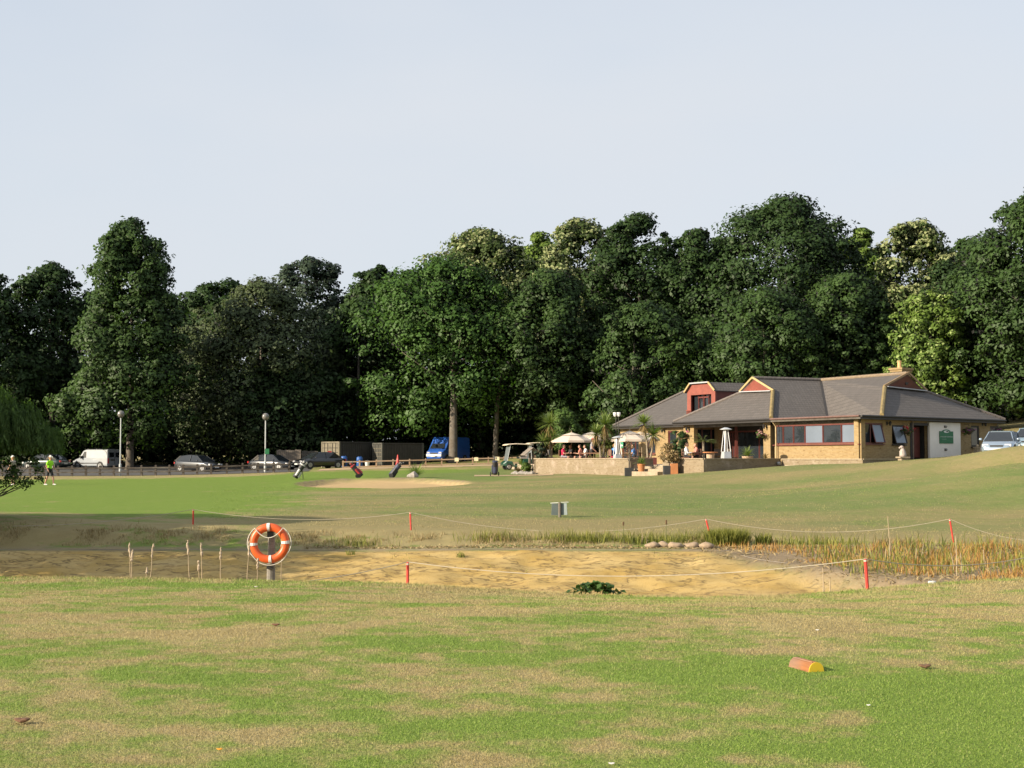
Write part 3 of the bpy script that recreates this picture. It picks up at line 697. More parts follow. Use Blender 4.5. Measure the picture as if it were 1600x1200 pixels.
# ------------------------------------------------------------------ hard surfaces lying on the ground
def patch(name, mat, fn, dz=0.02):
    """the ground cells whose centre satisfies fn, laid a little above the turf"""
    cx = (GX[:-1, :-1] + GX[1:, 1:]) / 2; cy = (GY[:-1, :-1] + GY[1:, 1:]) / 2
    sel = fn(cx, cy).ravel()
    q = quads[sel]; u_, inv = np.unique(q, return_inverse=True)
    V = np.stack([GX, GY, GZ + dz], -1).reshape(-1, 3)[u_]
    me = np_mesh(name, V, inv.reshape(q.shape), mat, smooth=True)
    return tag(link(name, me), kind='structure')
ASPH = plain('asphalt', (0.075, 0.072, 0.070), 0.9, var=0.25, scale=1.2, bumpy=0.2)
GRAVEL = plain('track_gravel', (0.46, 0.33, 0.19), 0.95, var=0.2, scale=2.0, bumpy=0.3)
PX = lambda x, y: 800 + F * x / np.maximum(y, 1)
patch('car_park', ASPH, lambda x, y: (y > 110.8) & (y < 152) & (PX(x, y) < 500 - (150 - y) * 0.5) & (x > -70))
patch('track', GRAVEL, lambda x, y: (y > 112.2 + 0.012 * (PX(x, y) - 600)) & (y < 118) & (PX(x, y) > 500) & (PX(x, y) < 836))
patch('path', GRAVEL, lambda x, y: (y > 89.6 + 0.022 * (850 - PX(x, y))) & (y < 92.4 + 0.022 * (850 - PX(x, y))) & (PX(x, y) > 740) & (PX(x, y) < 862))

# ------------------------------------------------------------------ clubhouse
BRICK = brick('stock_brick', (0.32, 0.212, 0.080), (0.39, 0.285, 0.130), (0.31, 0.24, 0.15))
BRICK2 = brick('terrace_brick', (0.235, 0.175, 0.098), (0.30, 0.235, 0.15), (0.28, 0.24, 0.18), 0.6)
TILE = tiles('roof_tile', (0.120, 0.106, 0.098))
RIDGE = plain('ridge_mortar', (0.24, 0.18, 0.075), 0.9, var=0.25, scale=3)
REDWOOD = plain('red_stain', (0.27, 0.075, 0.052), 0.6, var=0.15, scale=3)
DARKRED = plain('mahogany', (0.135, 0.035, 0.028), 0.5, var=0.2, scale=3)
BARGE = plain('barge_board', (0.48, 0.35, 0.16), 0.7, var=0.1)
DARKW = plain('dark_fascia', (0.028, 0.024, 0.022), 0.6, var=0.2)
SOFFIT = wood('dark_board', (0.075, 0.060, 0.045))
GLASS = glass('window_glass'); 
SKYPANE = plain('sky_tinted_glass', (0.17, 0.205, 0.26), 0.12, var=0.08, scale=1.0, spec=0.6)  # pale panes: the sky's reflection is put into their colour
WHITE = plain('render_white', (0.86, 0.81, 0.75), 0.8, var=0.06, scale=1.5)
LEAD = plain('lead_flashing', (0.42, 0.43, 0.45), 0.5, var=0.1)
DARKIN = plain('dark_interior', (0.03, 0.026, 0.022), 0.9, var=0.3)  # near-black walls: the shade of verandah and porch is in the colour
COPE = plain('coping_stone', (0.36, 0.29, 0.20), 0.9, var=0.2, scale=4)
PAVE = plain('terrace_paving', (0.38, 0.31, 0.23), 0.9, var=0.2, scale=2)

K = Vector((19.2, 77.6)); AV = Vector((-0.47, 0.883)).normalized(); NA = Vector((AV.y, -AV.x))
DB = Vector((0.745, 0.667)).normalized(); NB = Vector((-DB.y, DB.x))
def A2(k, m_): p = K + AV * k + NA * m_; return p
def B2(k, m_): p = K + DB * k + NB * m_; return p
def A3(k, m_, z): p = A2(k, m_); return Vector((p.x, p.y, z))
def B3(k, m_, z): p = B2(k, m_); return Vector((p.x, p.y, z))
def kA(px, m_):      # where the A-line at offset m_ is seen at px
    u = (px - 800) / F; p0 = A2(0, m_)
    return (p0.x - u * p0.y) / (u * AV.y - AV.x)
def kB(px, m_):
    u = (px - 800) / F; p0 = B2(0, m_)
    return (p0.x - u * p0.y) / (u * DB.y - DB.x)
club = empty('clubhouse', A3(9, 6, 1.2), 0, 'low yellow brick clubhouse with hipped grey tiled roofs and red dormer', 'building')
INV = -Vector(club.location)
def cb(mb, name, mats, parent=None, smooth=False):
    """build in world coordinates under the clubhouse"""
    mb.v = [(Vector(v) + INV) for v in mb.v]
    return mb.build(name, mats, parent or club, smooth)
ZE = 4.0; ZR = 6.70
AL, AR = A3(18.05, 0, ZE), A3(7.78, 0, ZE); KK = A3(0, 0, ZE)
gAl, gAr, apA = A3(14.27, 2.8, 5.88), A3(11.1, 2.8, 5.82), A3(12.7, 2.55, ZR)
BL, BR = B3(2.08, 0, ZE), B3(15.56, 0, ZE)
gBl, gBr, apB = B3(6.83, 2.9, 5.86), B3(11.1, 2.9, 5.74), B3(8.75, 2.6, 6.72)
J = A3(12.5, 7.9, ZR); V0 = Vector((19.4, 86.4, ZE))
CL, CA = A3(30.2, 2.9, ZE), A3(18.05, 2.9, ZE); CR = A3(27.9, 8.1, ZR); CB = A3(30.2, 13.3, ZE)
Q = Vector((29.0, 100.0, ZE))
gAm, gBm = gAl.lerp(gAr, 0.5), gBl.lerp(gBr, 0.5)
T = 0.09
def roof(poly, name='roof', mat=TILE):
    mb = MB(); mb.slab(poly, T); return cb(mb, name, mat)
roof([AL, AR, gAr, gAl]); r_ar = roof([AR, V0, J, apA, gAr]); roof([AL, gAl, apA, J, CA])
roof([BL, BR, gBr, gBl]); roof([BL, gBl, apB, J, V0]); roof([BR, Q, J, apB, gBr])
roof([CL, CA, J, CR]); roof([CL, CR, CB]); roof([CB, CR, J, Q])
mb = MB(); mb.slab([AR + Vector((0, 0, -0.02)), KK + Vector((0, 0, -0.02)), BL + Vector((0, 0, -0.02)), V0 + Vector((0, 0, -0.02))], 0.1); cb(mb, 'flat_roof', LEAD)
# gablets
def gablet(l, r, ap, side, mat):
    mb = MB(); d = side * 0.05
    n = Vector((-NA.x, -NA.y, 0)) if side == 1 else Vector((-NB.x, -NB.y, 0))
    mb.add([l + n * 0.02, r + n * 0.02, ap + n * 0.02, l - n * 0.1, r - n * 0.1, ap - n * 0.1], [(0, 1, 2), (5, 4, 3), (0, 3, 4, 1), (1, 4, 5, 2), (2, 5, 3, 0)])
    g = cb(mb, 'gable', mat)
    b1 = MB(); up = Vector((0, 0, 0.05))
    b1.bar(l + n * 0.10 + up - (r - l) * 0.05, ap + n * 0.12 + up * 1.4, 0.07, 0.12); b1.bar(r + n * 0.10 + up + (r - l) * 0.05, ap + n * 0.12 + up * 1.4, 0.07, 0.12)
    fl = MB(); fl.bar(l + n * 0.14 + up * 0.6, r + n * 0.14 + up * 0.6, 0.2, 0.06)
    return g, b1, fl
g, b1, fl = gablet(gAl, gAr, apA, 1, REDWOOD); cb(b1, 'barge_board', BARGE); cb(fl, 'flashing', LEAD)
nn = Vector((-NA.x, -NA.y, 0)) * 0.05
for s_ in (0.22, 0.5, 0.78):
    mb = MB(); p = gAl.lerp(gAr, s_) + nn; top = p + Vector((0, 0, 0.72 * (1 - abs(s_ - 0.5) * 2) + 0.05)); mb.bar(p, top, 0.05, 0.05); cb(mb, 'batten', REDWOOD)
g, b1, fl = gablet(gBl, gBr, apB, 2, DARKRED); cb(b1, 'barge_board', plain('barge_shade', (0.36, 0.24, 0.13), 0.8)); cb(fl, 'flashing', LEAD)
mb = MB(); cB = (gBl + gBr) / 2 + Vector((0, 0, 0.42)) - Vector((NB.x, NB.y, 0)) * 0.06
mb.tube([cB, cB - Vector((NB.x, NB.y, 0)) * 0.1], 0.17, 12); cb(mb, 'round_vent', DARKW)
# ridge and hip tiles, bedded in yellow mortar
def hips(p, q, r, mat, step=0.33, lift=0.03):
    p = Vector(p); q = Vector(q); n = max(2, int((q - p).length / step))
    mb = MB()
    for i in range(n):
        a = p.lerp(q, i / n) + Vector((0, 0, lift)); b_ = p.lerp(q, (i + 1.06) / n) + Vector((0, 0, lift + 0.018))
        mb.tube([a, b_], [r * 1.04, r], 8)
    return cb(mb, 'ridge_tiles', mat)
hips(AR, gAr, 0.12, RIDGE); hips(BL, gBl, 0.12, RIDGE)
GREYR = plain('ridge_grey', (0.17, 0.145, 0.13), 0.85)
hips(AL, gAl, 0.09, GREYR); hips(BR, gBr, 0.09, GREYR); hips(CL, CR, 0.10, GREYR)
hips(apA, J, 0.11, GREYR); hips(J, apB, 0.11, plain('ridge_buff', (0.24, 0.18, 0.12), 0.9)); hips(CR, J, 0.10, GREYR)
mb = MB(); mb.bar(V0 + Vector((0, 0, 0.03)), J + Vector((0, 0, 0.03)), 0.2, 0.03); cb(mb, 'valley', DARKW)
# eaves: fascia, gutter, soffit
def eave(p, q, n2, fm=DARKW, gm=DARKW):
    p = Vector(p); q = Vector(q); d = (q - p).normalized(); n3 = Vector((n2.x, n2.y, 0))
    mb = MB(); mb.bar(p + Vector((0, 0, -0.13)), q + Vector((0, 0, -0.13)), 0.06, 0.2); cb(mb, 'fascia', fm)
    mb = MB(); mb.tube([p - n3 * 0.07 + Vector((0, 0, -0.06)), q - n3 * 0.07 + Vector((0, 0, -0.06))], 0.06, 8); cb(mb, 'gutter', gm)
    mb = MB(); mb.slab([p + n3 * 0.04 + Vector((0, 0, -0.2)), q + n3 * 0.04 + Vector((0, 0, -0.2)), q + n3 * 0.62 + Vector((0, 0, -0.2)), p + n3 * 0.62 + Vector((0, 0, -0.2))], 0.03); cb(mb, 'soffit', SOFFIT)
eave(AL, AR, NA); eave(AR, KK, NA, SOFFIT, plain('gutter_brown', (0.16, 0.09, 0.075), 0.5)); eave(KK, BR, NB); eave(CL, CA, NA)
mb = MB(); mb.bar(AL + Vector((0, 0, -0.13)), CA + Vector((0, 0, -0.13)), 0.06, 0.2); cb(mb, 'fascia', DARKW)
mb = MB(); mb.bar(BR + Vector((0, 0, -0.13)), Q + Vector((0, 0, -0.13)), 0.06, 0.2); cb(mb, 'fascia', DARKW)
# walls with openings
ZB = 0.6; ZT = 3.86
def wall(fn, k0, k1, m_, ops, mat=BRICK, z0=ZB, z1=ZT, th=0.3, name='wall'):
    """fn = A3 or B3; ops = (k0, k1, z0, z1) openings sorted by k"""
    mb = MB()
    def bx(a, b_, za, zb):
        if b_ - a < 0.01 or zb - za < 0.01: return
        P = [fn(a, m_, 0), fn(b_, m_, 0), fn(b_, m_ + th, 0), fn(a, m_ + th, 0)]
        mb.prism([(p.x, p.y) for p in P], za, zb)
    cur = k0
    for (a, b_, za, zb) in sorted(ops):
        bx(cur, a, z0, z1); bx(a, b_, z0, za); bx(a, b_, zb, z1); cur = b_
    bx(cur, k1, z0, z1)
    return cb(mb, name, mat)
def window(fn, a, b_, z0, z1, m_, bars=(), mat=DARKRED, panes=None, fw=0.07, tilt=None, name='window', sill=True):
    """frame part with its panes as sub-parts; bars are fractions of the width"""
    mb = MB()
    def v(k, z, d=0.0): return fn(k, m_ + 0.08 + d, z)
    mb.bar(v(a, z0 + fw / 2), v(b_, z0 + fw / 2), 0.1, fw); mb.bar(v(a, z1 - fw / 2), v(b_, z1 - fw / 2), 0.1, fw)
    ks = [a + fw / 2] + [a + (b_ - a) * f for f in bars] + [b_ - fw / 2]
    for k in ks: mb.bar(v(k, z0 + fw), v(k, z1 - fw), 0.1, fw * (1.0 if k in (ks[0], ks[-1]) else 0.8))
    if sill: mb.bar(fn(a - 0.05, m_ - 0.04, z0 - 0.04), fn(b_ + 0.05, m_ - 0.04, z0 - 0.04), 0.16, 0.06)
    o = cb(mb, name, mat)
    for i in range(len(ks) - 1):
        pm = GLASS if panes is None else panes[i]
        p = MB()
        if tilt and i in tilt:      # top-hung sash pushed open
            n3 = (fn(0, -1, 0) - fn(0, 0, 0))
            q0, q1 = v(ks[i] + fw, z1 - fw, -0.03), v(ks[i + 1] - fw, z1 - fw, -0.03); off = n3 * 0.26
            q2, q3 = v(ks[i + 1] - fw, z0 + fw, -0.03) + off, v(ks[i] + fw, z0 + fw, -0.03) + off
            p.slab([q0, q1, q2, q3], 0.02)
            s = MB()
            for u_, w_ in ((q0, q1), (q1, q2), (q2, q3), (q3, q0)): s.bar(u_ + n3 * 0.012, w_ + n3 * 0.012, 0.06, 0.05)
            s.v = [(Vector(x) + INV) for x in s.v]; s.build('sash', mat, o)
        else:
            p.bar(v((ks[i] + ks[i + 1]) / 2, z0 + fw, 0.02), v((ks[i] + ks[i + 1]) / 2, z1 - fw, 0.02), abs(ks[i + 1] - ks[i]), 0.02, up=(NA.x, NA.y, 0) if fn is A3 else (NB.x, NB.y, 0))
            
        p.v = [(Vector(x) + INV) for x in p.v]; p.build('pane', pm, o)
    return o
# window bay wall (A line, k 0.45 .. 7.6)
MW = 0.45
wk = [kA(p, MW) for p in (1378, 1345.5, 1340, 1312, 1284, 1257, 1210)]
kc = 0.45
bayops = [(kc + 0.12, kA(1210, MW), 2.42, 3.58)]
wall(A3, kc, 7.55, MW, bayops)
mb = MB()   # boarding over the windows
nb_ = 52; ka_, kb_ = kc + 0.02, 7.5
for i in range(nb_):
    k0 = ka_ + (kb_ - ka_) * i / nb_; k1 = ka_ + (kb_ - ka_) * (i + 0.86) / nb_
    mb.bar(A3((k0 + k1) / 2, MW - 0.03, 3.60), A3((k0 + k1) / 2, MW - 0.03, 3.84), k1 - k0, 0.03, up=(NA.x, NA.y, 0))
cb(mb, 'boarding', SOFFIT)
def rel(px, a, b_): return (kA(px, MW) - a) / (b_ - a)
ka_, kb_ = bayops[0][0], bayops[0][1]
window(A3, ka_, kb_, 2.42, 3.58, MW, sorted([rel(p, ka_, kb_) for p in (1313, 1284, 1256, 1238, 1222)]), DARKRED, [SKYPANE, GLASS, SKYPANE, GLASS, GLASS, GLASS], 0.09, tilt=())
# the short return of the bay and the end wall of the right wing (B line)
MBW = 0.45
bo = [(0.6, kB(1379, MBW), 2.42, 3.58), (kB(1393.5, MBW), kB(1413, MBW), 2.4, 3.5), (kB(1421.5, MBW), kB(1451, MBW), 1.0, 3.62), (kB(1517, MBW), kB(1530, MBW), 2.3, 3.6), (kB(1546.5, MBW), kB(1558, MBW), 2.2, 3.6)]
wall(B3, 0.47, 15.0, MBW, bo)
window(B3, bo[0][0], bo[0][1], 2.42, 3.58, MBW, (0.5,), DARKRED, [GLASS, SKYPANE], 0.07, tilt=(1,))
window(B3, bo[1][0], bo[1][1], 2.4, 3.5, MBW, (), DARKW, [SKYPANE], 0.06, tilt=(0,))
CURT = plain('curtain', (0.30, 0.27, 0.22), 0.9)
window(B3, bo[3][0], bo[3][1], 2.3, 3.6, MBW, (), DARKW, [CURT], 0.1)
window(B3, bo[4][0], bo[4][1], 2.2, 3.6, MBW, (), DARKW, [CURT], 0.1)
# porch: dark doorway, open door leaf, white rendered panel with the green sign
mb = MB(); a, b_ = bo[2][0], bo[2][1]
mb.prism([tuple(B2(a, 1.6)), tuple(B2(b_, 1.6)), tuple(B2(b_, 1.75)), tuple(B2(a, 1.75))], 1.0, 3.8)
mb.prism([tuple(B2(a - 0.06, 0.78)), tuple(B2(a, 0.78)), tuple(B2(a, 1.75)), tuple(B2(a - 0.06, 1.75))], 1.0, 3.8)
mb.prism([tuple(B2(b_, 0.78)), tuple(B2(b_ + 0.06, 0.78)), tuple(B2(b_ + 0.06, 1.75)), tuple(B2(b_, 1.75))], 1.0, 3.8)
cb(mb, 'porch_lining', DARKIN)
mb = MB()
mb.bar(B3(a + 0.06, MBW - 0.02, 1.5), B3(a + 0.06, MBW - 0.02, 3.6), 0.12, 0.12); mb.bar(B3(b_ - 0.06, MBW - 0.02, 1.5), B3(b_ - 0.06, MBW - 0.02, 3.6), 0.12, 0.12)
mb.bar(B3(a, MBW - 0.02, 3.58), B3(b_, MBW - 0.02, 3.58), 0.12, 0.14)
door = cb(mb, 'door', DARKW)
mb = MB(); mb.bar(B3((a + b_) / 2 + 0.35, 0.95, 1.65), B3((a + b_) / 2 + 0.35, 0.95, 3.45), 0.85, 0.05, up=(NB.x, NB.y, 0)); mb.v = [Vector(x) + INV for x in mb.v]; mb.build('door_leaf', DARKRED, door)
mb = MB(); mb.bar(B3(a + 0.16, MBW - 0.1, 1.5), B3(a + 0.16, MBW - 0.1, 3.85), 0.07, 0.07); cb(mb, 'downpipe', plain('pipe_grey', (0.20, 0.15, 0.11), 0.6))
pa_, pb_ = kB(1452.5, 0.3), kB(1500.5, 0.3)
mb = MB(); mb.prism([tuple(B2(pa_, 0.30)), tuple(B2(pb_, 0.30)), tuple(B2(pb_, 0.445)), tuple(B2(pa_, 0.445))], 1.2, 3.72); cb(mb, 'rendered_panel', WHITE)
GREEN = plain('sign_green', (0.012, 0.150, 0.055), 0.45, var=0.08)
SIGNW = plain('sign_white', (0.75, 0.75, 0.72), 0.5, var=0.05)
sg = empty('wall_sign', B3((kB(1467.5, 0.28) + kB(1488.5, 0.28)) / 2, 0.27, zat(692, 81)), math.atan2(DB.y, DB.x), 'green wall sign with white oval emblem on the white panel by the clubhouse door', 'sign')
sw = kB(1488.5, 0.28) - kB(1467.5, 0.28)
mb = MB(); mb.box((0, 0, 0.36), (sw, 0.04, 0.72))
el = [(0.30 * sw * math.cos(i * math.pi / 10), 0.13 * math.sin(i * math.pi / 10)) for i in range(11)]
n_ = len(el); mb.add([(x, -0.02, 0.7 + z) for x, z in el] + [(x, 0.02, 0.7 + z) for x, z in el], [tuple(range(n_)), tuple(range(2 * n_ - 1, n_ - 1, -1))] + [(i, i + 1, n_ + i + 1, n_ + i) for i in range(n_ - 1)])
mb.build('board', GREEN, sg)
mb = MB()
def ell(mb, cx, cz_, rx, rz_, y0, y1, n=18):
    vs = [(cx + rx * math.cos(2 * math.pi * i / n), y, cz_ + rz_ * math.sin(2 * math.pi * i / n)) for y in (y0, y1) for i in range(n)]
    mb.add(vs, [tuple(range(n)), tuple(range(2 * n - 1, n - 1, -1))] + [(i, (i + 1) % n, n + (i + 1) % n, n + i) for i in range(n)])
ell(mb, -0.02 * sw, 0.70, 0.20 * sw, 0.07, -0.034, -0.021); mb.build('emblem', SIGNW, sg)
mb = MB(); ell(mb, 0.04 * sw, 0.71, 0.10 * sw, 0.032, -0.042, -0.035); mb.build('emblem_mark', plain('sign_dark', (0.02, 0.05, 0.03), 0.5), sg)
mb = MB(); rgs = random.Random(4); x = -0.46 * sw
while x < 0.45 * sw:      # a line of small white lettering too small to read in the photograph
    wl = rgs.uniform(0.014, 0.03); hh = rgs.choice((0.05, 0.05, 0.065)); mb.box((x, -0.024, 0.365 + hh / 2), (wl, 0.006, hh)); x += wl + rgs.choice((0.012, 0.012, 0.035))
mb.build('lettering', plain('letter_white', (0.45, 0.52, 0.46), 0.6), sg)
mb = MB(); x = -0.36 * sw
while x < 0.0: wl = rgs.uniform(0.014, 0.026); mb.box((x, -0.024, 0.25), (wl, 0.006, 0.05)); x += wl + 0.014
mb.build('small_lettering', plain('letter_dim', (0.20, 0.33, 0.24), 0.6), sg)
def bulkhead(px, py, lab):
    o = empty('wall_lamp', B3(kB(px, 0.26), 0.28, zat(py, 81)), math.atan2(DB.y, DB.x), lab, 'lamp')
    m1 = MB(); m1.box((0, 0, 0), (0.22, 0.05, 0.13)); m1.build('back_plate', DARKW, o)
    m1 = MB(); m1.ball((-0.05, -0.04, 0), 0.05, 8, 6); m1.ball((0.06, -0.04, 0), 0.05, 8, 6); m1.build('lens', plain('lamp_grey', (0.3, 0.3, 0.3), 0.3), o)
bulkhead(1477.5, 665, 'small dark twin lamp above the green wall sign'); bulkhead(1477.5, 702, 'small dark twin lamp below the green wall sign')
# left wing: verandah opening on the A line
kp0, kp1, kp2, kp3 = kA(1205, MW) + 0.1, kA(1192.5, MW), kA(1084, MW), 17.55
wall(A3, kp0, kp1, MW, []); wall(A3, kp2, kp3, MW, [])
mb = MB(); mb.bar(A3(kp0, MW + 0.14, 3.72), A3(kp3, MW + 0.14, 3.72), 0.24, 0.26); cb(mb, 'beam', SOFFIT)
mb = MB(); mb.prism([tuple(A2(17.25, MW + 0.3)), tuple(A2(17.55, MW + 0.3)), tuple(A2(17.55, 3.35)), tuple(A2(17.25, 3.35))], ZB, ZT); cb(mb, 'wall', BRICK)
mb = MB(); mb.prism([tuple(A2(17.23, 0.95)), tuple(A2(17.245, 0.95)), tuple(A2(17.245, 3.2)), tuple(A2(17.23, 3.2))], 1.5, 3.5); cb(mb, 'side_glazing', GLASS)
for mm in (0.95, 1.7, 2.45, 3.2): mb = MB(); mb.bar(A3(17.2, mm, 1.4), A3(17.2, mm, 3.55), 0.09, 0.09); cb(mb, 'glazing_bar', DARKRED)
# recessed back of the verandah: brick piers, dark doors
MV = 3.4
vo = []
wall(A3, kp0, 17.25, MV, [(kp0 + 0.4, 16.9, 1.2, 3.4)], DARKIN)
window(A3, kp0 + 0.4, kA(1150, MV), 1.2, 3.4, MV, (0.33, 0.66), DARKRED, None, 0.1, name='verandah_door', sill=False)
window(A3, kA(1150, MV) + 0.02, 16.9, 1.2, 3.4, MV, (0.2, 0.4, 0.6, 0.8), DARKRED, None, 0.1, name='verandah_door', sill=False)
mb = MB(); mb.bar(A3(kA(1150, 2.6), 2.6, 1.2), A3(kA(1150, 2.6), 2.6, 3.7), 0.16, 0.16); cb(mb, 'timber_post', DARKRED)
mb = MB(); mb.prism([tuple(A2(kA(1122, 2.6) , 2.6)), tuple(A2(kA(1122, 2.6) + 0.42, 2.6)), tuple(A2(kA(1122, 2.6) + 0.42, 3.0)), tuple(A2(kA(1122, 2.6), 3.0))], 1.2, 3.7); cb(mb, 'brick_pier', BRICK)
mb = MB(); mb.prism([tuple(A2(kA(1110, 3.0), 3.0)), tuple(A2(kA(1110, 3.0) + 0.35, 3.0)), tuple(A2(kA(1110, 3.0) + 0.35, 3.3)), tuple(A2(kA(1110, 3.0), 3.3))], 1.2, 3.7); cb(mb, 'brick_pier', BRICK)
mb = MB(); mb.prism([tuple(A2(kp0 + 0.02, MW + 0.3)), tuple(A2(kp0 + 0.32, MW + 0.3)), tuple(A2(kp0 + 0.32, MV)), tuple(A2(kp0 + 0.02, MV))], ZB, ZT); cb(mb, 'wall', BRICK)
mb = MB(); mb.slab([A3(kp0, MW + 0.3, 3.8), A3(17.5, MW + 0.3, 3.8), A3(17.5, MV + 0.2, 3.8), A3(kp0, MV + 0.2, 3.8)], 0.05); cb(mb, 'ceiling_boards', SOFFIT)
# set-back wing (C)
MC = 3.35
co = [(kA(1057, MC), kA(1043.5, MC), 1.9, 3.55), (kA(1024, MC), kA(1010, MC), 1.9, 3.1), (kA(998, MC), kA(972, MC), 1.25, 3.0)]
wall(A3, 17.56, 29.9, MC, co)
window(A3, *co[0][:2], 1.9, 3.55, MC, (), DARKRED, None, 0.12); window(A3, *co[1][:2], 1.9, 3.1, MC, (0.5,), DARKRED, None, 0.1); window(A3, *co[2][:2], 1.25, 3.0, MC, (0.25, 0.5, 0.75), DARKRED, None, 0.09, name='terrace_door', sill=False)
# the unseen outer walls
def wseg(p, q, th=0.3):
    mb = MB(); p = Vector((p[0], p[1])); q = Vector((q[0], q[1])); n = Vector((-(q - p).y, (q - p).x)).normalized() * th
    mb.prism([tuple(p), tuple(q), tuple(q + n), tuple(p + n)], ZB, ZT); cb(mb, 'wall', BRICK)
wseg(A2(29.9, 3.66), A2(29.9, 12.9)); wseg(A2(29.6, 12.9), (28.2, 99.4)); wseg((28.5, 99.3), B2(15.0, 0.8))
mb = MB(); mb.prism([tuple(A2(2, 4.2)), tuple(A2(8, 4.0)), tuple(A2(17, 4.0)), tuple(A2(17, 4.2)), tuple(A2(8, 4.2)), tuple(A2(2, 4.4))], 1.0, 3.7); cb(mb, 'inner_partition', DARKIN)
# dormer
MD = 3.9
dk0, dk1 = 18.7, 22.0
mb = MB()
zt0, zt1 = 6.30, 6.78
def D3(k, m_, z): return A3(k, m_, z)
f0 = [D3(dk0, MD, 4.2), D3(dk1, MD, 4.2), D3(dk1, MD, zt0), D3(21.45, MD, zt1), D3(19.3, MD, zt1), D3(dk0, MD, zt0)]
wl_, wr_ = 19.15, 21.55
wz1 = 6.0
for poly in ([D3(dk0, MD, 4.2), D3(wl_, MD, 4.2), D3(wl_, MD, wz1), D3(dk0, MD, zt0)], [D3(wr_, MD, 4.2), D3(dk1, MD, 4.2), D3(dk1, MD, zt0), D3(wr_, MD, wz1)], [D3(wl_, MD, wz1), D3(wr_, MD, wz1), D3(dk1, MD, zt0), D3(21.45, MD, zt1), D3(19.3, MD, zt1), D3(dk0, MD, zt0)]):
    n3 = Vector((NA.x, NA.y, 0)) * 0.1; n_ = len(poly)
    mb.add(poly + [p + n3 for p in poly], [tuple(range(n_)), tuple(range(2 * n_ - 1, n_ - 1, -1))] + [(i, (i + 1) % n_, n_ + (i + 1) % n_, n_ + i) for i in range(n_)])
dorm = cb(mb, 'dormer', REDWOOD)
def sub(mb, name, mat): mb.v = [Vector(x) + INV for x in mb.v]; return mb.build(name, mat, dorm)
mb = MB(); mb.prism([tuple(A2(dk0, MD + 0.1)), tuple(A2(dk0 + 0.12, MD + 0.1)), tuple(A2(dk0 + 0.12, 8.0)), tuple(A2(dk0, 8.0))], 4.3, zt0); mb.prism([tuple(A2(dk1 - 0.12, MD + 0.1)), tuple(A2(dk1, MD + 0.1)), tuple(A2(dk1, 8.0)), tuple(A2(dk1 - 0.12, 8.0))], 4.3, zt0); sub(mb, 'cheek', DARKRED)
e = 0.14
mb = MB(); mb.slab([D3(dk0 - e, MD - e, zt0 - 0.08), D3(19.3, MD - e, zt1 + 0.03), D3(19.3, 8.4, zt1 + 0.03), D3(dk0 - e, 8.4, zt0 - 0.08)], 0.06); mb.slab([D3(dk1 + e, MD - e, zt0 - 0.08), D3(21.45, MD - e, zt1 + 0.03), D3(21.45, 8.4, zt1 + 0.03), D3(dk1 + e, 8.4, zt0 - 0.08)], 0.06); mb.slab([D3(19.3, MD - e, zt1 + 0.035), D3(21.45, MD - e, zt1 + 0.035), D3(21.45, 8.4, zt1 + 0.035), D3(19.3, 8.4, zt1 + 0.035)], 0.06); sub(mb, 'dormer_roof', TILE)
mb = MB(); 
for p, q in ((D3(dk0 - e, MD - e - 0.03, zt0 - 0.08), D3(19.3, MD - e - 0.03, zt1 + 0.04)), (D3(dk1 + e, MD - e - 0.03, zt0 - 0.08), D3(21.45, MD - e - 0.03, zt1 + 0.04))): mb.bar(p, q, 0.06, 0.12)
sub(mb, 'barge_board', BARGE)
mb = MB(); mb.bar(D3(19.3, MD - e - 0.03, zt1 + 0.04), D3(21.45, MD - e - 0.03, zt1 + 0.04), 0.06, 0.09); sub(mb, 'dormer_fascia', LEAD)
mb = MB(); mb.bar(D3((wl_ + wr_) / 2, MD + 0.32, 4.2), D3((wl_ + wr_) / 2, MD + 0.32, wz1), wr_ - wl_, 0.02, up=(NA.x, NA.y, 0)); sub(mb, 'pane', GLASS)
mb = MB()
for k in (19.75, 20.32, 20.38, 20.95): mb.bar(D3(k, MD + 0.24, 4.3), D3(k, MD + 0.24, wz1), 0.08, 0.08)
mb.bar(D3(19.7, MD + 0.24, 5.82), D3(21.0, MD + 0.24, 5.82), 0.07, 0.1); sub(mb, 'casement', DARKRED)
mb = MB()
for i in range(7): mb.bar(D3(dk1 - 0.05 - i * 0.09, MD - 0.1, 4.45), D3(dk1 - 0.05 - i * 0.09, MD - 0.1, 4.95), 0.03, 0.03)
mb.bar(D3(dk1, MD - 0.1, 4.95), D3(dk1 - 0.62, MD - 0.1, 4.95), 0.04, 0.05); sub(mb, 'railing', REDWOOD)
# chimney
cp_ = pt(1408, 585, 91); cx, cy = cp_.x, cp_.y
mb = MB(); mb.box((cx, cy, 6.5), (1.05, 0.75, 1.4), rz=math.atan2(DB.y, DB.x)); mb.box((cx, cy, 7.24), (1.2, 0.9, 0.14), rz=math.atan2(DB.y, DB.x)); mb.box((cx, cy, 7.36), (1.34, 1.02, 0.13), rz=math.atan2(DB.y, DB.x)); ch = cb(mb, 'chimney', BRICK)
mb = MB(); mb.lathe([(0.15, 0), (0.13, 0.1), (0.12, 0.4), (0.15, 0.42), (0.15, 0.48)], (cx - 0.1, cy, 7.42)); mb.v = [Vector(x) + INV for x in mb.v]; mb.build('chimney_pot', plain('clay_pot', (0.62, 0.38, 0.18), 0.85), ch)
# downpipe by the bay
mb = MB(); mb.tube([A3(7.72, 0.3, 1.2), A3(7.72, 0.3, 3.5), A3(7.72, 0.0, 3.85)], 0.045, 8); cb(mb, 'downpipe', plain('pipe_buff', (0.5, 0.38, 0.2), 0.6))

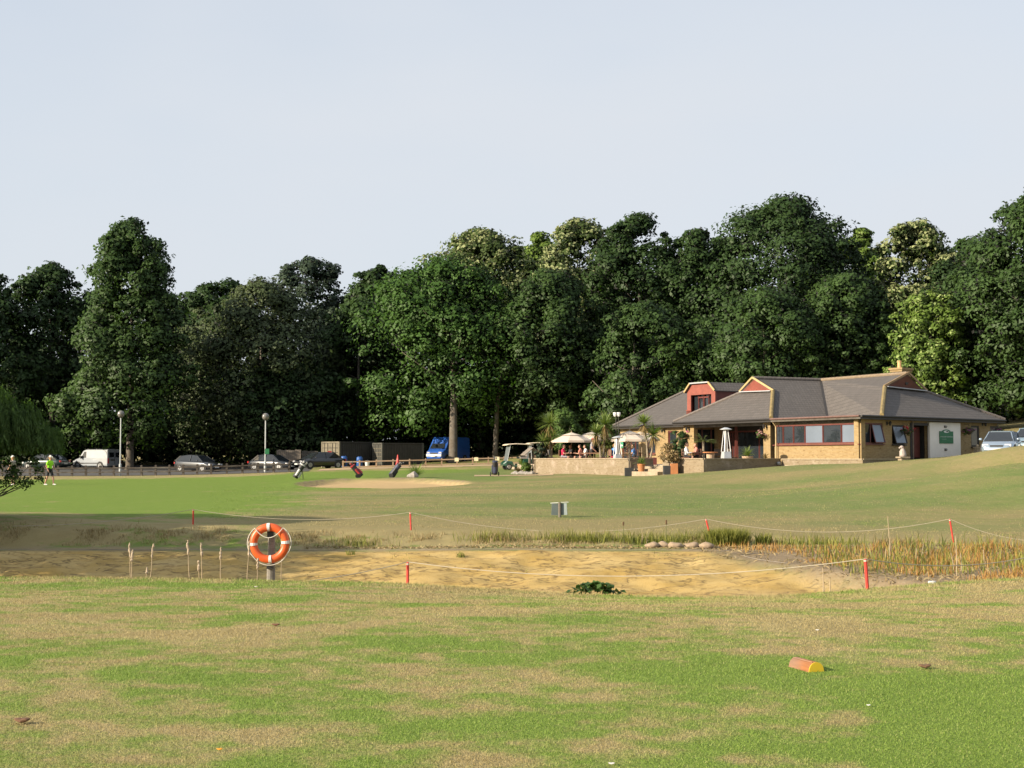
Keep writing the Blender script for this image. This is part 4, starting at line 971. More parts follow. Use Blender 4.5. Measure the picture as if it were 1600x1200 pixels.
# ------------------------------------------------------------------ terrace
TC = Vector((10.6, 78.0)); AT = AV
def tF(k, z): p = TC + AT * k; return Vector((p.x, p.y, z))
TR = TC + DB * 6.9
TL = TC + AT * 19.4
LW = TR - AT * 6.96; LW2 = LW + DB * 3.1
mb = MB(); mb.prism([tuple(TL + NA * 0.1), tuple(TC + AT * 7.42 + NA * 0.1), tuple(TC + AT * 7.42 + NA * 1.6), tuple(TC + AT * 4.02 + NA * 1.6), tuple(TC + AT * 4.02 + NA * 0.1), tuple(TC + NA * 0.1 + NB * 0.1), tuple(TR + NB * 0.1), tuple(LW + NA * 0.1 + NB * 0.1), tuple(LW2 + NB * 0.1), (27, 90), (24, 98), tuple(A2(29, 12)), tuple(A2(33.5, -4.0))], -0.4, 1.2)
tag(mb.build('terrace', PAVE), kind='structure')
def brick_wall(name, p, q, zt, zb, label, inner, group=None):
    """garden wall with separate coping stones; p -> q, inner = inward normal"""
    p = Vector(p); q = Vector(q); L = (q - p).length; d = (q - p) / L
    root = empty(name, (p.x, p.y, zb), 0, label, 'wall', group); root['kind'] = 'thing'
    mb = MB(); n = inner * 0.22
    mb.prism([(0, 0), tuple(q - p), tuple(q - p + n), tuple(n)], 0, zt - 0.06 - zb); mb.build('brickwork', BRICK2, root)
    ns = max(1, round(L / 0.9)); st = None
    for i in range(ns):
        if st is None:
            c_ = MB(); c_.box((0, 0, 0), (L / ns - 0.012, 0.32, 0.06)); st = c_.mesh('coping_stone', COPE)
        c2 = d * (L * (i + 0.5) / ns) + inner * 0.11
        link('coping_stone', st, root, (c2.x, c2.y, zt - 0.03 - zb), (0, 0, math.atan2(d.y, d.x)))
    return root
ZW = 1.6
brick_wall('terrace_wall', TC + AT * 7.42, TL, ZW, -0.2, 'long pale brick terrace wall in front of the parasols', NA)
brick_wall('terrace_wall', TC, TC + AT * 4.02, ZW, -0.1, 'short sunlit terrace wall between the steps and its shaded corner', NA)
brick_wall('terrace_wall', TC + DB * 0.02, TR, ZW, 0.0, 'shaded terrace wall below the white-topped patio heater', NB)
brick_wall('terrace_wall', LW, TR - AT * 0.1, ZW - 0.02, 0.4, 'low sunlit garden wall below the bay windows', NA)
brick_wall('terrace_wall', LW + DB * 0.02, LW2, ZW - 0.02, 0.4, 'short shaded garden wall below the right end of the bay windows', NB)
brick_wall('terrace_wall', TL - AT * 0.02, TL + NA * 6, ZW, -0.2, 'end of the terrace wall beside the rockery', -AT)
for k_, lab in ((7.42, 'brick cheek wall on the left of the terrace steps'), (4.02, 'brick cheek wall on the right of the terrace steps')):
    sgn = 1 if k_ > 5 else -1
    brick_wall('cheek_wall', TC + AT * (k_ + sgn * 0.01) + NA * 0.23, TC + AT * (k_ + sgn * 0.01) + NA * 1.62, ZW, 0.0, lab, AT * (1 if k_ > 5 else -1))
st = empty('garden_steps', tF(5.7, 0.7), 0, 'stone steps rising through the gap in the terrace wall', 'steps')
for i in range(3):
    a, b_ = TC + AT * 7.40 + NA * (-0.35 + 0.5 * i), TC + AT * 4.04 + NA * (-0.35 + 0.5 * i)
    mb = MB(); a2, b2 = a + NA * (0.52 if i < 2 else 0.97), b_ + NA * (0.52 if i < 2 else 0.97)
    mb.prism([tuple(v - Vector(st.location).xy) for v in (a, b_, b2, a2)], -0.5, 0.8 + 0.15 * i - 0.7 + 0.02); mb.build('step', COPE, st)

# ------------------------------------------------------------------ vehicles
TYRE = plain('tyre_rubber', (0.018, 0.018, 0.018), 0.85); RIM = plain('alloy', (0.45, 0.46, 0.47), 0.3, 0.8, 0.1); CHROME = plain('chrome', (0.7, 0.7, 0.7), 0.15, 1.0, 0.05)
AUTOGL = glass('car_glass', (0.018, 0.022, 0.026), 0.02); LAMPW = plain('headlamp', (0.75, 0.76, 0.78), 0.1, 0.3, 0.05); LAMPR = plain('tail_lamp', (0.45, 0.02, 0.02), 0.2, 0, 0.1)
PLASTIC = plain('black_plastic', (0.02, 0.02, 0.021), 0.5); PLATE = plain('plate_white', (0.7, 0.7, 0.66), 0.5, 0, 0.05)
def paint(name, col, metal=0.3): return plain(name, col, 0.28, metal, 0.06, 1.5, 0, 1.0)
def loft(mb, rings, cap=True):
    n = len(rings[0]); b = []
    for r in rings: b += r
    fs = [(i * n + k, i * n + (k + 1) % n, (i + 1) * n + (k + 1) % n, (i + 1) * n + k) for i in range(len(rings) - 1) for k in range(n)]
    if cap: fs += [tuple(range(n)), tuple(range((len(rings) - 1) * n + n - 1, (len(rings) - 1) * n - 1, -1))]
    mb.add(b, fs)
def wheel(root, x, y, r, wd=0.2):
    mb = MB(); mb.tube([(x, y - wd / 2, r), (x, y - wd * 0.42, r), (x, y + wd * 0.42, r), (x, y + wd / 2, r)], [r * 0.9, r, r, r * 0.9], 18)
    w_ = mb.build('wheel', TYRE, root, smooth=False)
    mb = MB(); s_ = 1 if y > 0 else -1
    yy = y + s_ * (wd / 2 + 0.004); mb.tube([(x, yy - s_ * 0.01, r), (x, yy, r)], [r * 0.66, r * 0.62], 16)
    for k in range(5):
        a = k * 2 * math.pi / 5; mb.bar((x, yy + s_ * 0.008, r), (x + math.cos(a) * r * 0.6, yy + s_ * 0.008, r + math.sin(a) * r * 0.6), 0.012, 0.05, up=(0, 1, 0))
    mb.build('rim', RIM, w_)
def ring5(x, hw, zb, zt, sh=0.86, round_=0.10):
    """car body section"""
    h = zt - zb
    return [(x, -hw * 0.90, zb), (x, -hw, zb + 0.16 * h), (x, -hw, zt - round_ * 1.6), (x, -hw * 0.95, zt - round_ * 0.5), (x, -hw * sh, zt), (x, hw * sh, zt), (x, hw * 0.95, zt - round_ * 0.5), (x, hw, zt - round_ * 1.6), (x, hw, zb + 0.16 * h), (x, hw * 0.90, zb)]
def car(label, x, y, heading, pm, L=4.4, W=1.78, H=1.44, group='cars in the car park', style='saloon', dz=0.0):
    root = empty('parked_car', (x, y, gz(x, y) + 0.02 + dz), heading, label, 'car', group)
    sL, sW, sH = L, W / 2, H / 1.44
    if style == 'saloon':
        st = [(-.5, .74, .42, .66), (-.485, .86, .28, .86), (-.40, .95, .22, .93), (-.2, 1, .19, .93), (0, 1, .18, .91), (.2, 1, .19, .89), (.32, .98, .2, .85), (.43, .92, .22, .74), (.485, .82, .25, .62), (.5, .70, .34, .52)]
        cab = [(-.40, .90, .905, .82, .91), (-.22, .90, .86, 1.38, .90), (-.10, .90, .62, 1.44, .9), (.04, .90, .62, 1.43, .9), (.11, .9, .64, 1.38, .88), (.29, .9, .86, .90, .87)]
        roofx = (-.20, .10)
    else:                                   # hatchback / coupe
        st = [(-.5, .76, .40, .70), (-.48, .88, .28, .92), (-.40, .96, .22, .98), (-.2, 1, .19, .95), (0, 1, .18, .92), (.2, 1, .19, .89), (.32, .98, .2, .84), (.43, .90, .22, .72), (.485, .80, .25, .60), (.5, .70, .34, .50)]
        cab = [(-.47, .90, .90, .94, .95), (-.34, .90, .70, 1.36, .94), (-.16, .90, .64, 1.44, .93), (.02, .90, .62, 1.43, .91), (.09, .9, .64, 1.37, .9), (.28, .9, .86, .89, .87)]
        roofx = (-.33, .09)
    mb = MB(); loft(mb, [ring5(fx * sL, f * sW, zb * sH, zt * sH) for fx, f, zb, zt in st])
    body = mb.build('body', pm, root, smooth=True)
    mb = MB(); rr = []
    for fx, wb, wt, zt, zb in cab:
        hb, ht = wb * sW * 0.96, min(wt, 0.9) * sW * (0.98 if zt > 1.2 else 1.05)
        ht = min(ht, hb); z1 = zt * sH; z0 = (min(zb, zt) - 0.03) * sH
        rr.append([(fx * sL, -hb, z0), (fx * sL, -ht, max(z1, z0 + 0.01)), (fx * sL, ht, max(z1, z0 + 0.01)), (fx * sL, hb, z0)])
    loft(mb, rr); mb.build('window_glass', AUTOGL, root)
    # roof skin and pillars
    mb = MB(); tops = [(c[0] * sL, min(c[2], .9) * sW * 0.985, c[3] * sH) for c in cab[1:-1]]
    rr = [[(x_, -h_ * 1.02, z_ - 0.01), (x_, -h_ * 0.9, z_ + 0.025), (x_, h_ * 0.9, z_ + 0.025), (x_, h_ * 1.02, z_ - 0.01)] for x_, h_, z_ in tops]
    loft(mb, rr); mb.build('roof_panel', pm, root, smooth=False)
    for s_ in (-1, 1):
        c0, c1, c4, c5 = cab[0], cab[1], cab[-2], cab[-1]
        yb = s_ * 0.87 * sW; 
        mb = MB(); mb.bar((c5[0] * sL, yb, c5[4] * sH - 0.02), (c4[0] * sL, s_ * min(c4[2], .9) * sW, c4[3] * sH), 0.05, 0.06); mb.build('pillar', pm, root)
        mb = MB(); mb.bar((c0[0] * sL + 0.05, yb, c0[4] * sH - 0.02), (c1[0] * sL, s_ * min(c1[2], .9) * sW, c1[3] * sH), 0.05, 0.12); mb.build('pillar', pm, root)
        mb = MB(); mb.bar((-0.06 * sL, yb * 1.0, 0.91 * sH), (-0.06 * sL, s_ * 0.63 * sW, 1.43 * sH), 0.03, 0.07); mb.build('pillar', pm, root)
    for fx in (-.30, .31):
        for s_ in (-1, 1):
            mb = MB(); mb.tube([(fx * L, s_ * (sW - 0.06), 0.32), (fx * L, s_ * (sW + 0.004), 0.32)], 0.375, 18); mb.build('wheel_arch', PLASTIC, root)
            wheel(root, fx * L, s_ * (sW - 0.075), 0.31)
    for s_ in (-1, 1):
        mb = MB(); mb.box((0.462 * L, s_ * 0.66 * sW, 0.62 * sH), (0.18, 0.34, 0.14)); mb.build('headlight', LAMPW, root)
        mb = MB(); mb.box((-0.485 * L, s_ * 0.72 * sW, 0.76 * sH), (0.12, 0.26, 0.16)); mb.build('tail_light', LAMPR, root)
        mb = MB(); mb.ball((0.20 * L, s_ * (sW + 0.1), 0.97 * sH), 0.1, 8, 6, (0.7, 1.0, 0.75)); mb.build('mirror', pm, root, smooth=True)
    mb = MB(); mb.box((0.492 * L, 0, 0.56 * sH), (0.06, 0.7, 0.13)); mb.build('grille', PLASTIC, root)
    mb = MB(); mb.box((0.507 * L, 0, 0.40 * sH), (0.02, 0.5, 0.11)); mb.build('number_plate', PLATE, root)
    mb = MB(); mb.box((-0.507 * L, 0, 0.55 * sH), (0.02, 0.5, 0.11)); mb.build('number_plate', PLATE, root)
    return root
def van(label, x, y, heading, pm, L, W, H, high=False, rack=False, group=None):
    root = empty('parked_van', (x, y, gz(x, y) + 0.02), heading, label, 'van', group)
    hw = W / 2
    if high: st = [(-.5, .95, .35, H * .97), (-.49, .99, .3, H), (.16, .99, .28, H), (.22, .97, .28, H * .985), (.275, .95, .28, H * .88), (.31, .96, .28, H * .73), (.385, .96, .28, H * .52), (.45, .92, .28, H * .45), (.485, .86, .3, H * .38), (.5, .76, .36, H * .30)]
    else: st = [(-.5, .95, .35, H * .97), (-.49, .99, .3, H), (.10, .99, .28, H), (.165, .97, .28, H * .975), (.19, .96, .28, H * .93), (.30, .96, .28, H * .58), (.42, .93, .28, H * .50), (.48, .86, .3, H * .42), (.5, .76, .36, H * .33)]
    rings = []
    for fx, f, zb, zt in st:
        x_ = fx * L; h_ = f * hw; top = h_ * (0.80 if zt > H * .8 else 0.86)
        rings.append([(x_, -h_ * .94, zb), (x_, -h_, zb + .12), (x_, -h_, min(zt - .1, H * .55)), (x_, -(h_ * .55 + top * .5), zt - .07), (x_, -top, zt), (x_, top, zt), (x_, h_ * .55 + top * .5, zt - .07), (x_, h_, min(zt - .1, H * .55)), (x_, h_, zb + .12), (x_, h_ * .94, zb)])
    mb = MB(); loft(mb, rings); mb.build('body', pm, root, smooth=False)
    if high: w0, w1, zz0, zz1 = .388, .312, H * .525, H * .735
    else: w0, w1, zz0, zz1 = .302, .186, H * .585, H * .935
    mb = MB(); mb.add([(w0 * L + .02, -hw * .82, zz0 + .03), (w0 * L + .02, hw * .82, zz0 + .03), (w1 * L + .02, hw * .72, zz1), (w1 * L + .02, -hw * .72, zz1), (w0 * L, -hw * .82, zz0 + .03), (w0 * L, hw * .82, zz0 + .03), (w1 * L, hw * .72, zz1), (w1 * L, -hw * .72, zz1)], [(0, 1, 2, 3), (7, 6, 5, 4), (0, 4, 5, 1), (1, 5, 6, 2), (2, 6, 7, 3), (3, 7, 4, 0)]); mb.build('windscreen', AUTOGL, root)
    zc = zz0 - .02
    for s_ in (-1, 1):
        y0, y1 = s_ * (hw * .985), s_ * (hw * .93)
        a = [(w0 * L - .30, y0 + s_ * .014, zc), (.09 * L, y0 + s_ * .014, zc), (.09 * L, y1 + s_ * .02, zz1 - .10), (w1 * L - .16, y1 + s_ * .02, zz1 - .10)]
        mb = MB(); mb.add(a + [(p[0], p[1] - s_ * .05, p[2]) for p in a], [(0, 1, 2, 3), (7, 6, 5, 4), (0, 4, 5, 1), (1, 5, 6, 2), (2, 6, 7, 3), (3, 7, 4, 0)]); mb.build('side_window', AUTOGL, root)
        mb = MB(); mb.box((-.505 * L, s_ * hw * .42, H * .72), (.03, hw * .62, H * .24)); mb.build('rear_window', AUTOGL, root)
        mb = MB(); mb.box((-.503 * L, s_ * hw * .86, H * .42), (.04, .12, H * .26)); mb.build('tail_light', LAMPR, root)
        mb = MB(); mb.box((.475 * L, s_ * hw * .66, H * .36), (.16, .30, .2)); mb.build('headlight', LAMPW, root)
        mb = MB(); mb.box((.21 * L, s_ * (hw + .12), H * .60), (.10, .18, .26)); mb.build('mirror', PLASTIC, root)
        mb = MB(); mb.box((-.05 * L, s_ * (hw + .004), H * .30), (.62 * L, .03, .09)); mb.build('side_rail', PLASTIC if not high else pm, root)
        for fx in (-.30, .33):
            mb = MB(); mb.tube([(fx * L, s_ * (hw - .08), .33), (fx * L, s_ * (hw + .006), .33)], .40, 18); mb.build('wheel_arch', PLASTIC, root)
            wheel(root, fx * L, s_ * (hw - .08), .33)
    mb = MB(); mb.box((.492 * L, 0, H * .27), (.14, W * .84, .22)); mb.build('bumper', PLATE if high else PLASTIC, root)
    mb = MB(); mb.box((.49 * L, 0, H * .345), (.08, W * .42, .13)); mb.build('grille', CHROME if high else PLASTIC, root)
    mb = MB(); mb.box((.53 * L, 0, H * .24), (.02, .5, .12)); mb.build('number_plate', PLATE, root)
    mb = MB(); mb.box((-.51 * L, hw * .3, H * .46), (.02, .5, .12)); mb.build('number_plate', plain('plate_dark', (.08, .07, .05), .6), root)
    mb = MB(); mb.bar((-.503 * L, 0, .5), (-.503 * L, 0, H * .93), .02, .02); mb.build('door_seam', PLASTIC, root)
    if rack:
        for fx in (-.42, -.16, .08):
            mb = MB(); mb.bar((fx * L, -hw * .8, H + .06), (fx * L, hw * .8, H + .06), .05, .05)
            for s_ in (-1, 1): mb.bar((fx * L, s_ * hw * .78, H - .05), (fx * L, s_ * hw * .78, H + .06), .05, .05)
            mb.build('roof_bar', PLASTIC, root)
    return root
WP = paint('paint_white', (0.38, 0.41, 0.44), 0.0); BP = paint('paint_blue', (0.03, 0.12, 0.48), 0.1); SP = paint('paint_silver', (0.07, 0.075, 0.08), 0.7); KP = paint('paint_black', (0.012, 0.012, 0.014), 0.1)
NP = paint('paint_dark', (0.02, 0.024, 0.03), 0.2); LP = paint('paint_pale_blue', (0.34, 0.43, 0.53), 0.5); GP = paint('paint_green_dark', (0.012, 0.03, 0.028), 0.3)
van('white panel van with roof bars parked under the tall left tree', xat(151, 133), 133, R(180 - 28), WP, 4.5, 1.9, 1.85, rack=True)
van('blue high-roofed van parked behind the tree trunk', xat(699, 134), 135, R(-118), BP, 5.2, 1.95, 2.4, high=True)
car('silver grey hatchback glinting in the sun, parked facing right', xat(310, 121), 121, R(-32), SP, 4.3, 1.76, 1.44, style='hatch')
car('black saloon behind the lamp post with the green sign', xat(426, 122), 122, R(-28), NP, 4.3, 1.74, 1.36)
car('black saloon facing left in front of the storage containers', xat(499, 122), 122, R(180 + 38), KP, 4.5, 1.78, 1.40)
car('dark green car half hidden behind the willow', xat(72, 132), 132, R(180 - 20), GP, 4.4, 1.76, 1.42)
car('pale blue saloon parked nose-on beside the clubhouse', xat(1570, 79), 79.5, R(-116), LP, 4.5, 1.80, 1.44, 'cars beside the clubhouse', dz=-0.25)
car('pale blue car just showing at the right edge behind another', xat(1622, 83), 84, R(-116), paint('paint_sky', (0.28, 0.40, 0.48), 0.4), 4.4, 1.76, 1.42, 'cars beside the clubhouse', dz=-0.25)

# ------------------------------------------------------------------ car park furniture
FD = wood('fence_dark', (0.045, 0.032, 0.022)); FL = wood('fence_pale', (0.36, 0.24, 0.14)); STEEL = plain('lamp_steel', (0.52, 0.55, 0.56), 0.5, 0.3, 0.06)
def fence(label, pts, mat, posth, rails, step, pw=0.13):
    """post-and-rail: pts = list of (px, Y)"""
    P = [Vector((xat(px, Y), Y, 0)) for px, Y in pts]
    root = empty('fence', (P[0].x, P[0].y, gz(P[0].x, P[0].y)), 0, label, 'fence'); O = Vector(root.location)
    pos = []
    for a, b_ in zip(P[:-1], P[1:]):
        n = max(1, round((b_ - a).length / step))
        pos += [a.lerp(b_, i / n) for i in range(n)]
    pos.append(P[-1])
    for p in pos: p.z = gz(p.x, p.y)
    mb = MB(); mb.box((0, 0, (posth - 0.3) / 2), (pw, pw, posth + 0.3)); mb.add([(-pw / 2, -pw / 2, posth), (pw / 2, -pw / 2, posth), (pw / 2, pw / 2, posth), (-pw / 2, pw / 2, posth), (0, 0, posth + 0.04)], [(0, 1, 4), (1, 2, 4), (2, 3, 4), (3, 0, 4)])
    pm = mb.mesh('post', mat); rr = random.Random(3)
    for p in pos: link('post', pm, root, p - O, (rr.uniform(-.02, .02), rr.uniform(-.02, .02), rr.uniform(-.1, .1)))
    for i in range(0, len(pos) - 1, 2):
        q = pos[min(i + 2, len(pos) - 1)]; mid = pos[min(i + 1, len(pos) - 1)]
        for h in rails:
            mb = MB(); j = Vector((0, 0, rr.uniform(-.02, .02)))
            mb.bar(pos[i] - O + Vector((0, -pw / 2 - .02, h)) + j, q - O + Vector((0, -pw / 2 - .02, h)) - j, 0.05, 0.1); mb.build('rail', mat, root)
    return root
fence('dark timber post-and-rail fence along the car park', [(-40, 109.5), (200, 109.5), (330, 109.5), (452, 110.5)], FD, 0.80, (0.30, 0.62), 1.12, 0.15)
fence('pale timber post-and-rail fence along the gravel track', [(536, 117.5), (640, 117.5), (690, 118), (836, 118)], FL, 0.62, (0.10, 0.52), 1.25, 0.12)
def lamp(label, px, Y, ptop, sign=False):
    x = xat(px, Y); z0 = gz(x, Y); h = zat(ptop, Y) - z0
    root = empty('lamp_post', (x, Y, z0), 0, label, 'street lamp', 'globe lamp posts of the car park')
    mb = MB(); mb.lathe([(0.10, -0.2), (0.10, 0.9), (0.055, 0.95), (0.045, h - 0.5)], n=10); mb.build('pole', STEEL, root)
    mb = MB(); mb.lathe([(0.09, h - 0.55), (0.09, h - 0.45)], n=10); mb.build('collar', PLASTIC, root)
    m_, t_, b_ = _new('smoked_globe') if 'globe' not in MATS else (MATS['globe'], None, None)
    if t_ is not None:
        tcn = N(t_, 'ShaderNodeTexCoord'); n1 = noise(t_, tcn.outputs['Object'], 4, 2); t_.links.new(mixc(t_, n1, (0.10, 0.095, 0.09), (0.2, 0.19, 0.18)), b_.inputs['Base Color']); b_.inputs['Roughness'].default_value = 0.15; MATS['globe'] = m_
    mb = MB(); mb.ball((0, 0, h - 0.25), 0.28, 16, 10); mb.build('globe', MATS['globe'], root, smooth=True)
    if sign:
        mb = MB(); mb.box((0.14, -0.06, h * 0.36), (0.34, 0.03, 0.42)); mb.build('sign_plate', GREEN, root)
lamp('globe lamp post standing in front of the white van', 188, 110.2, 642); lamp('globe lamp post with a small green sign, by the black saloon', 414.5, 110.6, 646, True)
# storage containers and timber fencing behind the cars
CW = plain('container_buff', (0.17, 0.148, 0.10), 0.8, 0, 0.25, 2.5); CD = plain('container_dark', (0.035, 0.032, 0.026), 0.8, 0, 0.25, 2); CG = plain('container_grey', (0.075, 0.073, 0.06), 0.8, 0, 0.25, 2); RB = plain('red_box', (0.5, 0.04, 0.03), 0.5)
def container(label, px, Y, alpha, L, Wd, top, endm, sidem, slats=False):
    """nearest corner at (px, Y); lit end face to the left of it, side face to the right"""
    x0 = xat(px, Y); zg0 = gz(x0, Y) - .05; h = zat(top, Y) - zg0
    root = empty('storage_container', (x0, Y, zg0), R(90) - alpha, label, 'container')
    mb = MB(); mb.box((L / 2, Wd / 2, h / 2), (L - .1, Wd - .1, h - .06)); mb.build('shell', sidem, root)  # side colour is near black, with the unlit face's shade painted in
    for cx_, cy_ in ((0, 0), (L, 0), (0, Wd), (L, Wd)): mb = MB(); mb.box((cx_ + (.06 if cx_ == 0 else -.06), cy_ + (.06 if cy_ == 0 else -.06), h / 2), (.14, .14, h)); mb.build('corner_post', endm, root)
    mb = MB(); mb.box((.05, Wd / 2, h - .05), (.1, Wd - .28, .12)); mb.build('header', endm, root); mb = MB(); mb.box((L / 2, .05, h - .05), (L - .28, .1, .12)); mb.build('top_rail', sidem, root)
    for i in range(2):
        u0 = .14 + (Wd - .28) * i / 2 + .01; u1 = .14 + (Wd - .28) * (i + 1) / 2 - .01
        mb = MB(); mb.box((.02, (u0 + u1) / 2, h / 2), (.05, u1 - u0, h - .3)); d = mb.build('door', endm, root)
        for j in range(1, 5): mb = MB(); mb.box((-.012, (u0 + u1) / 2, .15 + (h - .3) * j / 5), (.016, u1 - u0, .05)); mb.build('door_rib', CW if slats else CD, d)
        for q in (.3, .7): mb = MB(); mb.tube([(-.03, u0 + (u1 - u0) * q, .15), (-.03, u0 + (u1 - u0) * q, h - .15)], .022, 6); mb.build('lock_rod', CD, d)
    mb = MB(); u = .25
    while u < L - .2: mb.box((u, .035, h / 2), (.12, .05, h - .3)); u += .26
    tag(mb.build('corrugation', sidem, root), kind='stuff'); return root
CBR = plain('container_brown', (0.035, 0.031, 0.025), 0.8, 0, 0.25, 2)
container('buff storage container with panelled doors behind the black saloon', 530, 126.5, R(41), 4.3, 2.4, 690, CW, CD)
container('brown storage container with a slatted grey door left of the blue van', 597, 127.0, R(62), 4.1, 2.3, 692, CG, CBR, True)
bx_ = pt(515, 709, 126.9); o = empty('red_box', bx_, 0, 'small red box hung on the buff container door', 'box'); mb = MB(); mb.box((0, 0, 0), (.34, .14, .5)); mb.build('case', RB, o); mb = MB(); mb.box((0, -.08, .2), (.36, .03, .06)); mb.build('lid', plain('red_lid', (.3, .02, .02), .5), o)
def timber_fence(label, px0, px1, Y, top, mat, pw=.19):
    x0, x1 = xat(px0, Y), xat(px1, Y); z0 = gz((x0 + x1) / 2, Y); h = zat(top, Y) - z0
    root = empty('board_fence', (x0, Y, z0), 0, label, 'fence'); rr = random.Random(9); n = int((x1 - x0) / pw)
    mb = MB(); mb.box((0, 0, h / 2 - .1), (pw - .02, .025, h + .2)); bm_ = mb.mesh('board', mat)
    for i in range(n): link('board', bm_, root, ((i + .5) * pw, rr.uniform(-.012, .012), rr.uniform(-.04, .04)))
    mb = MB(); mb.box(((x1 - x0) / 2, .06, h * .8), (x1 - x0, .05, .1)); mb.build('rail', mat, root)
timber_fence('grey close-boarded fence left of the buff container', 432, 471, 131, 703, wood('board_grey', (0.17, 0.135, 0.105))); timber_fence('darker low boarded fence between the grey boards and the buff container', 471.5, 499, 132, 704.5, wood('board_dark', (0.085, 0.075, 0.06)))
DRUM = plain('drum_blue', (0.02, 0.10, 0.34), 0.4)
def drum(label, px, Y, h=.95):
    x = xat(px, Y); root = empty('blue_drum', (x, Y, gz(x, Y)), 0, label, 'drum', 'blue plastic drums by the containers')
    mb = MB(); mb.lathe([(.27, 0), (.29, .05), (.29, .3), (.305, .32), (.29, .34), (.29, .6), (.305, .62), (.29, .64), (.28, h - .05), (.24, h)], n=16); mb.build('barrel', DRUM, root, smooth=True)
    mb = MB(); mb.lathe([(.2, h), (.2, h + .03)], n=14); mb.ball((.12, 0, h + .03), .035, 6, 5); mb.build('lid', DRUM, root)
drum('blue drum standing in the sun beside the buff container', 537.5, 124.5, .95); drum('blue drum in the shade between the two containers', 562, 126.5, .85)
x = xat(574, 122); o = empty('white_bucket', (x, 122, gz(x, 122)), 0, 'white bucket on the gravel below the slatted container door', 'bucket'); mb = MB(); mb.lathe([(.16, 0), (.21, .42), (.22, .44), (.2, .44), (.17, .2)], n=12); mb.build('pail', plain('white_plastic', (.7, .68, .64), .5), o); mb = MB(); mb.tube([(.21, 0, .4), (.15, 0, .52), (0, 0, .57), (-.15, 0, .52), (-.21, 0, .4)], .008, 5); mb.build('handle', STEEL, o)
x = xat(621.5, 112); o = empty('traffic_cone', (x, 112, gz(x, 112)), 0, 'tall red cone standing by the pale fence', 'cone'); mb = MB(); mb.lathe([(.2, .04), (.19, .08), (.17, .3), (.17, .32), (.10, .66), (.035, 1.08), (.03, 1.1)], n=16); mb.build('cone_body', plain('cone_red', (.62, .035, .03), .5), o, smooth=True); mb = MB(); mb.box((0, 0, .02), (.5, .5, .04)); mb.build('base', PLASTIC, o); mb = MB(); mb.lathe([(.108, .64), (.078, .80)], n=16); mb.build('band', plain('cone_band', (.55, .08, .07), .4), o)
CREAM = plain('cream_board', (.72, .66, .42), .6)
for i, (px, lab) in enumerate(((713.5, 'cream notice board on the pale fence beside the thick trunk'), (744, 'cream notice board on the pale fence between the two tree trunks'), (777, 'cream notice board on the pale fence below the thin trunk'))):
    x = xat(px, 117.2); z0 = gz(x, 117.3); o = empty('notice_board', (x, 117.25, z0), 0, lab, 'sign', 'cream notice boards on the pale fence')
    mb = MB(); mb.box((0, 0, .5), (.34, .03, .30)); mb.build('board', CREAM, o); mb = MB(); mb.box((0, .03, .3), (.06, .04, .75)); mb.build('stake', FL, o)

# ------------------------------------------------------------------ golf bags, trolleys, buggies
BAGK = plain('bag_black', (.02, .02, .022), .6); BAGW = plain('bag_white', (.62, .6, .58), .6); BAGR = plain('bag_red', (.42, .03, .04), .6); BAGB = plain('bag_navy', (.03, .04, .09), .6); CLUB = plain('club_head', (.35, .34, .33), .3, .7)
def golf_bag(label, px, Y, tilt, yaw, c1, c2, trolley=True, L=.88, group='golf bags on trolleys'):
    x = xat(px, Y); root = empty('golf_bag', (x, Y, gz(x, Y)), yaw, label, 'golf bag', group)
    d = Vector((math.sin(tilt), 0, math.cos(tilt))); b0 = Vector((-.22 * math.sin(tilt), 0, .12)); sd = Vector((0, 1, 0)); fr = sd.cross(d)
    mb = MB(); mb.tube([b0, b0 + d * .06, b0 + d * .45, b0 + d * (L - .1), b0 + d * L], [.17, .19, .165, .17, .175], 12); bag = mb.build('bag', c1, root, smooth=True)
    mb = MB(); mb.tube([b0 + d * .12 + fr * .13, b0 + d * .5 + fr * .12], [.12, .10], 8); mb.tube([b0 + d * .16 + sd * .13, b0 + d * .74 + sd * .13], .085, 8); mb.tube([b0 + d * .16 - sd * .13, b0 + d * .6 - sd * .13], .085, 8); mb.build('pocket', c2, bag)
    mb = MB(); mb.tube([b0 + d * (L - .05), b0 + d * (L + .01)], .185, 12); mb.build('collar', c2, bag)
    rr = random.Random(int(px)); 
    for i in range(7):
        a = rr.uniform(0, 6.28); q = b0 + d * L + (sd * math.cos(a) + fr * math.sin(a)) * .08; e = q + d * rr.uniform(.12, .28) + (sd * math.cos(a) + fr * math.sin(a)) * .03
        mb = MB(); mb.tube([q - d * .1, e], .008, 5); mb.ball(e + fr * .03,   .065 if i < 3 else .04, 7, 5, (1, .7, .8)); mb.build('club', (c2 if i < 2 else CLUB), root)
    if trolley:
        for s_ in (-1, 1):
            mb = MB(); mb.tube([(-.05, s_ * .27 - .02, .14), (-.05, s_ * .27 + .02, .14)], .14, 14); mb.build('wheel', TYRE, root); mb = MB(); mb.tube([b0 + d * .2, (-.05, s_ * .27, .14)], .014, 6); mb.build('strut', CLUB, root)
        mb = MB(); mb.tube([b0 - d * .02, b0 + d * .95 - fr * .17, b0 + d * 1.05 - fr * .25 - Vector((0, 0, 0))], .014, 6); mb.build('handle', BAGK, root)
    else:
        for s_ in (-1, 1): mb = MB(); mb.tube([b0 + d * .78, Vector((.42, s_ * .22, .0))], .012, 5); mb.build('leg', BAGK, root)
    return root
golf_bag('black and white golf bag on its stand at the left end of the bunker', 464, 88.5, R(32), R(0), BAGK, BAGW, False, .95, None)
golf_bag('black golf bag with a red pocket behind the bunker', 561, 89.5, R(-40), R(15), BAGK, BAGR, True)
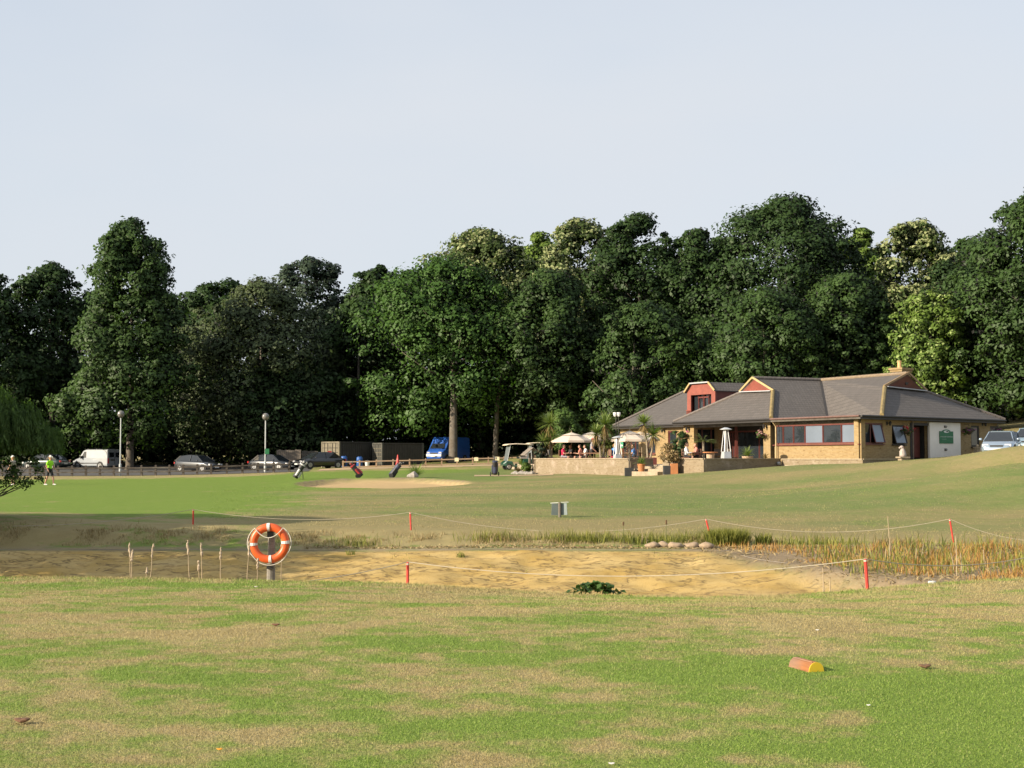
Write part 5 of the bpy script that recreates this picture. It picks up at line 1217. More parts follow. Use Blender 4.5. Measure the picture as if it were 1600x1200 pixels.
golf_bag('navy golf bag with many club heads left of the spiky plant', 614, 89.0, R(38), R(-10), BAGB, BAGK, True)
golf_bag('upright black golf trolley and bag near the terrace path', 773, 92, R(12), R(-80), BAGK, BAGB, True)
BUG = paint('buggy_green', (.012, .075, .045), 0); SEATM = plain('seat_grey', (.33, .29, .27), .7); CANO = plain('canopy_cream', (.72, .60, .44), .6); VIN = plain('clear_vinyl', (.16, .18, .19), .25)
def buggy(label, px, Y, yaw):
    x = xat(px, Y); root = empty('golf_buggy', (x, Y, gz(x, Y)), yaw, label, 'golf buggy', 'golf buggies by the terrace')
    mb = MB(); loft(mb, [ring5(fx, f * .58, zb, zt, .85, .06) for fx, f, zb, zt in ((-1.15, .8, .3, .5), (-1.05, .95, .25, .78), (-.35, 1, .22, .8), (-.25, 1, .22, .36), (.35, 1, .22, .34), (.5, 1, .22, .62), (.95, .95, .25, .66), (1.15, .75, .3, .5))]); mb.build('body', BUG, root, smooth=False)
    mb = MB(); mb.box((-.35, 0, .88), (.5, 1.05, .14)); mb.build('seat', SEATM, root); mb = MB(); mb.box((-.62, 0, 1.16), (.12, 1.05, .36)); mb.build('backrest', SEATM, root)
    mb = MB(); rr = [[(fx, -w_, z_ - .05), (fx, -w_ * .9, z_), (fx, w_ * .9, z_), (fx, w_, z_ - .05)] for fx, w_, z_ in ((-1.1, .52, 1.83), (-.9, .6, 1.88), (.2, .62, 1.92), (.8, .6, 1.88), (.98, .52, 1.82))]; loft(mb, rr); mb.build('canopy', CANO, root)
    for fx in (-.95, .62):
        for s_ in (-1, 1): mb = MB(); mb.tube([(fx + (.25 if fx > 0 else 0), s_ * .5, .6), (fx, s_ * .5, 1.84)], .02, 6); mb.build('post', STEEL, root)
    mb = MB(); mb.add([(.86, -.5, .66), (.86, .5, .66), (.64, .5, 1.8), (.64, -.5, 1.8), (.88, -.5, .66), (.88, .5, .66), (.66, .5, 1.8), (.66, -.5, 1.8)], [(0, 1, 2, 3), (7, 6, 5, 4), (0, 4, 5, 1), (1, 5, 6, 2), (2, 6, 7, 3), (3, 7, 4, 0)]); mb.build('windscreen', VIN, root)
    mb = MB(); mb.tube([(.7, -.25, .75), (.4, -.25, 1.0)], .02, 6); mb.tube([(.36 + .12 * math.cos(a) * .5, -.25 + .17 * math.sin(a), 1.0 + .15 * math.cos(a)) for a in [i * .5236 for i in range(13)]], .015, 6); mb.build('steering_wheel', PLASTIC, root)
    for fx in (-.75, .75):
        for s_ in (-1, 1): wheel(root, fx, s_ * .5, .22, .2)
buggy('green golf buggy with a cream canopy left of the timber stand', 808, 103, R(195)); buggy('golf buggy whose cream canopy shows behind the timber stand', 842, 108, R(190))
# timber stand with little roof
x = xat(830, 97); o = empty('timber_stand', (x, 97, gz(x, 97)), R(20), 'small weathered timber stand with pitched roof at the end of the terrace wall', 'stand')
TW = wood('weathered', (.24, .19, .15))
for dx in (-.10, .16): mb = MB(); mb.box((dx, 0, .62), (.14, .14, 1.5)); mb.build('post', TW, o)
for s_ in (-1, 1):
    mb = MB(); mb.slab([(0, -.45, 1.75), (0, .45, 1.75), (s_ * .62, .45, 1.25), (s_ * .62, -.45, 1.25)], .05); mb.build('roof_board', TW, o)

# ------------------------------------------------------------------ pond side things
RED = plain('stake_red', (.62, .045, .03), .6, 0, .2, 8)
STK = [(302, 796, 44.0, .52, 0, 0, 'red stake on the shaded far bank behind the cattails'), (641, 800.5, 44.0, .5, .06, 0, 'red stake on the far bank above the lifebuoy, standing nearly straight'), (1103, 811, 44.0, .45, .32, .1, 'leaning red stake on the far bank above the green rushes'), (1484, 811, 43.0, .62, .20, 0, 'leaning red stake above the yellow reeds at right'), (637, 878, 25.0, .5, 0, 0, 'upright red stake on the near bank right of the lifebuoy'), (1352, 873.5, 22.3, .5, .08, 0, 'tallest red stake on the near bank in front of the yellow reeds')]
TOPS = {}
for px, py, Y, h, lean, lz, lab in STK:
    top = pt(px, py, Y); bx2 = top.x + lean * h; gzz = gz(bx2, Y); 
    bz = min(gzz, top.z - .3) - .05
    root = empty('marker_stake', (bx2, Y, bz), 0, lab, 'stake', 'red hazard stakes round the pond')
    e = top - Vector((bx2, Y, bz)); w_ = .052
    mb = MB(); n_ = 8; mb.tube([Vector((0, 0, -.1)), e * .94, e], [w_ * .5, w_ * .5, w_ * .38], 8); mb.build('shaft', RED, root)
    TOPS[px] = top; mb = MB(); mb.tube([e * .93, e * .97], w_ * .56, 8); mb.build('tie', plain('rope_tie', (.6, .55, .45), .8), root)
ROPE = plain('rope', (.46, .40, .30), .9, 0, .1)
def rope(label, pts):
    """pts: list of (point, sag px) spans"""
    P = []
    for (a, b_, sag) in pts:
        for i in range(14):
            t_ = i / 14; p = a.lerp(b_, t_); p.z -= sag * 4 * t_ * (1 - t_); P.append(p)
    P.append(pts[-1][1]); o0 = P[0].copy()
    o = empty('rope', o0, 0, label, 'rope'); mb = MB(); mb.tube([p - o0 for p in P], .0075, 5); mb.build('strand', ROPE, o)
lf = pt(20, 834, 42.6); lf.z = gz(lf.x, 42.6) + .03; rt = Vector((xat(1760, 42), 42, gz(xat(1760, 42), 42) + .5))
rope('pale rope slung between the stakes of the far bank', [(lf, TOPS[302], .12), (TOPS[302], TOPS[641], .27), (TOPS[641], TOPS[1103], .49), (TOPS[1103], TOPS[1484], .40), (TOPS[1484], rt, .55)])
lf = pt(480, 908, 24.0); rt = Vector((xat(1640, 25), 25, zat(862, 25)))
rope('pale rope slung between the stakes of the near bank', [(lf, TOPS[637], .03), (TOPS[637], TOPS[1352], .26), (TOPS[1352], rt, .17)])
# lifebuoy on its post
YB = 25.2; c = pt(422, 848.5, YB); zb = gz(c.x, YB)
post = empty('lifebuoy_post', (c.x, YB + .12, zb), 0, 'weathered round timber post carrying the lifebuoy', 'post')
mb = MB(); hh = c.z - zb; mb.tube([(0, 0, -.2), (0, 0, hh - .45), (.01, 0, hh - .43)], [.078, .075, .072], 12); mb.build('lower_post', wood('post_grey', (.22, .20, .17)), post)
mb = MB(); mb.tube([(0, .02, hh - .44), (.005, .02, hh - .05), (-.005, .02, hh + .22)], [.07, .065, .06], 12); mb.build('upper_post', wood('post_grey2', (.26, .24, .21)), post)
mb = MB(); mb.box((0, -.07, hh + .18), (.11, .1, .16)); mb.box((0, -.07, hh - .42), (.12, .1, .08)); mb.build('bracket', PLASTIC, post)
buoy = empty('lifebuoy', c, 0, 'orange lifebuoy ring with four white bands hung on a post', 'lifebuoy')
RM, rm = .285, .07
OR = plain('buoy_orange', (.72, .115, .022), .42, 0, .12, 5); WB = plain('buoy_white', (.72, .72, .70), .5)
def torus(mb, a0, a1, R_, r_, n=60, m_=12, off=0.0):
    st = max(4, int(n * (a1 - a0) / 6.2832)); P = [Vector((R_ * math.cos(a0 + (a1 - a0) * i / st), -.06, R_ * math.sin(a0 + (a1 - a0) * i / st))) for i in range(st + 1)]
    mb.tube(P, r_, m_)
mb = MB()
for i in range(60):
    for j in range(14):
        a = i * 2 * math.pi / 60; q = j * 2 * math.pi / 14
        mb.v.append(((RM + rm * math.cos(q)) * math.cos(a), -.06 + rm * .82 * math.sin(q), (RM + rm * math.cos(q)) * math.sin(a)))
mb.f = [(i * 14 + j, i * 14 + (j + 1) % 14, ((i + 1) % 60) * 14 + (j + 1) % 14, ((i + 1) % 60) * 14 + j) for i in range(60) for j in range(14)]; mb.m = [0] * len(mb.f)
mb.build('ring', OR, buoy, smooth=True)
for k in range(4):
    a = k * math.pi / 2 + .06; mb = MB(); torus(mb, a - .085, a + .085, RM, rm + .004, 120); mb.build('band', WB, buoy, smooth=False)
ga = [R(a) for a in (125, 48, -40, -140)]
def rimp(a, rr=RM + rm + .012): return Vector((rr * math.cos(a), -.08, rr * math.sin(a)))
GR = plain('grab_rope', (.66, .62, .54), .9)
for k, (a0, a1, dr) in enumerate(((R(133), R(48), 'in'), (R(48), R(-32), 'out'), (R(-32), R(-140), 'out'), (R(-140), R(-227), 'out'))):
    P = []
    for i in range(13):
        t_ = i / 12
        if dr == 'in': p = rimp(a0).lerp(rimp(a1), t_); p.z -= .17 * 4 * t_ * (1 - t_); p.y = -.13
        else: p = rimp(a0 + (a1 - a0) * t_, RM + rm + .014 + .02 * math.sin(t_ * math.pi))
        P.append(p)
    mb = MB(); mb.tube(P, .008, 6); mb.build('grab_rope', GR, buoy)
# back of a tee sign on the far bank
s0 = pt(874, 819, 51); zs_ = gz(s0.x, 51)
o = empty('tee_sign', (s0.x, 51, zs_), R(-8), 'grey-backed tee sign board on a short timber post beyond the pond', 'sign'); SB = plain('sign_back', (.15, .19, .185), .6, 0, .15, 3)
mb = MB(); mb.box((-.16, .03, .27), (.27, .03, .42)); mb.build('board', SB, o, rot=(0, R(3), R(14))); mb = MB(); mb.box((.18, .03, .28), (.24, .03, .42)); mb.build('board', plain('sign_back2', (.22, .27, .27), .6, 0, .15, 3), o, rot=(0, R(-3), R(-14)))
mb = MB(); mb.bar((-.33, .05, .50), (-.02, .02, .52), .04, .02); mb.bar((.05, .02, .53), (.33, .05, .54), .04, .02); mb.build('edge_trim', PLATE, o)
mb = MB(); mb.tube([(.02, -.06, -.1), (.02, -.06, .53)], .055, 10); mb.build('post', wood('post_brown', (.17, .14, .11)), o)
# tee marker: half log with yellow end
tm = pt(1265, 1047, 10.6); o = empty('tee_marker', (tm.x, 10.6, gz(tm.x, 10.6)), R(-162), 'half-log tee marker with yellow painted end on the near grass', 'tee marker')
n_ = 9; prof = [(-.068, 0)] + [(.062 * math.cos(math.pi - math.pi * i / n_) * (1.0), .006 + .066 * math.sin(math.pi * i / n_)) for i in range(n_ + 1)] + [(.068, 0)]
def halflog(y0, y1, mat, nm, sc=1.0):
    mb = MB(); n2 = len(prof); mb.add([(a * sc, y, b_ * sc) for y in (y0, y1) for a, b_ in prof], [tuple(range(n2)), tuple(range(2 * n2 - 1, n2 - 1, -1))] + [(i, (i + 1) % n2, n2 + (i + 1) % n2, n2 + i) for i in range(n2)]); return mb.build(nm, mat, o)
halflog(-.20, .095, wood('log_orange', (.34, .12, .028)), 'log'); halflog(.0955, .101, plain('yellow_paint', (.90, .60, .03), .5, 0, .08), 'painted_end', 1.0)
mb = MB(); mb.slab([(-.052, -.19, .0435), (.03, -.19, .0735), (.03, .09, .0735), (-.052, .09, .0435)], .006); mb.build('worn_top', wood('log_pale', (.36, .19, .12)), o)
# drain marker / stone near reeds
s0 = pt(1456.5, 913, 26); o = empty('drain_cap', (s0.x, 26, gz(s0.x, 26)), 0, 'small pale round drain cap at the foot of the yellow reeds', 'drain cap'); hz = max(.15, zat(909, 26) - gz(s0.x, 26)); mb = MB(); mb.lathe([(.05, 0), (.05, hz - .03)], n=12); mb.build('pipe', plain('pipe_brown', (.4, .33, .25), .8), o); mb = MB(); mb.lathe([(.075, hz - .03), (.075, hz), (.06, hz + .015)], n=12); mb.build('cap', plain('cap_white', (.6, .6, .6), .6), o)
# pale boulders on the shelf
BOUL = plain('boulder', (.37, .275, .185), .9, 0, .25, 6, .4)
for i, (px, sx, lab) in enumerate(((1018, .20, 'flat pale boulder, leftmost of the row on the pond shelf'), (1036, .22, 'pale boulder second from the left on the pond shelf'), (1054, .24, 'rounded pale boulder in the middle of the pond shelf row'), (1080, .26, 'largest tan boulder of the row on the pond shelf'), (1103, .24, 'dark-ended boulder at the right of the pond shelf row'))):
    x = xat(px, 41.0); rg = np.random.default_rng(i); mb = MB(); mb.ball((0, 0, .05), 1.0, 12, 8, (sx, .17, .10))
    mb.v = [(v[0] * (1 + .14 * math.sin(v[2] * 30 + i)), v[1] * (1 + .1 * math.sin(v[0] * 20)), v[2] * (1 + .15 * math.sin(v[0] * 14 + i * 2))) for v in mb.v]
    ob = mb.build('boulder', BOUL, None, True, (x, 41.0 + .1 * (i % 2), gz(x, 41.0) + .01)); tag(ob, lab, 'boulder', 'pale boulders on the pond shelf')
# cattails on the near bank, seen against the basin
STEM = plain('dead_stem', (.42, .33, .21), .9, 0, .2, 10); FLUFF = plain('cattail_fluff', (.45, .36, .26), 1.0, 0, .25, 25, .8); FLUFD = plain('cattail_brown', (.12, .07, .035), 1.0, 0, .25, 25, .5)
CT = [(203, 903, 207, 859, 24.2, 'cattail with a plain fluffy head, leftmost of the near bank'), (208, 903, 202, 848, 24.6, 'thin cattail crossing behind the leftmost one'), (231, 900, 239.5, 850, 24.2, 'cattail leaning right, second cluster from the left'), (228, 903, 230, 887, 23.9, 'short cattail at the foot of the leaning one'), (299, 903, 293, 844, 24.2, 'tall cattail with a double head between two clusters'), (316, 903, 314.5, 848, 24.2, 'tall cattail with a thick broken head near the lifebuoy side'), (312, 903, 310, 876, 24.8, 'short dark cattail left of the thick broken head'), (345.5, 902, 345, 855, 24.2, 'straight single cattail left of the lifebuoy'), (385.5, 903, 390, 845, 24.6, 'cattail touching the left rim of the lifebuoy'), (439, 904, 440.5, 842, 26.0, 'cattail showing through the lifebuoy ring'), (401, 904, 403, 872, 24.8, 'short cattail under the lower left of the lifebuoy')]
for i, (px0, py0, px1, py1, Y, lab) in enumerate(CT):
    b0 = pt(px0, py0, Y); b0.z = gz(b0.x, Y); t0 = pt(px1, py1, Y); root = empty('cattail', b0, 0, lab, 'cattail', 'dry cattails on the near bank'); e = t0 - b0; rr = random.Random(i)
    bend = Vector((rr.uniform(-.02, .02), 0, 0))
    mb = MB(); mb.tube([(0, 0, -.05), e * .5 + bend, e * .80], [.010, .008, .006], 6); mb.build('stem', STEM, root)
    mb = MB(); n_ = 8; mb.tube([e * (.74 + .26 * j / n_) + Vector((rr.uniform(-.008, .008), rr.uniform(-.008, .008), 0)) for j in range(n_ + 1)], [.010] + [rr.uniform(.013, .026) * (1 - .5 * (j / n_) ** 3) for j in range(n_)], 7); mb.build('head', FLUFF, root)
for i, (px0, py0, px1, py1, Y, lab) in enumerate([(974, 862, 974, 815, 42.2, 'green-leaved cattail with a dark head left of the boulders'), (1041, 864, 1041, 812, 42.2, 'green-leaved cattail with a dark head behind the boulders')]):
    b0 = pt(px0, py0, Y); b0.z = gz(b0.x, Y); t0 = pt(px1, py1, Y); root = empty('cattail', b0, 0, lab, 'cattail'); e = t0 - b0
    mb = MB(); mb.tube([(0, 0, -.05), e * .82], [.012, .006], 6); mb.build('stem', plain('green_stem', (.12, .15, .04), .8), root); mb = MB(); mb.tube([e * .80, e * .97, e], [.026, .026, .006], 7); mb.build('head', FLUFD, root)
for i, (px0, py0, px1, py1, Y, lab) in enumerate([(1391, 880, 1387, 806, 37, 'tallest bare reed stalk left of the leaning right stake'), (1384, 878, 1383.5, 858, 37.5, 'short bare reed stalk beside the tallest one'), (1430, 882, 1432, 856, 37, 'thin bare stalk in the middle of the yellow reeds'), (1439, 880, 1443, 848, 38, 'bare stalk leaning right in the middle of the yellow reeds'), (1495, 900, 1493, 838, 33, 'tall bare stalk right under the leaning right stake'), (1491, 888, 1486, 864, 34, 'short bare stalk leaning left under the leaning right stake'), (1502, 888, 1501, 864, 34.5, 'short bare stalk right of the tall one under the stake'), (1537, 888, 1537, 859, 34.5, 'thick bare stalk toward the right end of the reeds'), (1285.5, 926, 1286, 887, 25, 'pale bare stalk on the sand left of the tallest near stake'), (1296, 926, 1296.5, 905, 25, 'short dark bare stalk on the sand beside a paler one'), (1003, 866, 1003, 826, 42, 'bare stalk behind the boulders, thinner than its neighbours'), (1011, 866, 1009, 838, 42, 'bare broken stalk right behind the boulders')]):
    b0 = pt(px0, py0, Y); b0.z = gz(b0.x, Y); t0 = pt(px1, py1, Y); root = empty('reed_stalk', b0, 0, lab, 'reed', 'bare reed stalks at the pond'); e = t0 - b0
    mb = MB(); mb.tube([(0, 0, -.05), e * .5 + Vector((.01, 0, 0)), e], [.014, .012, .008], 6); mb.build('stem', STEM, root); mb = MB(); mb.tube([e * .2, e * .45 + Vector((.05, 0, 0)), e * .5 + Vector((.09, 0, -.03))], [.008, .006, .002], 5); mb.build('dead_leaf', STEM, root)

# ------------------------------------------------------------------ strap-leaved plants
BLADE = {
 'cord': leafmat('strap_leaf', (.14, .205, .05), (.31, .38, .12), trans=.35), 'dryl': leafmat('strap_dry', (.26, .17, .07), (.40, .29, .13), trans=.2),
 'reedy': leafmat('reed_yellow', (.36, .155, .05), (.54, .36, .11), trans=.3), 'reedg': leafmat('reed_green', (.10, .13, .025), (.34, .33, .07), trans=.3), 'straw': leafmat('straw', (.24, .165, .075), (.46, .36, .19), trans=.2),
 'palm': leafmat('palm_leaf', (.08, .11, .02), (.20, .23, .05), trans=.25), 'dock': leafmat('dock_leaf', (.04, .09, .02), (.09, .17, .04), trans=.25), 'rust': leafmat('rust_leaf', (.17, .10, .05), (.26, .20, .09), trans=.25),
}
def straps(rg, base, dirs, length, width, droop, seg=3):
    """curved strap leaves: base (n,3), unit dirs (n,3)"""
    n = len(base); side = np.cross(dirs, np.array([0, 0, 1.0])); side = unit(side + 1e-4); V = []
    for j in range(seg + 1):
        t_ = j / seg; c_ = base + dirs * (length * t_)[:, None]; c_[:, 2] -= droop * length * t_ ** 2.2
        w_ = (width * (1 - t_ ** 2) * (.6 + .8 * t_ * (1 - t_) * 2) + .001)[:, None] / 2
        V += [c_ - side * w_, c_ + side * w_]
    V = np.stack(V, 1); m_ = 2 * (seg + 1); f = []
    idx_ = np.arange(n)[:, None] * m_
    for j in range(seg): f.append(idx_ + np.array([[2 * j, 2 * j + 1, 2 * j + 3, 2 * j + 2]]))
    F_ = np.stack(f, 1).reshape(-1, 4); return V.reshape(-1, 3), F_
def rosette(rg, c_, n, ln, wd, droop, up=.35, lo=-.5, hi=1.0):
    z = rg.uniform(lo, hi, n); a = rg.random(n) * 6.283; r_ = np.sqrt(np.clip(1 - z * z, 0, 1)); d = np.stack([r_ * np.cos(a), r_ * np.sin(a), z + up * .3], -1)
    return straps(rg, np.tile(np.array(c_, float), (n, 1)), unit(d), ln * (.75 + .35 * rg.random(n)), np.full(n, wd), np.full(n, droop))
def join(vf):
    V, F_, o_ = [], [], 0
    for v, f in vf: V.append(v); F_.append(f + o_); o_ += len(v)
    return np.concatenate(V), np.concatenate(F_)
def strap_obj(name, vf, mat, parent, rg):
    v, f = join(vf); return link(name, np_mesh(name, v, f, mat, fattr={'tint': np.repeat(rg.random(len(f) // 3 + 1), 3)[:len(f)]}), parent)
TRK = wood('cordyline_trunk', (.36, .29, .20))
ZT_ = 1.2
def cordyline(label, px, Y, heads, base_px=None, z0=ZT_, seed=0, pot=True):
    """heads: (px, py, size px)"""
    rg = np.random.default_rng(seed); x0 = xat(base_px or px, Y); root = empty('cordyline', (x0, Y, z0), 0, label, 'cordyline'); O = Vector(root.location); g1, g2 = [], []
    for i, (hx, hy, hs) in enumerate(heads):
        h = pt(hx, hy, Y + rg.uniform(-.3, .3)) - O; r_ = hs * Y / F
        mb = MB(); mb.tube([(rg.uniform(-.1, .1), rg.uniform(-.1, .1), -.05), (h.x * .55 + .05, h.y * .5, h.z * .5), h], [.075, .055, .05], 7); mb.build('stem', TRK, root)
        g1.append(rosette(rg, h, 130, r_ * 1.4, .085, .22, .4, -.35, 1.0)); g2.append(rosette(rg, h - Vector((0, 0, .1)), 40, r_ * .9, .06, .5, -.6, -1.0, -.2))
    strap_obj('leaves', g1, BLADE['cord'], root, rg); strap_obj('dead_leaves', g2, BLADE['dryl'], root, rg)
    if pot: mb = MB(); mb.box((0, 0, .22), (.9, .6, .44)); mb.build('trough', DARKRED, root)
    return root
cordyline('tall cordyline with shaggy dry skirts at the left end of the terrace', 858, 95.5, [(859, 662, 22), (849, 690, 16), (862, 683, 15)], 860, seed=1)
cordyline('many-headed cordyline growing between the two groups of parasols', 943, 91, [(945, 663, 22), (932, 677, 16), (944, 688, 14), (951, 695, 13)], 941, seed=2)
cordyline('slim cordyline with two heads in front of the set-back wing', 1010, 86.5, [(1006, 661, 18), (1021, 679, 19)], 1014, seed=3)
def spiky(label, px, Y, ln, n, z0=None, pot=None, name='spiky_plant', mat='cord', seed=0, wd=.06, droop=.35, lo=.05, cat='plant', rise=.1):
    rg = np.random.default_rng(seed + 100); x = xat(px, Y); z = gz(x, Y) if z0 is None else z0; root = empty(name, (x, Y, z), 0, label, cat); h0 = rise
    if pot:
        col, ph, pr, kind = pot; h0 = ph; mb = MB()
        if kind == 'square': mb.box((0, 0, ph / 2), (pr * 2, pr * 2, ph)); mb.box((0, 0, ph - .03), (pr * 2.1, pr * 2.1, .06))
        else: mb.lathe([(pr * .72, 0), (pr * .95, ph * .75), (pr, ph * .86), (pr * 1.06, ph * .88), (pr * 1.06, ph), (pr * .9, ph), (pr * .85, ph * .85)], n=16)
        mb.build('pot', col, root, smooth=False)
    strap_obj('leaves', [rosette(rg, (0, 0, h0), n, ln, wd, droop, .5, lo, 1.0)], BLADE[mat], root, rg); return root
TERRA = plain('terracotta', (.50, .20, .075), .8, 0, .15, 4); BLACKP = plain('slate_pot', (.032, .034, .036), .6, 0, .15, 4); STONEP = plain('stone_pot', (.50, .36, .24), .85, 0, .15, 4)
spiky('large spiky yucca growing behind the bunker among grey rocks', 651, 90, 1.25, 70, seed=1, wd=.075, droop=.22, lo=.05)
spiky('spiky plant in a terracotta pot beside the terrace steps', 1002, 83.2, .75, 70, tF(7.0, 0).z + .72, (TERRA, .55, .22, 'round'), 'potted_plant', seed=2)
spiky('bold spiky plant in a stone pot on the terrace before the verandah doors', 1168, 82.6, .95, 80, ZT_, (STONEP, .52, .32, 'round'), 'potted_plant', seed=3, droop=.3)
spiky('small grassy plant in a pot against the brick pier by the bay window', 1196, 84.0, .6, 50, ZT_, (STONEP, .4, .22, 'round'), 'potted_plant', 'straw', seed=4)
spiky('rust-coloured grassy plant in the rockery by the timber stand', 811, 96.5, .6, 70, None, None, 'rockery_plant', 'rust', seed=5, lo=.25); spiky('dark spiky yucca in the rockery behind the rust-coloured grass', 814, 97.5, .75, 60, gz(xat(814, 97.5), 97.5) + .45, None, 'rockery_plant', 'cord', seed=6, lo=-.1)
def bush(label, px, Y, pyb, pyt, hw, mat, n, leaf, seed, z0=None, name='shrub', pot=None, cat='shrub'):
    rg = np.random.default_rng(seed + 300); x = xat(px, Y); z = gz(x, Y) if z0 is None else z0; root = empty(name, (x, Y, z), 0, label, cat)
    zt = zat(pyt, Y) - z; zb = max(zat(pyb, Y) - z, .05); R_ = hw * Y / F; h0 = 0
    if pot: col, ph, pr = pot; mb = MB(); mb.box((0, 0, ph / 2), (pr * 2, pr * 2, ph)); mb.build('pot', col, root)
    nc_ = 34; t_ = rg.random(nc_); a = rg.random(nc_) * 6.283; q = np.sqrt(rg.random(nc_)); pr_ = np.sqrt(np.clip(1 - (t_ * 1.0 - .35) ** 2 / .5, .12, 1)) * .8
    c_ = np.stack([np.cos(a) * q * pr_ * R_, np.sin(a) * q * pr_ * R_, zb + (zt - zb) * (.06 + .86 * t_), np.full(nc_, R_ * .3)], -1)
    link('foliage', crown_mesh(rg, c_, n // nc_, leaf, 'foliage', mat), root); mb = MB(); mb.tube([(0, 0, -.05), (.03, 0, zb + (zt - zb) * .5), (0, 0, zt * .8)], [.07, .05, .01], 7)
    for k in range(4): an = k * 1.7; mb.tube([(.02, 0, zt * .35), (math.cos(an) * R_ * .6, math.sin(an) * R_ * .6, zt * .7)], [.03, .008], 5)
    mb.build('stem', BARK, root)
bush('large rounded green bush standing behind the parasols', 884, 100, 712, 637, 28, LEAF['shrub'], 15000, .16, 1); bush('green bush on the terrace behind the woman in red', 893, 96.5, 722, 682, 22, LEAF['mid'], 4500, .12, 2, ZT_)
bush('bushy conifer in front of the narrow red window', 1061, 83.5, 718, 670, 16, LEAF['mid'], 4000, .09, 3, ZT_); bush('wispy grey-green shrub at the foot of the tall cordyline', 846, 95.2, 722, 690, 12, LEAF['grey'], 1800, .11, 4, ZT_)
bush('low bright green shrub in the rockery beside the timber stand', 823, 96, 736, 723, 10, LEAF['lime'], 1500, .09, 5)
bush('airy russet shrub in a black square pot on the right of the steps', 1046, tF(3.2, 0).y - .9, 722, 694, 18, BLADE['rust'], 1500, .09, 6, gz(xat(1044, 80.0), 80.0), pot=(BLACKP, .5, .34), name='potted_shrub'); bush('nearly bare russet shrub in a black square pot on the left of the steps', 983, tF(8.0, 0).y - 1.0, 716, 688, 11, BLADE['rust'], 260, .09, 7, gz(xat(983, 84.0), 84.0), pot=(BLACKP, .5, .26), name='potted_shrub')
bush('tall terracotta-potted grass plant beside the black pot right of the steps', 1053, tF(2.5, 0).y - .5, 724, 702, 10, BLADE['straw'], 700, .1, 8, gz(xat(1053, 80.0), 80.0), pot=(TERRA, .6, .2), name='potted_shrub')
# small palm in a pot
rg = np.random.default_rng(8); Y = 83.0; x = xat(1099, Y); root = empty('potted_palm', (x, Y, ZT_), 0, 'small palm with a bare trunk on the terrace beside the seated pair', 'palm'); ph = zat(690, Y) - ZT_
mb = MB(); mb.lathe([(.22, 0), (.30, .3), (.32, .34), (.28, .34)], n=14); mb.build('pot', STONEP, root); mb = MB(); mb.tube([(0, 0, .3), (.02, 0, ph * .6), (0, 0, ph)], [.09, .07, .06], 8); mb.build('stem', TRK, root); fr_ = []
for k in range(16):
    a = k * 2.4; el_ = rg.uniform(.1, 1.1); d = np.array([math.cos(a) * math.cos(el_), math.sin(a) * math.cos(el_), math.sin(el_)]); L_ = .75
    for j in range(12):
        t_ = .25 + .75 * j / 12; c_ = np.array([0, 0, ph]) + d * L_ * t_ - np.array([0, 0, .22 * t_ ** 2]); sd = np.cross(d, [0, 0, 1.0])
        for s_ in (-1, 1): dd = unit((d * .7 + sd * s_ + np.array([0, 0, -.25]))[None]); fr_.append(straps(rg, c_[None], dd, np.array([.3]), np.array([.03]), np.array([.3])))
strap_obj('fronds', fr_, BLADE['palm'], root, rg)
# rocks of the bunker plant and of the rockery
ROCK = plain('grey_rock', (.33, .30, .27), .9, 0, .25, 4, .4)
for i, (px, Y, sx, sz, lab) in enumerate(((645, 88.8, .34, .26, 'grey rock leaning against the yucca behind the bunker'), (806, 95.5, .3, .14, 'pale rock at the left of the rockery'), (818, 95.0, .5, .16, 'wide flat rock in the middle of the rockery'), (829, 94.6, .42, .14, 'brown rock against the end of the terrace wall'))):
    x = xat(px, Y); mb = MB(); mb.ball((0, 0, sz * .4), 1.0, 10, 7, (sx, .28, sz)); mb.v = [(v[0] * (1 + .2 * math.sin(v[2] * 17 + i)), v[1] * (1 + .15 * math.sin(v[0] * 11)), v[2] * (1 + .2 * math.sin(v[0] * 9 + i * 2))) for v in mb.v]
    tag(mb.build('rock', ROCK, None, False, (x, Y, gz(x, Y))), lab, 'rock')

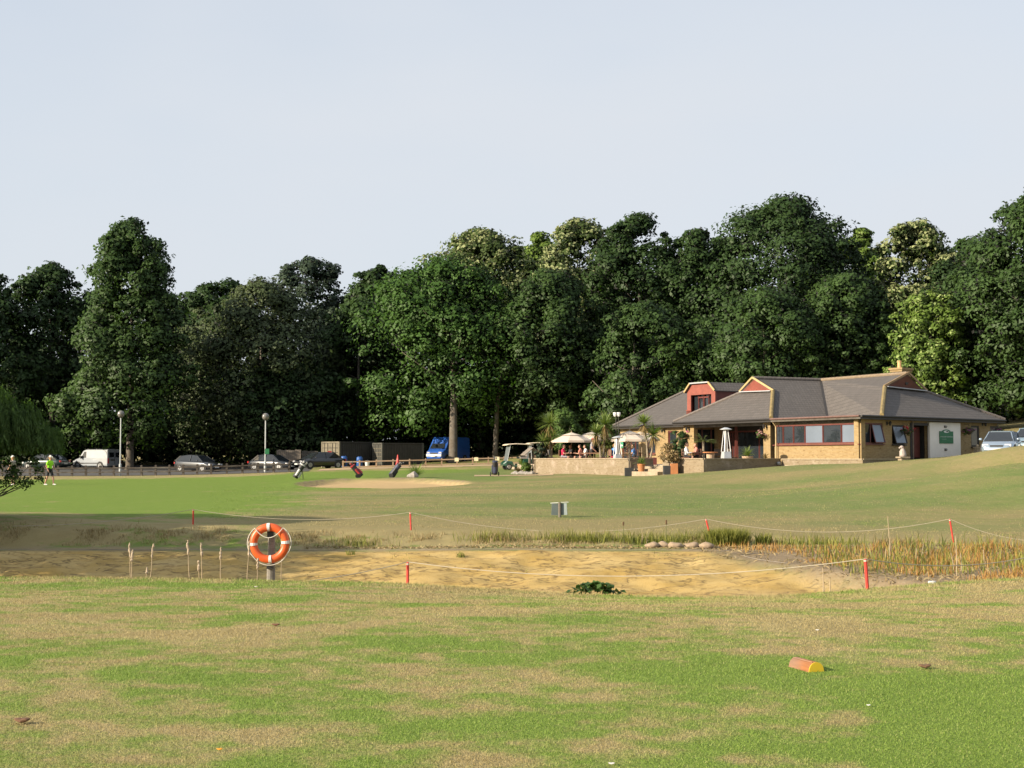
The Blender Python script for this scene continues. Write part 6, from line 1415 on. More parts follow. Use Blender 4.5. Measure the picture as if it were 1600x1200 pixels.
# ------------------------------------------------------------------ terrace furniture
CAN = plain('parasol_cloth', (.66, .56, .46), .85, 0, .06, 2)
def parasol(label, px, Y, py_top, py_edge, hw, yaw):
    x = xat(px, Y); root = empty('parasol', (x, Y, ZT_), yaw, label, 'parasol', 'cream parasols on the terrace'); zt = zat(py_top, Y) - ZT_; ze = zat(py_edge, Y) - ZT_; w_ = hw * Y / F
    mb = MB(); n_ = 8
    def ring_(r_, z): return [(r_ * math.cos(k * math.pi / 4 + math.pi / 8), r_ * math.sin(k * math.pi / 4 + math.pi / 8), z) for k in range(8)]
    a, b_ = ring_(w_, ze), ring_(w_ * .42, ze + (zt - ze) * .62); mb.add(a + b_ + [(p[0] * .995, p[1] * .995, p[2] - .02) for p in a], [(k, (k + 1) % 8, 8 + (k + 1) % 8, 8 + k) for k in range(8)] + [(k, 16 + k, 16 + (k + 1) % 8, (k + 1) % 8) for k in range(8)]); mb.build('canopy', CAN, root)
    mb = MB(); a = ring_(w_ * .50, ze + (zt - ze) * .63); mb.add(a + [(0, 0, zt)], [(k, (k + 1) % 8, 8) for k in range(8)]); mb.build('top_vent', CAN, root)
    mb = MB(); a = ring_(w_ * 1.002, ze + .005); mb.add(a + [(p[0], p[1], p[2] - .14) for p in a], [(k, (k + 1) % 8, 8 + (k + 1) % 8, 8 + k) for k in range(8)]); mb.build('valance', CAN, root)
    mb = MB(); mb.tube([(0, 0, 0), (0, 0, zt + .06)], .03, 8); mb.ball((0, 0, zt + .08), .04, 6, 5); mb.build('pole', wood('parasol_pole', (.42, .30, .18)), root); mb = MB(); mb.lathe([(.3, 0), (.3, .08), (.05, .12), (.05, .3)], n=14); mb.build('base', PLASTIC, root)
    for k in range(8): th = k * math.pi / 4 + math.pi / 8; mb = MB(); mb.tube([(0, 0, zt - .06), (w_ * .97 * math.cos(th), w_ * .97 * math.sin(th), ze - .01)], .012, 5); mb.build('rib', STEEL, root)
parasol('leftmost cream parasol above the woman in red', 893, 95.0, 675.5, 688.5, 33, .2); parasol('cream parasol behind the many-headed cordyline', 925, 96.5, 674.5, 687, 32, .5); parasol('cream parasol in front of the terrace door', 984, 91.5, 673, 687, 34, .1); parasol('cream parasol half behind the slim cordyline', 1003, 94.0, 674, 686, 28, .4)
def heater(label, px, Y, ptop):
    x = xat(px, Y); h = zat(ptop, Y) - ZT_; root = empty('patio_heater', (x, Y, ZT_), .3, label, 'patio heater', 'pyramid patio heaters'); HS = plain('heater_steel', (.66, .68, .70), .35, .4, .06)
    mb = MB(); b0, b1, h1 = .27, .20, h * .36; mb.add([(-b0, -b0, 0), (b0, -b0, 0), (b0, b0, 0), (-b0, b0, 0), (-b1, -b1, h1), (b1, -b1, h1), (b1, b1, h1), (-b1, b1, h1)], [(3, 2, 1, 0), (4, 5, 6, 7), (0, 1, 5, 4), (1, 2, 6, 5), (2, 3, 7, 6), (3, 0, 4, 7)]); mb.build('gas_housing', HS, root)
    t1 = .09
    for sx in (-1, 1):
        for sy in (-1, 1): mb = MB(); mb.bar((sx * b1, sy * b1, h1), (sx * t1, sy * t1, h * .93), .035, .035); mb.build('leg', HS, root)
    mb = MB(); mb.tube([(0, 0, h1), (0, 0, h * .93)], .05, 10); mb.build('flame_tube', glass('tube_glass', (.2, .2, .2), .05), root)
    mb = MB(); mb.lathe([(.08, h * .93), (.36, h * .945), (.36, h * .955), (.1, h), (.0, h)], n=18); mb.build('reflector', HS, root)
heater('white-based pyramid patio heater in front of the verandah', 1134.5, 82.4, 668); heater('pyramid patio heater standing beside the parasols near the steps', 965, 88.0, 681.5)
WOODT = wood('table_wood', (.20, .085, .045))
def table(label, px, Y, Lx, yaw, group=None):
    x = xat(px, Y); root = empty('table', (x, Y, ZT_), yaw, label, 'table', group); mb = MB(); mb.box((0, 0, .73), (Lx, .85, .05)); mb.build('table_top', WOODT, root)
    for sx in (-1, 1):
        for sy in (-1, 1): mb = MB(); mb.box((sx * (Lx / 2 - .1), sy * .34, .35), (.07, .07, .7)); mb.build('leg', WOODT, root)
def chair(label, px, Y, yaw, col=None):
    x = xat(px, Y); root = empty('chair', (x, Y, ZT_), yaw, label, 'chair'); c_ = col or WOODT; mb = MB(); mb.box((0, 0, .44), (.44, .44, .05)); mb.build('seat', c_, root); mb = MB(); mb.box((-.2, 0, .75), (.05, .44, .4)); mb.build('backrest', c_, root)
    for sx in (-1, 1):
        for sy in (-1, 1): mb = MB(); mb.box((sx * .19, sy * .19, .21), (.045, .045, .42)); mb.build('leg', c_, root)
table('long dark table at which the woman in red sits', 903, 94.2, 2.0, -1.0); table('dark table beneath the many-headed cordyline', 934, 92.0, 1.8, -1.0); table('small table between the seated pair by the palm', 1081, 82.2, .8, -1.0); table('dark table in front of the terrace door', 985, 90.2, 1.4, -1.0)
tb = empty('round_table', (xat(1110, 80.6), 80.6, ZT_), 0, 'small round table with terracotta top right of the palm', 'table'); mb = MB(); mb.lathe([(.42, .70), (.44, .72), (.44, .75), (.42, .76)], n=20); mb.build('table_top', TERRA, tb); mb = MB(); mb.lathe([(.20, 0), (.22, .4), (.24, .70)], n=14); mb.build('pedestal', STONEP, tb)
for px, Y, yw, lab in ((1144, 84.5, .5, 'tall dark wicker chair behind the white-based patio heater'), (1117, 85.0, 2.2, 'dark chair in the verandah left of the patio heater')): chair(lab, px, Y, yw, plain('wicker', (.10, .075, .055), .8))
# bench on the low wall terrace
bp = LW + AV * 5.5 + NA * 1.2; o = empty('bench', (bp.x, bp.y, ZT_), math.atan2(-AV.y, -AV.x), 'slatted wooden bench under the bay windows', 'bench'); BW = wood('bench_wood', (.16, .115, .08))
for i in range(4): mb = MB(); mb.box((0, .08 + i * .12, .43), (1.35, .10, .03)); mb.build('seat_slat', BW, o)
for i in range(4): mb = MB(); mb.box((0, .54, .54 + i * .10), (1.35, .03, .075)); mb.build('back_slat', BW, o)
for sx in (-.64, .64):
    for sy, h in ((.06, .60), (.55, .92)): mb = MB(); mb.box((sx, sy, h / 2), (.07, .07, h)); mb.build('leg', BW, o)
    mb = MB(); mb.box((sx, .3, .62), (.08, .6, .04)); mb.build('armrest', BW, o)
# hanging baskets and wall lanterns
FLO = {'pink': plain('petal_pink', (.55, .12, .28), .7, 0, .3, 20), 'red': plain('petal_red', (.55, .03, .06), .7, 0, .3, 20), 'mix': plain('petal_mix', (.62, .36, .34), .7, 0, .4, 20), 'purple': plain('petal_purple', (.30, .08, .24), .7, 0, .3, 20)}
def basket(label, p, n2, kind, seed):
    rg = np.random.default_rng(seed + 500); root = empty('hanging_basket', p, 0, label, 'hanging basket', 'flower baskets on the clubhouse walls')
    mb = MB(); mb.lathe([(.03, -.2), (.14, -.16), (.22, -.06), (.24, .02)], n=12); mb.build('bowl', plain('coir', (.09, .06, .035), .95), root)
    c_ = np.concatenate([rg.normal(0, .13, (16, 3)) * np.array([1.2, 1.2, .7]), np.full((16, 1), .10)], 1); link('foliage', crown_mesh(rg, c_, 30, .07, 'foliage', LEAF['shrub']), root)
    c2 = np.concatenate([rg.normal(0, .13, (12, 3)) * np.array([1.3, 1.3, .8]) + np.array([0, 0, .05]), np.full((12, 1), .08)], 1); link('flowers', crown_mesh(rg, c2, 14, .07, 'flowers', FLO[kind]), root)
    n3 = Vector((n2.x, n2.y, 0)); mb = MB(); mb.bar(n3 * .30 + Vector((0, 0, .42)), n3 * -.02 + Vector((0, 0, .42)), .02, .02); mb.build('bracket', DARKW, root)
    for k in range(3): a = k * 2.1; mb = MB(); mb.tube([(.22 * math.cos(a), .22 * math.sin(a), 0), (0, 0, .42)], .006, 4); mb.build('chain', DARKW, root)
basket('pink flower basket on the brick pier left of the verandah', A3(kA(1067.5, .15), .12, zat(678, 91)), NA, 'pink', 1); basket('mixed flower basket on the pier left of the bay window', A3(kA(1188, .12), .12, zat(678, 85)), NA, 'mix', 2)
basket('red flower basket left of the clubhouse door', B3(kB(1418, .1), .12, zat(673, 79.5)), NB, 'red', 3); basket('purple flower basket between the white panel and the narrow window', B3(kB(1514, .1), .12, zat(673, 84)), NB, 'purple', 4); basket('dark flower basket at the far right corner of the clubhouse', B3(15.3, .45, zat(674, 87)), NB, 'purple', 5)
def lantern(label, p, n2):
    n3 = Vector((n2.x, n2.y, 0)); root = empty('wall_lantern', p, 0, label, 'lantern', 'black wall lanterns of the clubhouse'); mb = MB(); mb.bar(n3 * .16, n3 * -.04, .03, .04); mb.box(n3 * .16, (.1, .1, .2)); mb.build('bracket', DARKW, root); mb = MB(); mb.lathe([(.05, -.14), (.08, .02), (.10, .03), (.02, .13)], tuple(n3 * -.06), n=6); mb.build('lamp_case', DARKW, root)
lantern('black lantern between the verandah and the narrow red window', A3(kA(1074, .3), .28, zat(668, 90)), NA); lantern('black lantern left of the narrow red window', A3(kA(1034, 3.1), 3.18, zat(672, 98)), NA); lantern('black lantern high on the pier left of the bay window', A3(kA(1195, .3), .28, zat(666, 85)), NA); lantern('black lantern between the two open windows', B3(kB(1389, .3), .28, zat(660.5, 79)), NB); lantern('black lantern between the two narrow windows right of the sign', B3(kB(1538, .3), .28, zat(662, 86)), NB)
# pale dog-like ornament on a plinth, small pedestal
ORN = plain('ornament_white', (.44, .38, .34), .7, 0, .15, 6)
ps = B2(kB(1410, -.9), -.9); o = empty('garden_ornament', (ps.x, ps.y, 1.35), .3, 'pale seated animal ornament on a slab near the clubhouse door', 'ornament')
mb = MB(); mb.box((0, 0, .30), (.62, .5, .08)); mb.box((0, 0, .13), (.42, .36, .28)); mb.build('plinth', COPE, o)
mb = MB(); mb.tube([(0, 0, .33), (0, 0, .45), (-.02, 0, .66), (-.05, 0, .80)], [.19, .19, .15, .08], 12); mb.ball((-.07, 0, .86), .11, 10, 7, (1.1, .9, .9)); mb.tube([(-.12, 0, .85), (-.24, 0, .82)], [.07, .045], 8); mb.tube([(-.10, -.09, .36), (-.11, -.09, .66)], [.05, .05], 8); mb.tube([(-.10, .09, .36), (-.11, .09, .66)], [.05, .05], 8); mb.build('figure', ORN, o, smooth=True)
mb = MB(); mb.tube([(-.03, -.09, .92), (0, -.12, .80)], [.03, .02], 6); mb.tube([(-.03, .09, .92), (0, .12, .80)], [.03, .02], 6); mb.build('ear', plain('ornament_dark', (.12, .07, .06), .7), o)
ps = B2(kB(1526.5, -.8), -.8); o = empty('stone_pedestal', (ps.x, ps.y, gz(ps.x, ps.y) - .05), .3, 'small buff stone pedestal right of the white panel', 'pedestal'); mb = MB(); mb.box((0, 0, .2), (.30, .30, .4)); mb.build('shaft', COPE, o); mb = MB(); mb.box((0, 0, .43), (.38, .38, .06)); mb.ball((0, 0, .52), .09, 8, 6); mb.build('cap', COPE, o)
# floodlight pair behind the parasols
fx = xat(964, 101); o = empty('floodlight_pole', (fx, 101, gz(fx, 101)), 0, 'pair of white floodlights on a thin pole left of the roof', 'floodlight'); hz = zat(648, 101) - gz(fx, 101)
mb = MB(); mb.tube([(-.06, 0, 0), (-.06, 0, hz)], .03, 6); mb.tube([(.12, 0, hz - 1.6), (.12, 0, hz)], .025, 6); mb.build('pole', DARKW, o)
for dx in (-.12, .14): mb = MB(); mb.lathe([(.09, hz - .12), (.14, hz + .02), (.14, hz + .14), (.1, hz + .17)], (dx, 0, 0), n=10); mb.build('lamp_head', plain('flood_white', (.8, .8, .78), .5), o)
# green notice by the terrace door
p = A3(kA(970.5, 3.2), 3.25, zat(693, 103)); o = empty('door_notice', p, math.atan2(-AV.y, -AV.x), 'green and white notice beside the terrace door', 'sign'); mb = MB(); mb.box((0, 0, 0), (.42, .03, .62)); mb.build('board', plain('notice_green', (.04, .26, .14), .5), o); mb = MB(); mb.box((0, -.02, .16), (.28, .012, .07)); mb.box((0, -.02, -.12), (.28, .012, .10)); mb.build('lettering', SIGNW, o)
TW2 = plain('wall_spot', (.35, .36, .38), .4); p = TR - DB * .35 - NB * .12; o = empty('path_light', (p.x, p.y, 1.33), 0, 'little grey path light at the corner of the low garden wall', 'light'); mb = MB(); mb.lathe([(.05, -.12), (.1, -.1), (.12, 0), (.08, .06)], n=10); mb.build('shade', TW2, o); mb = MB(); mb.box((0, .06, 0), (.05, .1, .05)); mb.build('bracket', TW2, o)

# ------------------------------------------------------------------ people
SKIN = plain('skin', (.50, .27, .18), .6, 0, .08); SHOE = plain('shoe_white', (.7, .7, .68), .6)
def person(label, loc, yaw, pose, top, bottom, hair, shoe=None, cap=None, bare_legs=True, bare_arms=True, hat=None):
    """one continuous skin: capsules fused by a voxel remesh; clothing is a colour of the faces"""
    cs = []   # p, q, r0, r1, slot   slots: 0 skin 1 top 2 bottom 3 hair 4 shoe
    def c(p, q, r0, r1, s): cs.append((Vector(p), Vector(q), r0, r1, s))
    lean = .10 if pose == 'sit' else .03
    if pose == 'sit': hip = Vector((0, 0, .53))
    else: hip = Vector((0, 0, .90))
    ch = hip + Vector((lean * .35 + .01, 0, .34)); nk = hip + Vector((lean * .5, 0, .52)); hd = nk + Vector((.035 + lean * .15, 0, .15))
    c(hip + Vector((0, -.07, 0)), hip + Vector((0, .07, 0)), .125, .125, 2); c(hip + Vector((0, 0, .08)), ch, .125, .145, 1)
    c(ch + Vector((0, -.09, .03)), ch + Vector((0, .09, .03)), .125, .125, 1); c(ch + Vector((0, -.16, .12)), ch + Vector((0, .16, .12)), .07, .07, 1); c(ch + Vector((0, 0, .1)), nk, .10, .06, 1)
    c(nk - Vector((0, 0, .02)), hd - Vector((0, 0, .04)), .052, .05, 0); c(hd - Vector((-.015, 0, .055)), hd + Vector((0, 0, .035)), .072, .088, 0); c(hd + Vector((.085, 0, -.01)), hd + Vector((.10, 0, -.03)), .012, .016, 0)
    for s_ in (-1, 1): c(hd + Vector((0, s_ * .085, -.02)), hd + Vector((-.01, s_ * .088, .02)), .014, .014, 0)
    c(hd + Vector((-.03, 0, .05)), hd + Vector((-.045, 0, -.02)), .088, .075, 3); c(hd + Vector((.02, 0, .075)), hd + Vector((-.03, 0, .07)), .066, .075, 3)
    if hat: c(hd + Vector((.0, 0, .08)), hd + Vector((-.02, 0, .075)), .088, .088, 5); c(hd + Vector((.10, 0, .065)), hd + Vector((.15, 0, .055)), .03, .02, 5)
    for s_ in (-1, 1):
        sh = ch + Vector((0, s_ * .19, .12))
        if pose == 'sit': el_ = sh + Vector((.10, s_ * .05, -.26)); wr = el_ + Vector((.22, -s_ * .06, .03))
        elif pose == 'walk': el_ = sh + Vector((.06 * s_ - .02, s_ * .05, -.28)); wr = el_ + Vector((.15 + .05 * s_, -s_ * .02, -.19))
        else: el_ = sh + Vector((.02, s_ * .06, -.28)); wr = el_ + Vector((.16, -s_ * .05, -.16))
        c(sh, sh.lerp(el_, .55), .06, .055, 1); c(sh.lerp(el_, .5), el_, .048, .04, 0 if bare_arms else 1); c(el_, wr, .04, .028, 0 if bare_arms else 1)
        dv = (wr - el_).normalized(); lat = Vector((-dv.y, dv.x, 0)).normalized() if abs(dv.z) < .95 else Vector((0, 1, 0)); pl = wr + dv * .08
        c(wr, pl, .028, .032, 0)
        for k in range(4): o_ = lat * (k - 1.5) * .021; kn = pl + o_ + dv * (.04 + .006 * (1 - abs(k - 1.5))); c(pl + o_, kn, .0105, .0105, 0); c(kn, kn + dv * .03 + Vector((0, 0, -.022)), .010, .008, 0)
        c(wr + dv * .03 + lat * .03, wr + dv * .065 + lat * .06 + Vector((0, 0, -.01)), .013, .010, 0)
        hp = hip + Vector((0, s_ * .095, -.03))
        if pose == 'sit': kn = hp + Vector((.42, s_ * .02, .02)); an = kn + Vector((-.04, 0, -.43))
        elif pose == 'walk': kn = hp + Vector((.13 * s_ + .04, 0, -.40)); an = kn + Vector((.10 * s_ - .06, 0, -.40))
        else: kn = hp + Vector((.02, s_ * .01, -.41)); an = kn + Vector((-.02, 0, -.41))
        c(hp, hp.lerp(kn, .75), .092, .072, 2); c(hp.lerp(kn, .7), kn, .062, .055, 0 if bare_legs else 2); c(kn, kn.lerp(an, .35), .055, .056, 0 if bare_legs else 2); c(kn.lerp(an, .35), an, .055, .036, 0 if bare_legs else 2); c(an + Vector((-.03, 0, -.025)), an + Vector((.15, 0, -.035)), .042, .034, 4)
    mb = MB()
    for p, q, r0, r1, s_ in cs:
        d = (q - p); 
        if d.length > 1e-4: mb.tube([p, q], [r0, r1], 10)
        mb.ball(p, r0, 10, 7); mb.ball(q, r1, 10, 7)
    me = bpy.data.meshes.new('tmp'); me.from_pydata(mb.v, [], mb.f); ob = bpy.data.objects.new('tmp', me); COL.objects.link(ob)
    md = ob.modifiers.new('r', 'REMESH'); md.mode = 'VOXEL'; md.voxel_size = .016; md.use_smooth_shade = True
    sm = ob.modifiers.new('s', 'SMOOTH'); sm.iterations = 2; sm.factor = .4
    dg = bpy.context.evaluated_depsgraph_get(); me2 = bpy.data.meshes.new_from_object(ob.evaluated_get(dg)); bpy.data.objects.remove(ob)
    ctr = np.empty(len(me2.polygons) * 3); me2.polygons.foreach_get('center', ctr); ctr = ctr.reshape(-1, 3)
    best = np.full(len(ctr), 1e9); slot = np.zeros(len(ctr), int)
    for p, q, r0, r1, s_ in cs:
        a = np.array(p); d = np.array(q - p); L2 = max(d @ d, 1e-9); t_ = np.clip(((ctr - a) @ d) / L2, 0, 1); ds = np.linalg.norm(ctr - a - t_[:, None] * d, axis=1) - (r0 + (r1 - r0) * t_)
        if s_ == 3: ds = ds - .004
        up_ = ds < best; best[up_] = ds[up_]; slot[up_] = s_
    me2.materials.clear()
    for m_ in (SKIN, top, bottom, hair, shoe or SHOE, hat or hair): me2.materials.append(m_)
    me2.polygons.foreach_set('material_index', slot.astype(np.int32)); me2.polygons.foreach_set('use_smooth', [True] * len(me2.polygons)); me2.name = 'person'
    o = link('person', me2, None, loc, (0, 0, yaw)); tag(o, label, 'person'); return o
C_ = lambda n, col: plain('cloth_' + n, col, .9, 0, .15, 12)
LIME = C_('lime', (.36, .80, .02)); NAVY = C_('navy', (.012, .014, .02)); BLOND = C_('blond', (.30, .17, .07)); BROWN = C_('brown', (.055, .03, .018)); WHT = C_('white', (.75, .74, .72)); REDC = C_('red', (.62, .02, .09)); GREYC = C_('grey', (.30, .29, .33)); PINK = C_('pink', (.58, .22, .17)); BLUEC = C_('blue', (.08, .25, .60)); PATT = C_('pattern', (.42, .36, .30)); DARKC = C_('dark', (.03, .028, .03)); CAPR = C_('capred', (.50, .06, .06))
x = xat(78, 82); person('golfer in lime green shirt, dark shorts and white cap walking on the green', (x, 82, gz(x, 82)), R(-20), 'walk', LIME, NAVY, BLOND, hat=WHT)
x = xat(21, 83); person('golfer in white cap and patterned top half hidden by the willow', (x, 83, gz(x, 83)), R(160), 'stand', PATT, NAVY, BLOND, hat=WHT)
# club in the walking golfer's hands
x = xat(83, 82); z = gz(x, 82); o = empty('golf_club', (x, 81.8, z), 0, 'putter held by the golfer in lime green', 'golf club'); mb = MB(); mb.tube([(-.02, 0, .82), (.10, -.05, .02)], [.012, .008], 6); mb.build('shaft', PLASTIC, o); mb = MB(); mb.box((.13, -.05, .02), (.10, .03, .03)); mb.build('club_head', CLUB, o)
YA = math.atan2(NA.y, NA.x)
def seat_person(lab, px, Y, yaw, top, bottom, hair, hat=None, ba=True):
    x = xat(px, Y); chair('chair under the ' + ' '.join(lab.split()[:11]), px, Y, yaw); person(lab, (x, Y, ZT_ - .03), yaw, 'sit', top, bottom, hair, hat=hat, bare_arms=ba)
seat_person('woman in red top seated at the left end of the terrace', 879, 93.6, R(-15), REDC, GREYC, BROWN); seat_person('dark-clothed person seated facing the woman in red', 893, 94.8, R(200), DARKC, DARKC, BLOND)
seat_person('person in pink top seated beside a white-topped one under the left parasols', 908, 93.2, R(170), PINK, DARKC, BROWN); seat_person('person in pale top seated under the left parasols', 916, 93.0, R(190), WHT, DARKC, BROWN)
seat_person('person in blue and white top seated beside the patio heater near the steps', 958, 88.8, R(20), BLUEC, REDC, BLOND); seat_person('person in bright blue top seated in front of the terrace door', 991, 89.2, R(180), BLUEC, DARKC, BROWN)
seat_person('man in white shirt seated by the palm', 1071, 81.8, R(-10), WHT, DARKC, BROWN, ba=False); seat_person('person in pink top seated opposite the man in white', 1089, 82.6, R(185), PINK, DARKC, BLOND)
x = xat(925, 92.8); person('man in grey shirt and red cap standing under the parasols', (x, 92.8, ZT_), R(-10), 'stand', GREYC, DARKC, BROWN, hat=CAPR)

# ------------------------------------------------------------------ grasses (uncountable)
def blades(name, x, y, h, w_, mat, rg, lean=.5, label=None, cat=None, seg=1, z=None):
    n = len(x); z = ground_z(x, y) if z is None else z; a = rg.random(n) * 6.283; ln = lean * h * rg.random(n)
    base = np.stack([x, y, z - .004], -1); tip = base + np.stack([np.cos(a) * ln, np.sin(a) * ln, h], -1); b2 = rg.random(n) * 6.283; sd = np.stack([np.cos(b2), np.sin(b2), np.zeros(n)], -1) * (w_ / 2)[:, None]
    if seg == 1: V = np.stack([base - sd, base + sd, tip], 1).reshape(-1, 3); F_ = np.arange(3 * n).reshape(n, 3); tint = rg.random(n)
    else:
        mid = base * .45 + tip * .55 - np.stack([np.cos(a) * ln * .22, np.sin(a) * ln * .22, np.zeros(n)], -1)
        V = np.stack([base - sd, base + sd, mid + sd * .8, mid - sd * .8, tip], 1).reshape(-1, 3); i = np.arange(n)[:, None] * 5
        F_ = np.concatenate([i + np.array([[0, 1, 2]]), i + np.array([[0, 2, 3]]), i + np.array([[3, 2, 4]])]); t0 = rg.random(n); tint = np.concatenate([t0, t0, t0])
    me = np_mesh(name, V, F_, mat, fattr={'tint': tint})
    return me, n
# turf blades use the same colour field as the ground under them
m, t, b = _new('turf_blade'); geo = N(t, 'ShaderNodeNewGeometry'); lu = N(t, 'ShaderNodeAttribute', attribute_name='lush'); ti = N(t, 'ShaderNodeAttribute', attribute_name='tint')
gc, _a, _b = turf_colour(t, geo.outputs['Position'], lu.outputs['Fac']); gc = mixc(t, 1.0, gc, (1.32, 1.32, 1.27), 'MULTIPLY'); gc = mixc(t, rng(t, ti.outputs['Fac'], .80, .95, 0, .35), gc, (.50, .42, .22)); gc = mixc(t, rng(t, ti.outputs['Fac'], .25, .0, 0, .2), gc, (.07, .10, .016))
t.links.new(gc, b.inputs['Base Color']); b.inputs['Roughness'].default_value = .6; b.inputs['Specular IOR Level'].default_value = .25
tr = N(t, 'ShaderNodeBsdfTranslucent'); t.links.new(gc, tr.inputs['Color']); ms = N(t, 'ShaderNodeMixShader'); ms.inputs['Fac'].default_value = .3; t.links.new(b.outputs[0], ms.inputs[1]); t.links.new(tr.outputs[0], ms.inputs[2]); t.links.new(ms.outputs[0], t.nodes['Material Output'].inputs['Surface'])
up_ = N(t, 'ShaderNodeVectorMath', operation='MULTIPLY_ADD'); t.links.new(geo.outputs['Normal'], up_.inputs[0]); up_.inputs[1].default_value = (.3, .3, .3); up_.inputs[2].default_value = (0, 0, 1)
un_ = N(t, 'ShaderNodeVectorMath', operation='NORMALIZE'); t.links.new(up_.outputs[0], un_.inputs[0]); 
TBLADE = m
rg = np.random.default_rng(77)
nb_ = 420000; yy = 6.3 * (24.2 / 6.3) ** (rg.random(nb_) ** .92); xx = (rg.random(nb_) * 2 - 1) * (yy * .40 + .9)
fr = sstep(19.5, 22.0, yy); hh = (.008 + .010 * rg.random(nb_)) * (1 + .02 * yy) + fr * (.035 * rg.random(nb_) ** 2.5 + .006) ; ww = .003 + .00036 * yy
keep = (np.hypot(xx - tm.x, yy - 10.6) > .06) & (yy < 23.6); xx, yy, hh, ww = xx[keep], yy[keep], hh[keep], ww[keep]
me, n_ = blades('grass', xx, yy, hh, ww, TBLADE, rg, 1.2); g_ = grass_masks(xx, yy)[0]; a_ = me.attributes.new('lush', 'FLOAT', 'FACE'); a_.data.foreach_set('value', g_.astype(np.float32))
tag(link('grass', me), 'mown patchy grass of the tee in the foreground', 'grass', None, 'stuff')
# longer tussocks of the far fairway
rg = np.random.default_rng(79); n = 70000; y = 45 + 33 * rg.random(n) ** 1.2; x = (rg.random(n) * 2 - 1) * (y * .42 + 2); k = (wob(x, y, .6) + wob(x, y, 1.7, 1) * .7 + rg.normal(0, .5, n) > .1) & (PX(x, y) > 330) & (bunker(x, y) < -.1); x, y = x[k], y[k]
me, _n2 = blades('fairway_grass', x, y, .02 + .035 * rg.random(len(x)), np.full(len(x), .02), TBLADE, rg, 1.3); a_ = me.attributes.new('lush', 'FLOAT', 'FACE'); a_.data.foreach_set('value', (grass_masks(x, y)[0] - .05).astype(np.float32)); tag(link('fairway_grass', me), 'thin dry tussocky grass of the fairway beyond the pond', 'grass', None, 'stuff')
# dry fringe on the far bank and rushes
def band(n, x0, x1, fy, spread, rg): x = rg.uniform(x0, x1, n); return x, fy(x) + rg.normal(0, spread, n)
rg = np.random.default_rng(78); n = 13000; x, y = band(n, -16, 13, lambda x: 42.3 + 0 * x, .45, rg); cl_ = np.clip(wob(x, y, 1.1) + wob(x, y, 3.1, 2) * .8 + .15, 0, 1.4); k = cl_ > .05; x, y, cl_ = x[k], y[k], cl_[k]
me, _n2 = blades('bank_grass', x, y, .04 + .26 * cl_ * rg.random(len(x)), np.full(len(x), .014), BLADE['straw'], rg, 1.1, seg=2); tag(link('bank_grass', me), 'dry straw-coloured grass fringing the far pond bank', 'grass', None, 'stuff')
n = 6500; xs_, ys_ = [], []
for px, Y, sx, nn_ in ((775, 42.4, .5, 500), (912, 42.4, .75, 1100), (1010, 42.2, .6, 700), (1060, 42.3, .5, 500), (560, 41.6, .5, 200), (1085, 42.4, .4, 300), (1240, 41.8, .7, 250), (1300, 42.0, .7, 200)): xs_.append(rg.normal(xat(px, Y), sx, nn_)); ys_.append(rg.normal(Y, .22, nn_))
x, y = np.concatenate(xs_), np.concatenate(ys_); me, _n2 = blades('rushes', x, y, .08 + .34 * rg.random(len(x)) ** 1.4, np.full(len(x), .014), BLADE['reedg'], rg, .7, seg=2); tag(link('rushes', me), 'green rushes growing in patches along the far pond shelf', 'rushes', None, 'stuff')
# yellow reed bed
n = 15000; x = rg.uniform(5.8, 19, n); y = rg.uniform(29.5, 41.5, n); k = (reed_side(x, y) > .55 + .4 * (y > 40)) & (wob(x, y, .9) + .7 * wob(x, y, 2.7, 1) > -.35) & (x > 6.7 + (39.5 - y) * .40); x, y = x[k], y[k]
me, _n2 = blades('reeds', x, y, .06 + .30 * rg.random(len(x)) ** 1.3 * (.45 + .55 * sstep(8, 13, x)) * (.6 + .5 * np.clip(wob(x, y, .8, 3) + .5, 0, 1.2)), np.full(len(x), .02), BLADE['reedy'], rg, .8, seg=2); tag(link('reeds', me), 'bed of orange and yellow reeds filling the right end of the pond', 'reeds', None, 'stuff')
n = 2400; x = np.concatenate([rg.uniform(8, 19, n), rg.normal(15.5, .9, 700)]); y = np.concatenate([rg.uniform(33, 42, n), rg.normal(36, .8, 700)]); me, _n2 = blades('green_reeds', x, y, .12 + .42 * rg.random(len(x)) ** 1.5, np.full(len(x), .022), BLADE['reedg'], rg, .6, seg=2); tag(link('green_reeds', me), 'green reeds mixed along the back of the yellow bed', 'reeds', None, 'stuff')
# single clumps that can be picked out
def clump(label, px, Y, r_, h, n, mat, seed, name='rush_clump', wd=.02):
    rg = np.random.default_rng(seed + 700); x = xat(px, Y); z = gz(x, Y); a = rg.random(n) * 6.283; q = np.sqrt(rg.random(n)) * r_; bx_, by_ = q * np.cos(a), q * np.sin(a) * .6
    me, _q = blades(name, bx_, by_, h * (.6 + .5 * rg.random(n)), np.full(n, wd), BLADE[mat], rg, .7, seg=2, z=np.zeros(n)); root = empty(name, (x, Y, z), 0, label, 'plant'); link('leaves', me, root); return root
clump('big dense green rush clump right of the boulders', 1136, 41.9, .65, .5, 1500, 'reedg', 1); clump('small yellow-green iris clump beside the big rush clump', 1192, 41.9, .25, .38, 120, 'reedg', 2, 'iris_clump', .035)
clump('small dark tuft on the yellow sand below the left far stake', 720, 39.2, .14, .2, 26, 'reedg', 3, 'weed_tuft'); clump('small dark tuft on the sand right of the lifebuoy', 549, 39.6, .12, .18, 22, 'reedg', 4, 'weed_tuft'); clump('green tuft on the sand left of the two bare stalks', 1214, 31.5, .25, .3, 90, 'dock', 5, 'weed_tuft'); clump('yellow-green weed under the lifebuoy', 408, 26.5, .3, .55, 160, 'reedg', 6, 'weed_tuft', .03)
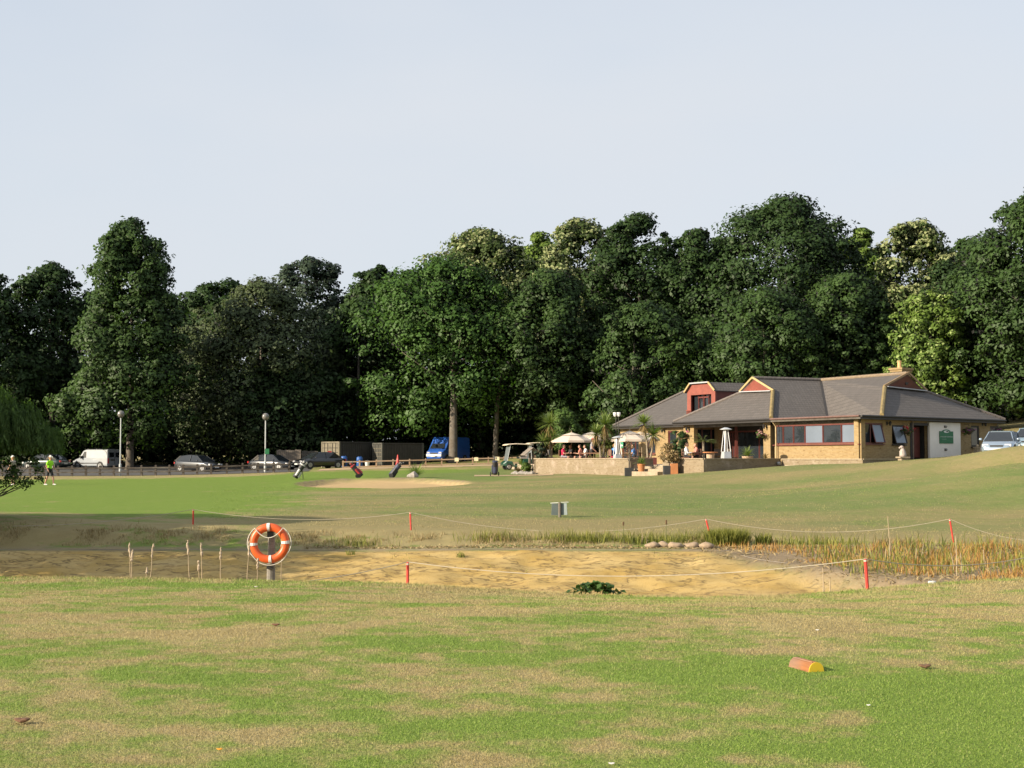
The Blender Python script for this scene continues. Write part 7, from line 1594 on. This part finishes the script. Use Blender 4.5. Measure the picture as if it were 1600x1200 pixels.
# broad-leaved dock on the pond floor
rg = np.random.default_rng(61); Y = 31.2; x = xat(930, Y); root = empty('dock_plant', (x, Y, gz(x, Y)), 0, 'broad-leaved dark green dock plant at the bottom of the basin', 'plant'); zt = max(.3, zat(911, Y) - gz(x, Y)); n = 190; px_ = rg.normal(0, .26, n); py_ = rg.normal(0, .15, n); P_ = np.stack([px_, py_, zt * (.72 + .3 * rg.random(n)) * np.exp(-(px_ / 1.1) ** 2)], -1)
v, f = leaf_faces(P_, np.stack([rg.normal(0, .5, n), rg.normal(0, .5, n), np.ones(n)], -1), .15 + .08 * rg.random(n), .6, rg); link('leaves', np_mesh('leaves', v, f, BLADE['dock'], fattr={'tint': rg.random(n)}), root); mb = MB()
for k in range(22): mb.tube([(px_[k] * .4, py_[k] * .4, 0), tuple(P_[k])], .008, 5)
mb.build('stalks', plain('dock_stalk', (.10, .12, .04), .8), root)
# gravel and broken reed litter on the shelf
rg = np.random.default_rng(62); n = 2600; x = rg.uniform(-6, 9.5, n); y = 40.9 + rg.normal(0, .3, n) + .25 * (x > 5.5); k = (y > 40.4) & (y < 42); x, y = x[k], y[k]; z = ground_z(x, y) + .012; P_ = np.stack([x, y, z], -1); n = len(x); nr_ = np.stack([rg.normal(0, .6, n), rg.normal(0, .6, n) - .3, np.ones(n)], -1)
v, f = leaf_faces(P_, nr_, .05 + .07 * rg.random(n), .5, rg); tag(link('pebbles', np_mesh('pebbles', v, f, BLADE['straw'], fattr={'tint': rg.random(n)})), 'pale pebbles and broken reed litter along the pond shelf', 'pebbles', None, 'stuff')
rg = np.random.default_rng(63); n = 9000; x = rg.uniform(4.5, 18, n); y = rg.uniform(26.5, 41.5, n); k = (reed_side(x, y) > .25) & (vnoise(x, y, .8, 9) + rg.normal(0, .5, n) > -.3); x, y = x[k], y[k]; n = len(x); P_ = np.stack([x, y, ground_z(x, y) + .02], -1); al_ = np.stack([rg.normal(0, 1, n), rg.normal(0, 1, n), rg.normal(0, .25, n)], -1)
v, f = leaf_faces(P_, np.stack([rg.normal(0, .5, n), rg.normal(0, .5, n) - .2, np.ones(n)], -1), .12 + .16 * rg.random(n), .16, rg, al_); tag(link('reed_litter', np_mesh('reed_litter', v, f, BLADE['straw'], fattr={'tint': rg.random(n)})), 'flattened dead reed litter over the mud at the right of the basin', 'litter', None, 'stuff')
n = 900; x = rg.uniform(-14, 9, n); y = rg.uniform(33, 40, n); k = (reed_side(x, y) < .4) & (vnoise(x, y, .7, 11) > .45); x, y = x[k], y[k]; me, _n2 = blades('weeds', x, y, .03 + .09 * rg.random(len(x)), np.full(len(x), .014), BLADE['reedg'], rg, 1.2, seg=2); tag(link('weeds', me), 'scattered tiny weeds sprouting from the yellow sand', 'weeds', None, 'stuff')
# liner edge running along the shelf
P = [Vector((x, 40.32 + .05 * math.sin(x * 1.3), gz(x, 40.32) + .005)) for x in np.arange(-18, 7.8, .35)]; P += [Vector((5.7 + (40 - y) * .33 + .35, y, gz(5.7 + (40 - y) * .33 + .35, y) + .02)) for y in np.arange(39.2, 36.5, -.5)]
o = empty('pond_liner_edge', P[0], 0, 'dark wavy edge of the pond liner along the top of the sand', 'liner'); mb = MB(); mb.tube([p - P[0] for p in P], .008, 5); mb.build('edge_strip', plain('liner_grey', (.30, .26, .21), .8), o)
# small litter on the tee
for i, (px, py, sz, col, lab) in enumerate(((42, 1126, .05, (.16, .08, .04), 'brown dead leaf on the grass at lower left'), (1440, 1042, .05, (.15, .08, .04), 'brown turf scrape right of the tee marker'), (348, 1168, .018, (.75, .30, .02), 'tiny orange leaf on the near grass'), (954, 1190, .018, (.6, .58, .54), 'white scrap of paper at the bottom edge'), (1352, 1100, .014, (.7, .7, .68), 'tiny pale scrap on the grass below the tee marker'), (402, 917, .028, (.5, .45, .4), 'pale stone in the grass below the lifebuoy'), (1274, 984, .018, (.7, .68, .62), 'small white scrap beyond the tee marker'), (433, 977, .04, (.14, .06, .03), 'brown leaf on the grass edge below the lifebuoy'))):
    u_ = (py - HOR) / F; Y = 1.6 / u_; 
    for _i in range(6): Y = (1.6 - gz(xat(px, Y), Y)) / u_
    x = xat(px, Y); mb = MB(); mb.ball((0, 0, sz * .25), 1.0, 8, 5, (sz, sz * .7, sz * .28)); mb.v = [(v[0], v[1] * (1 + .3 * math.sin(v[0] * 90)), v[2] + .2 * abs(v[0])) for v in mb.v]; tag(mb.build('litter', plain('litter_%d' % i, col, .8), None, False, (x, Y, gz(x, Y) + .008)), lab, 'litter')
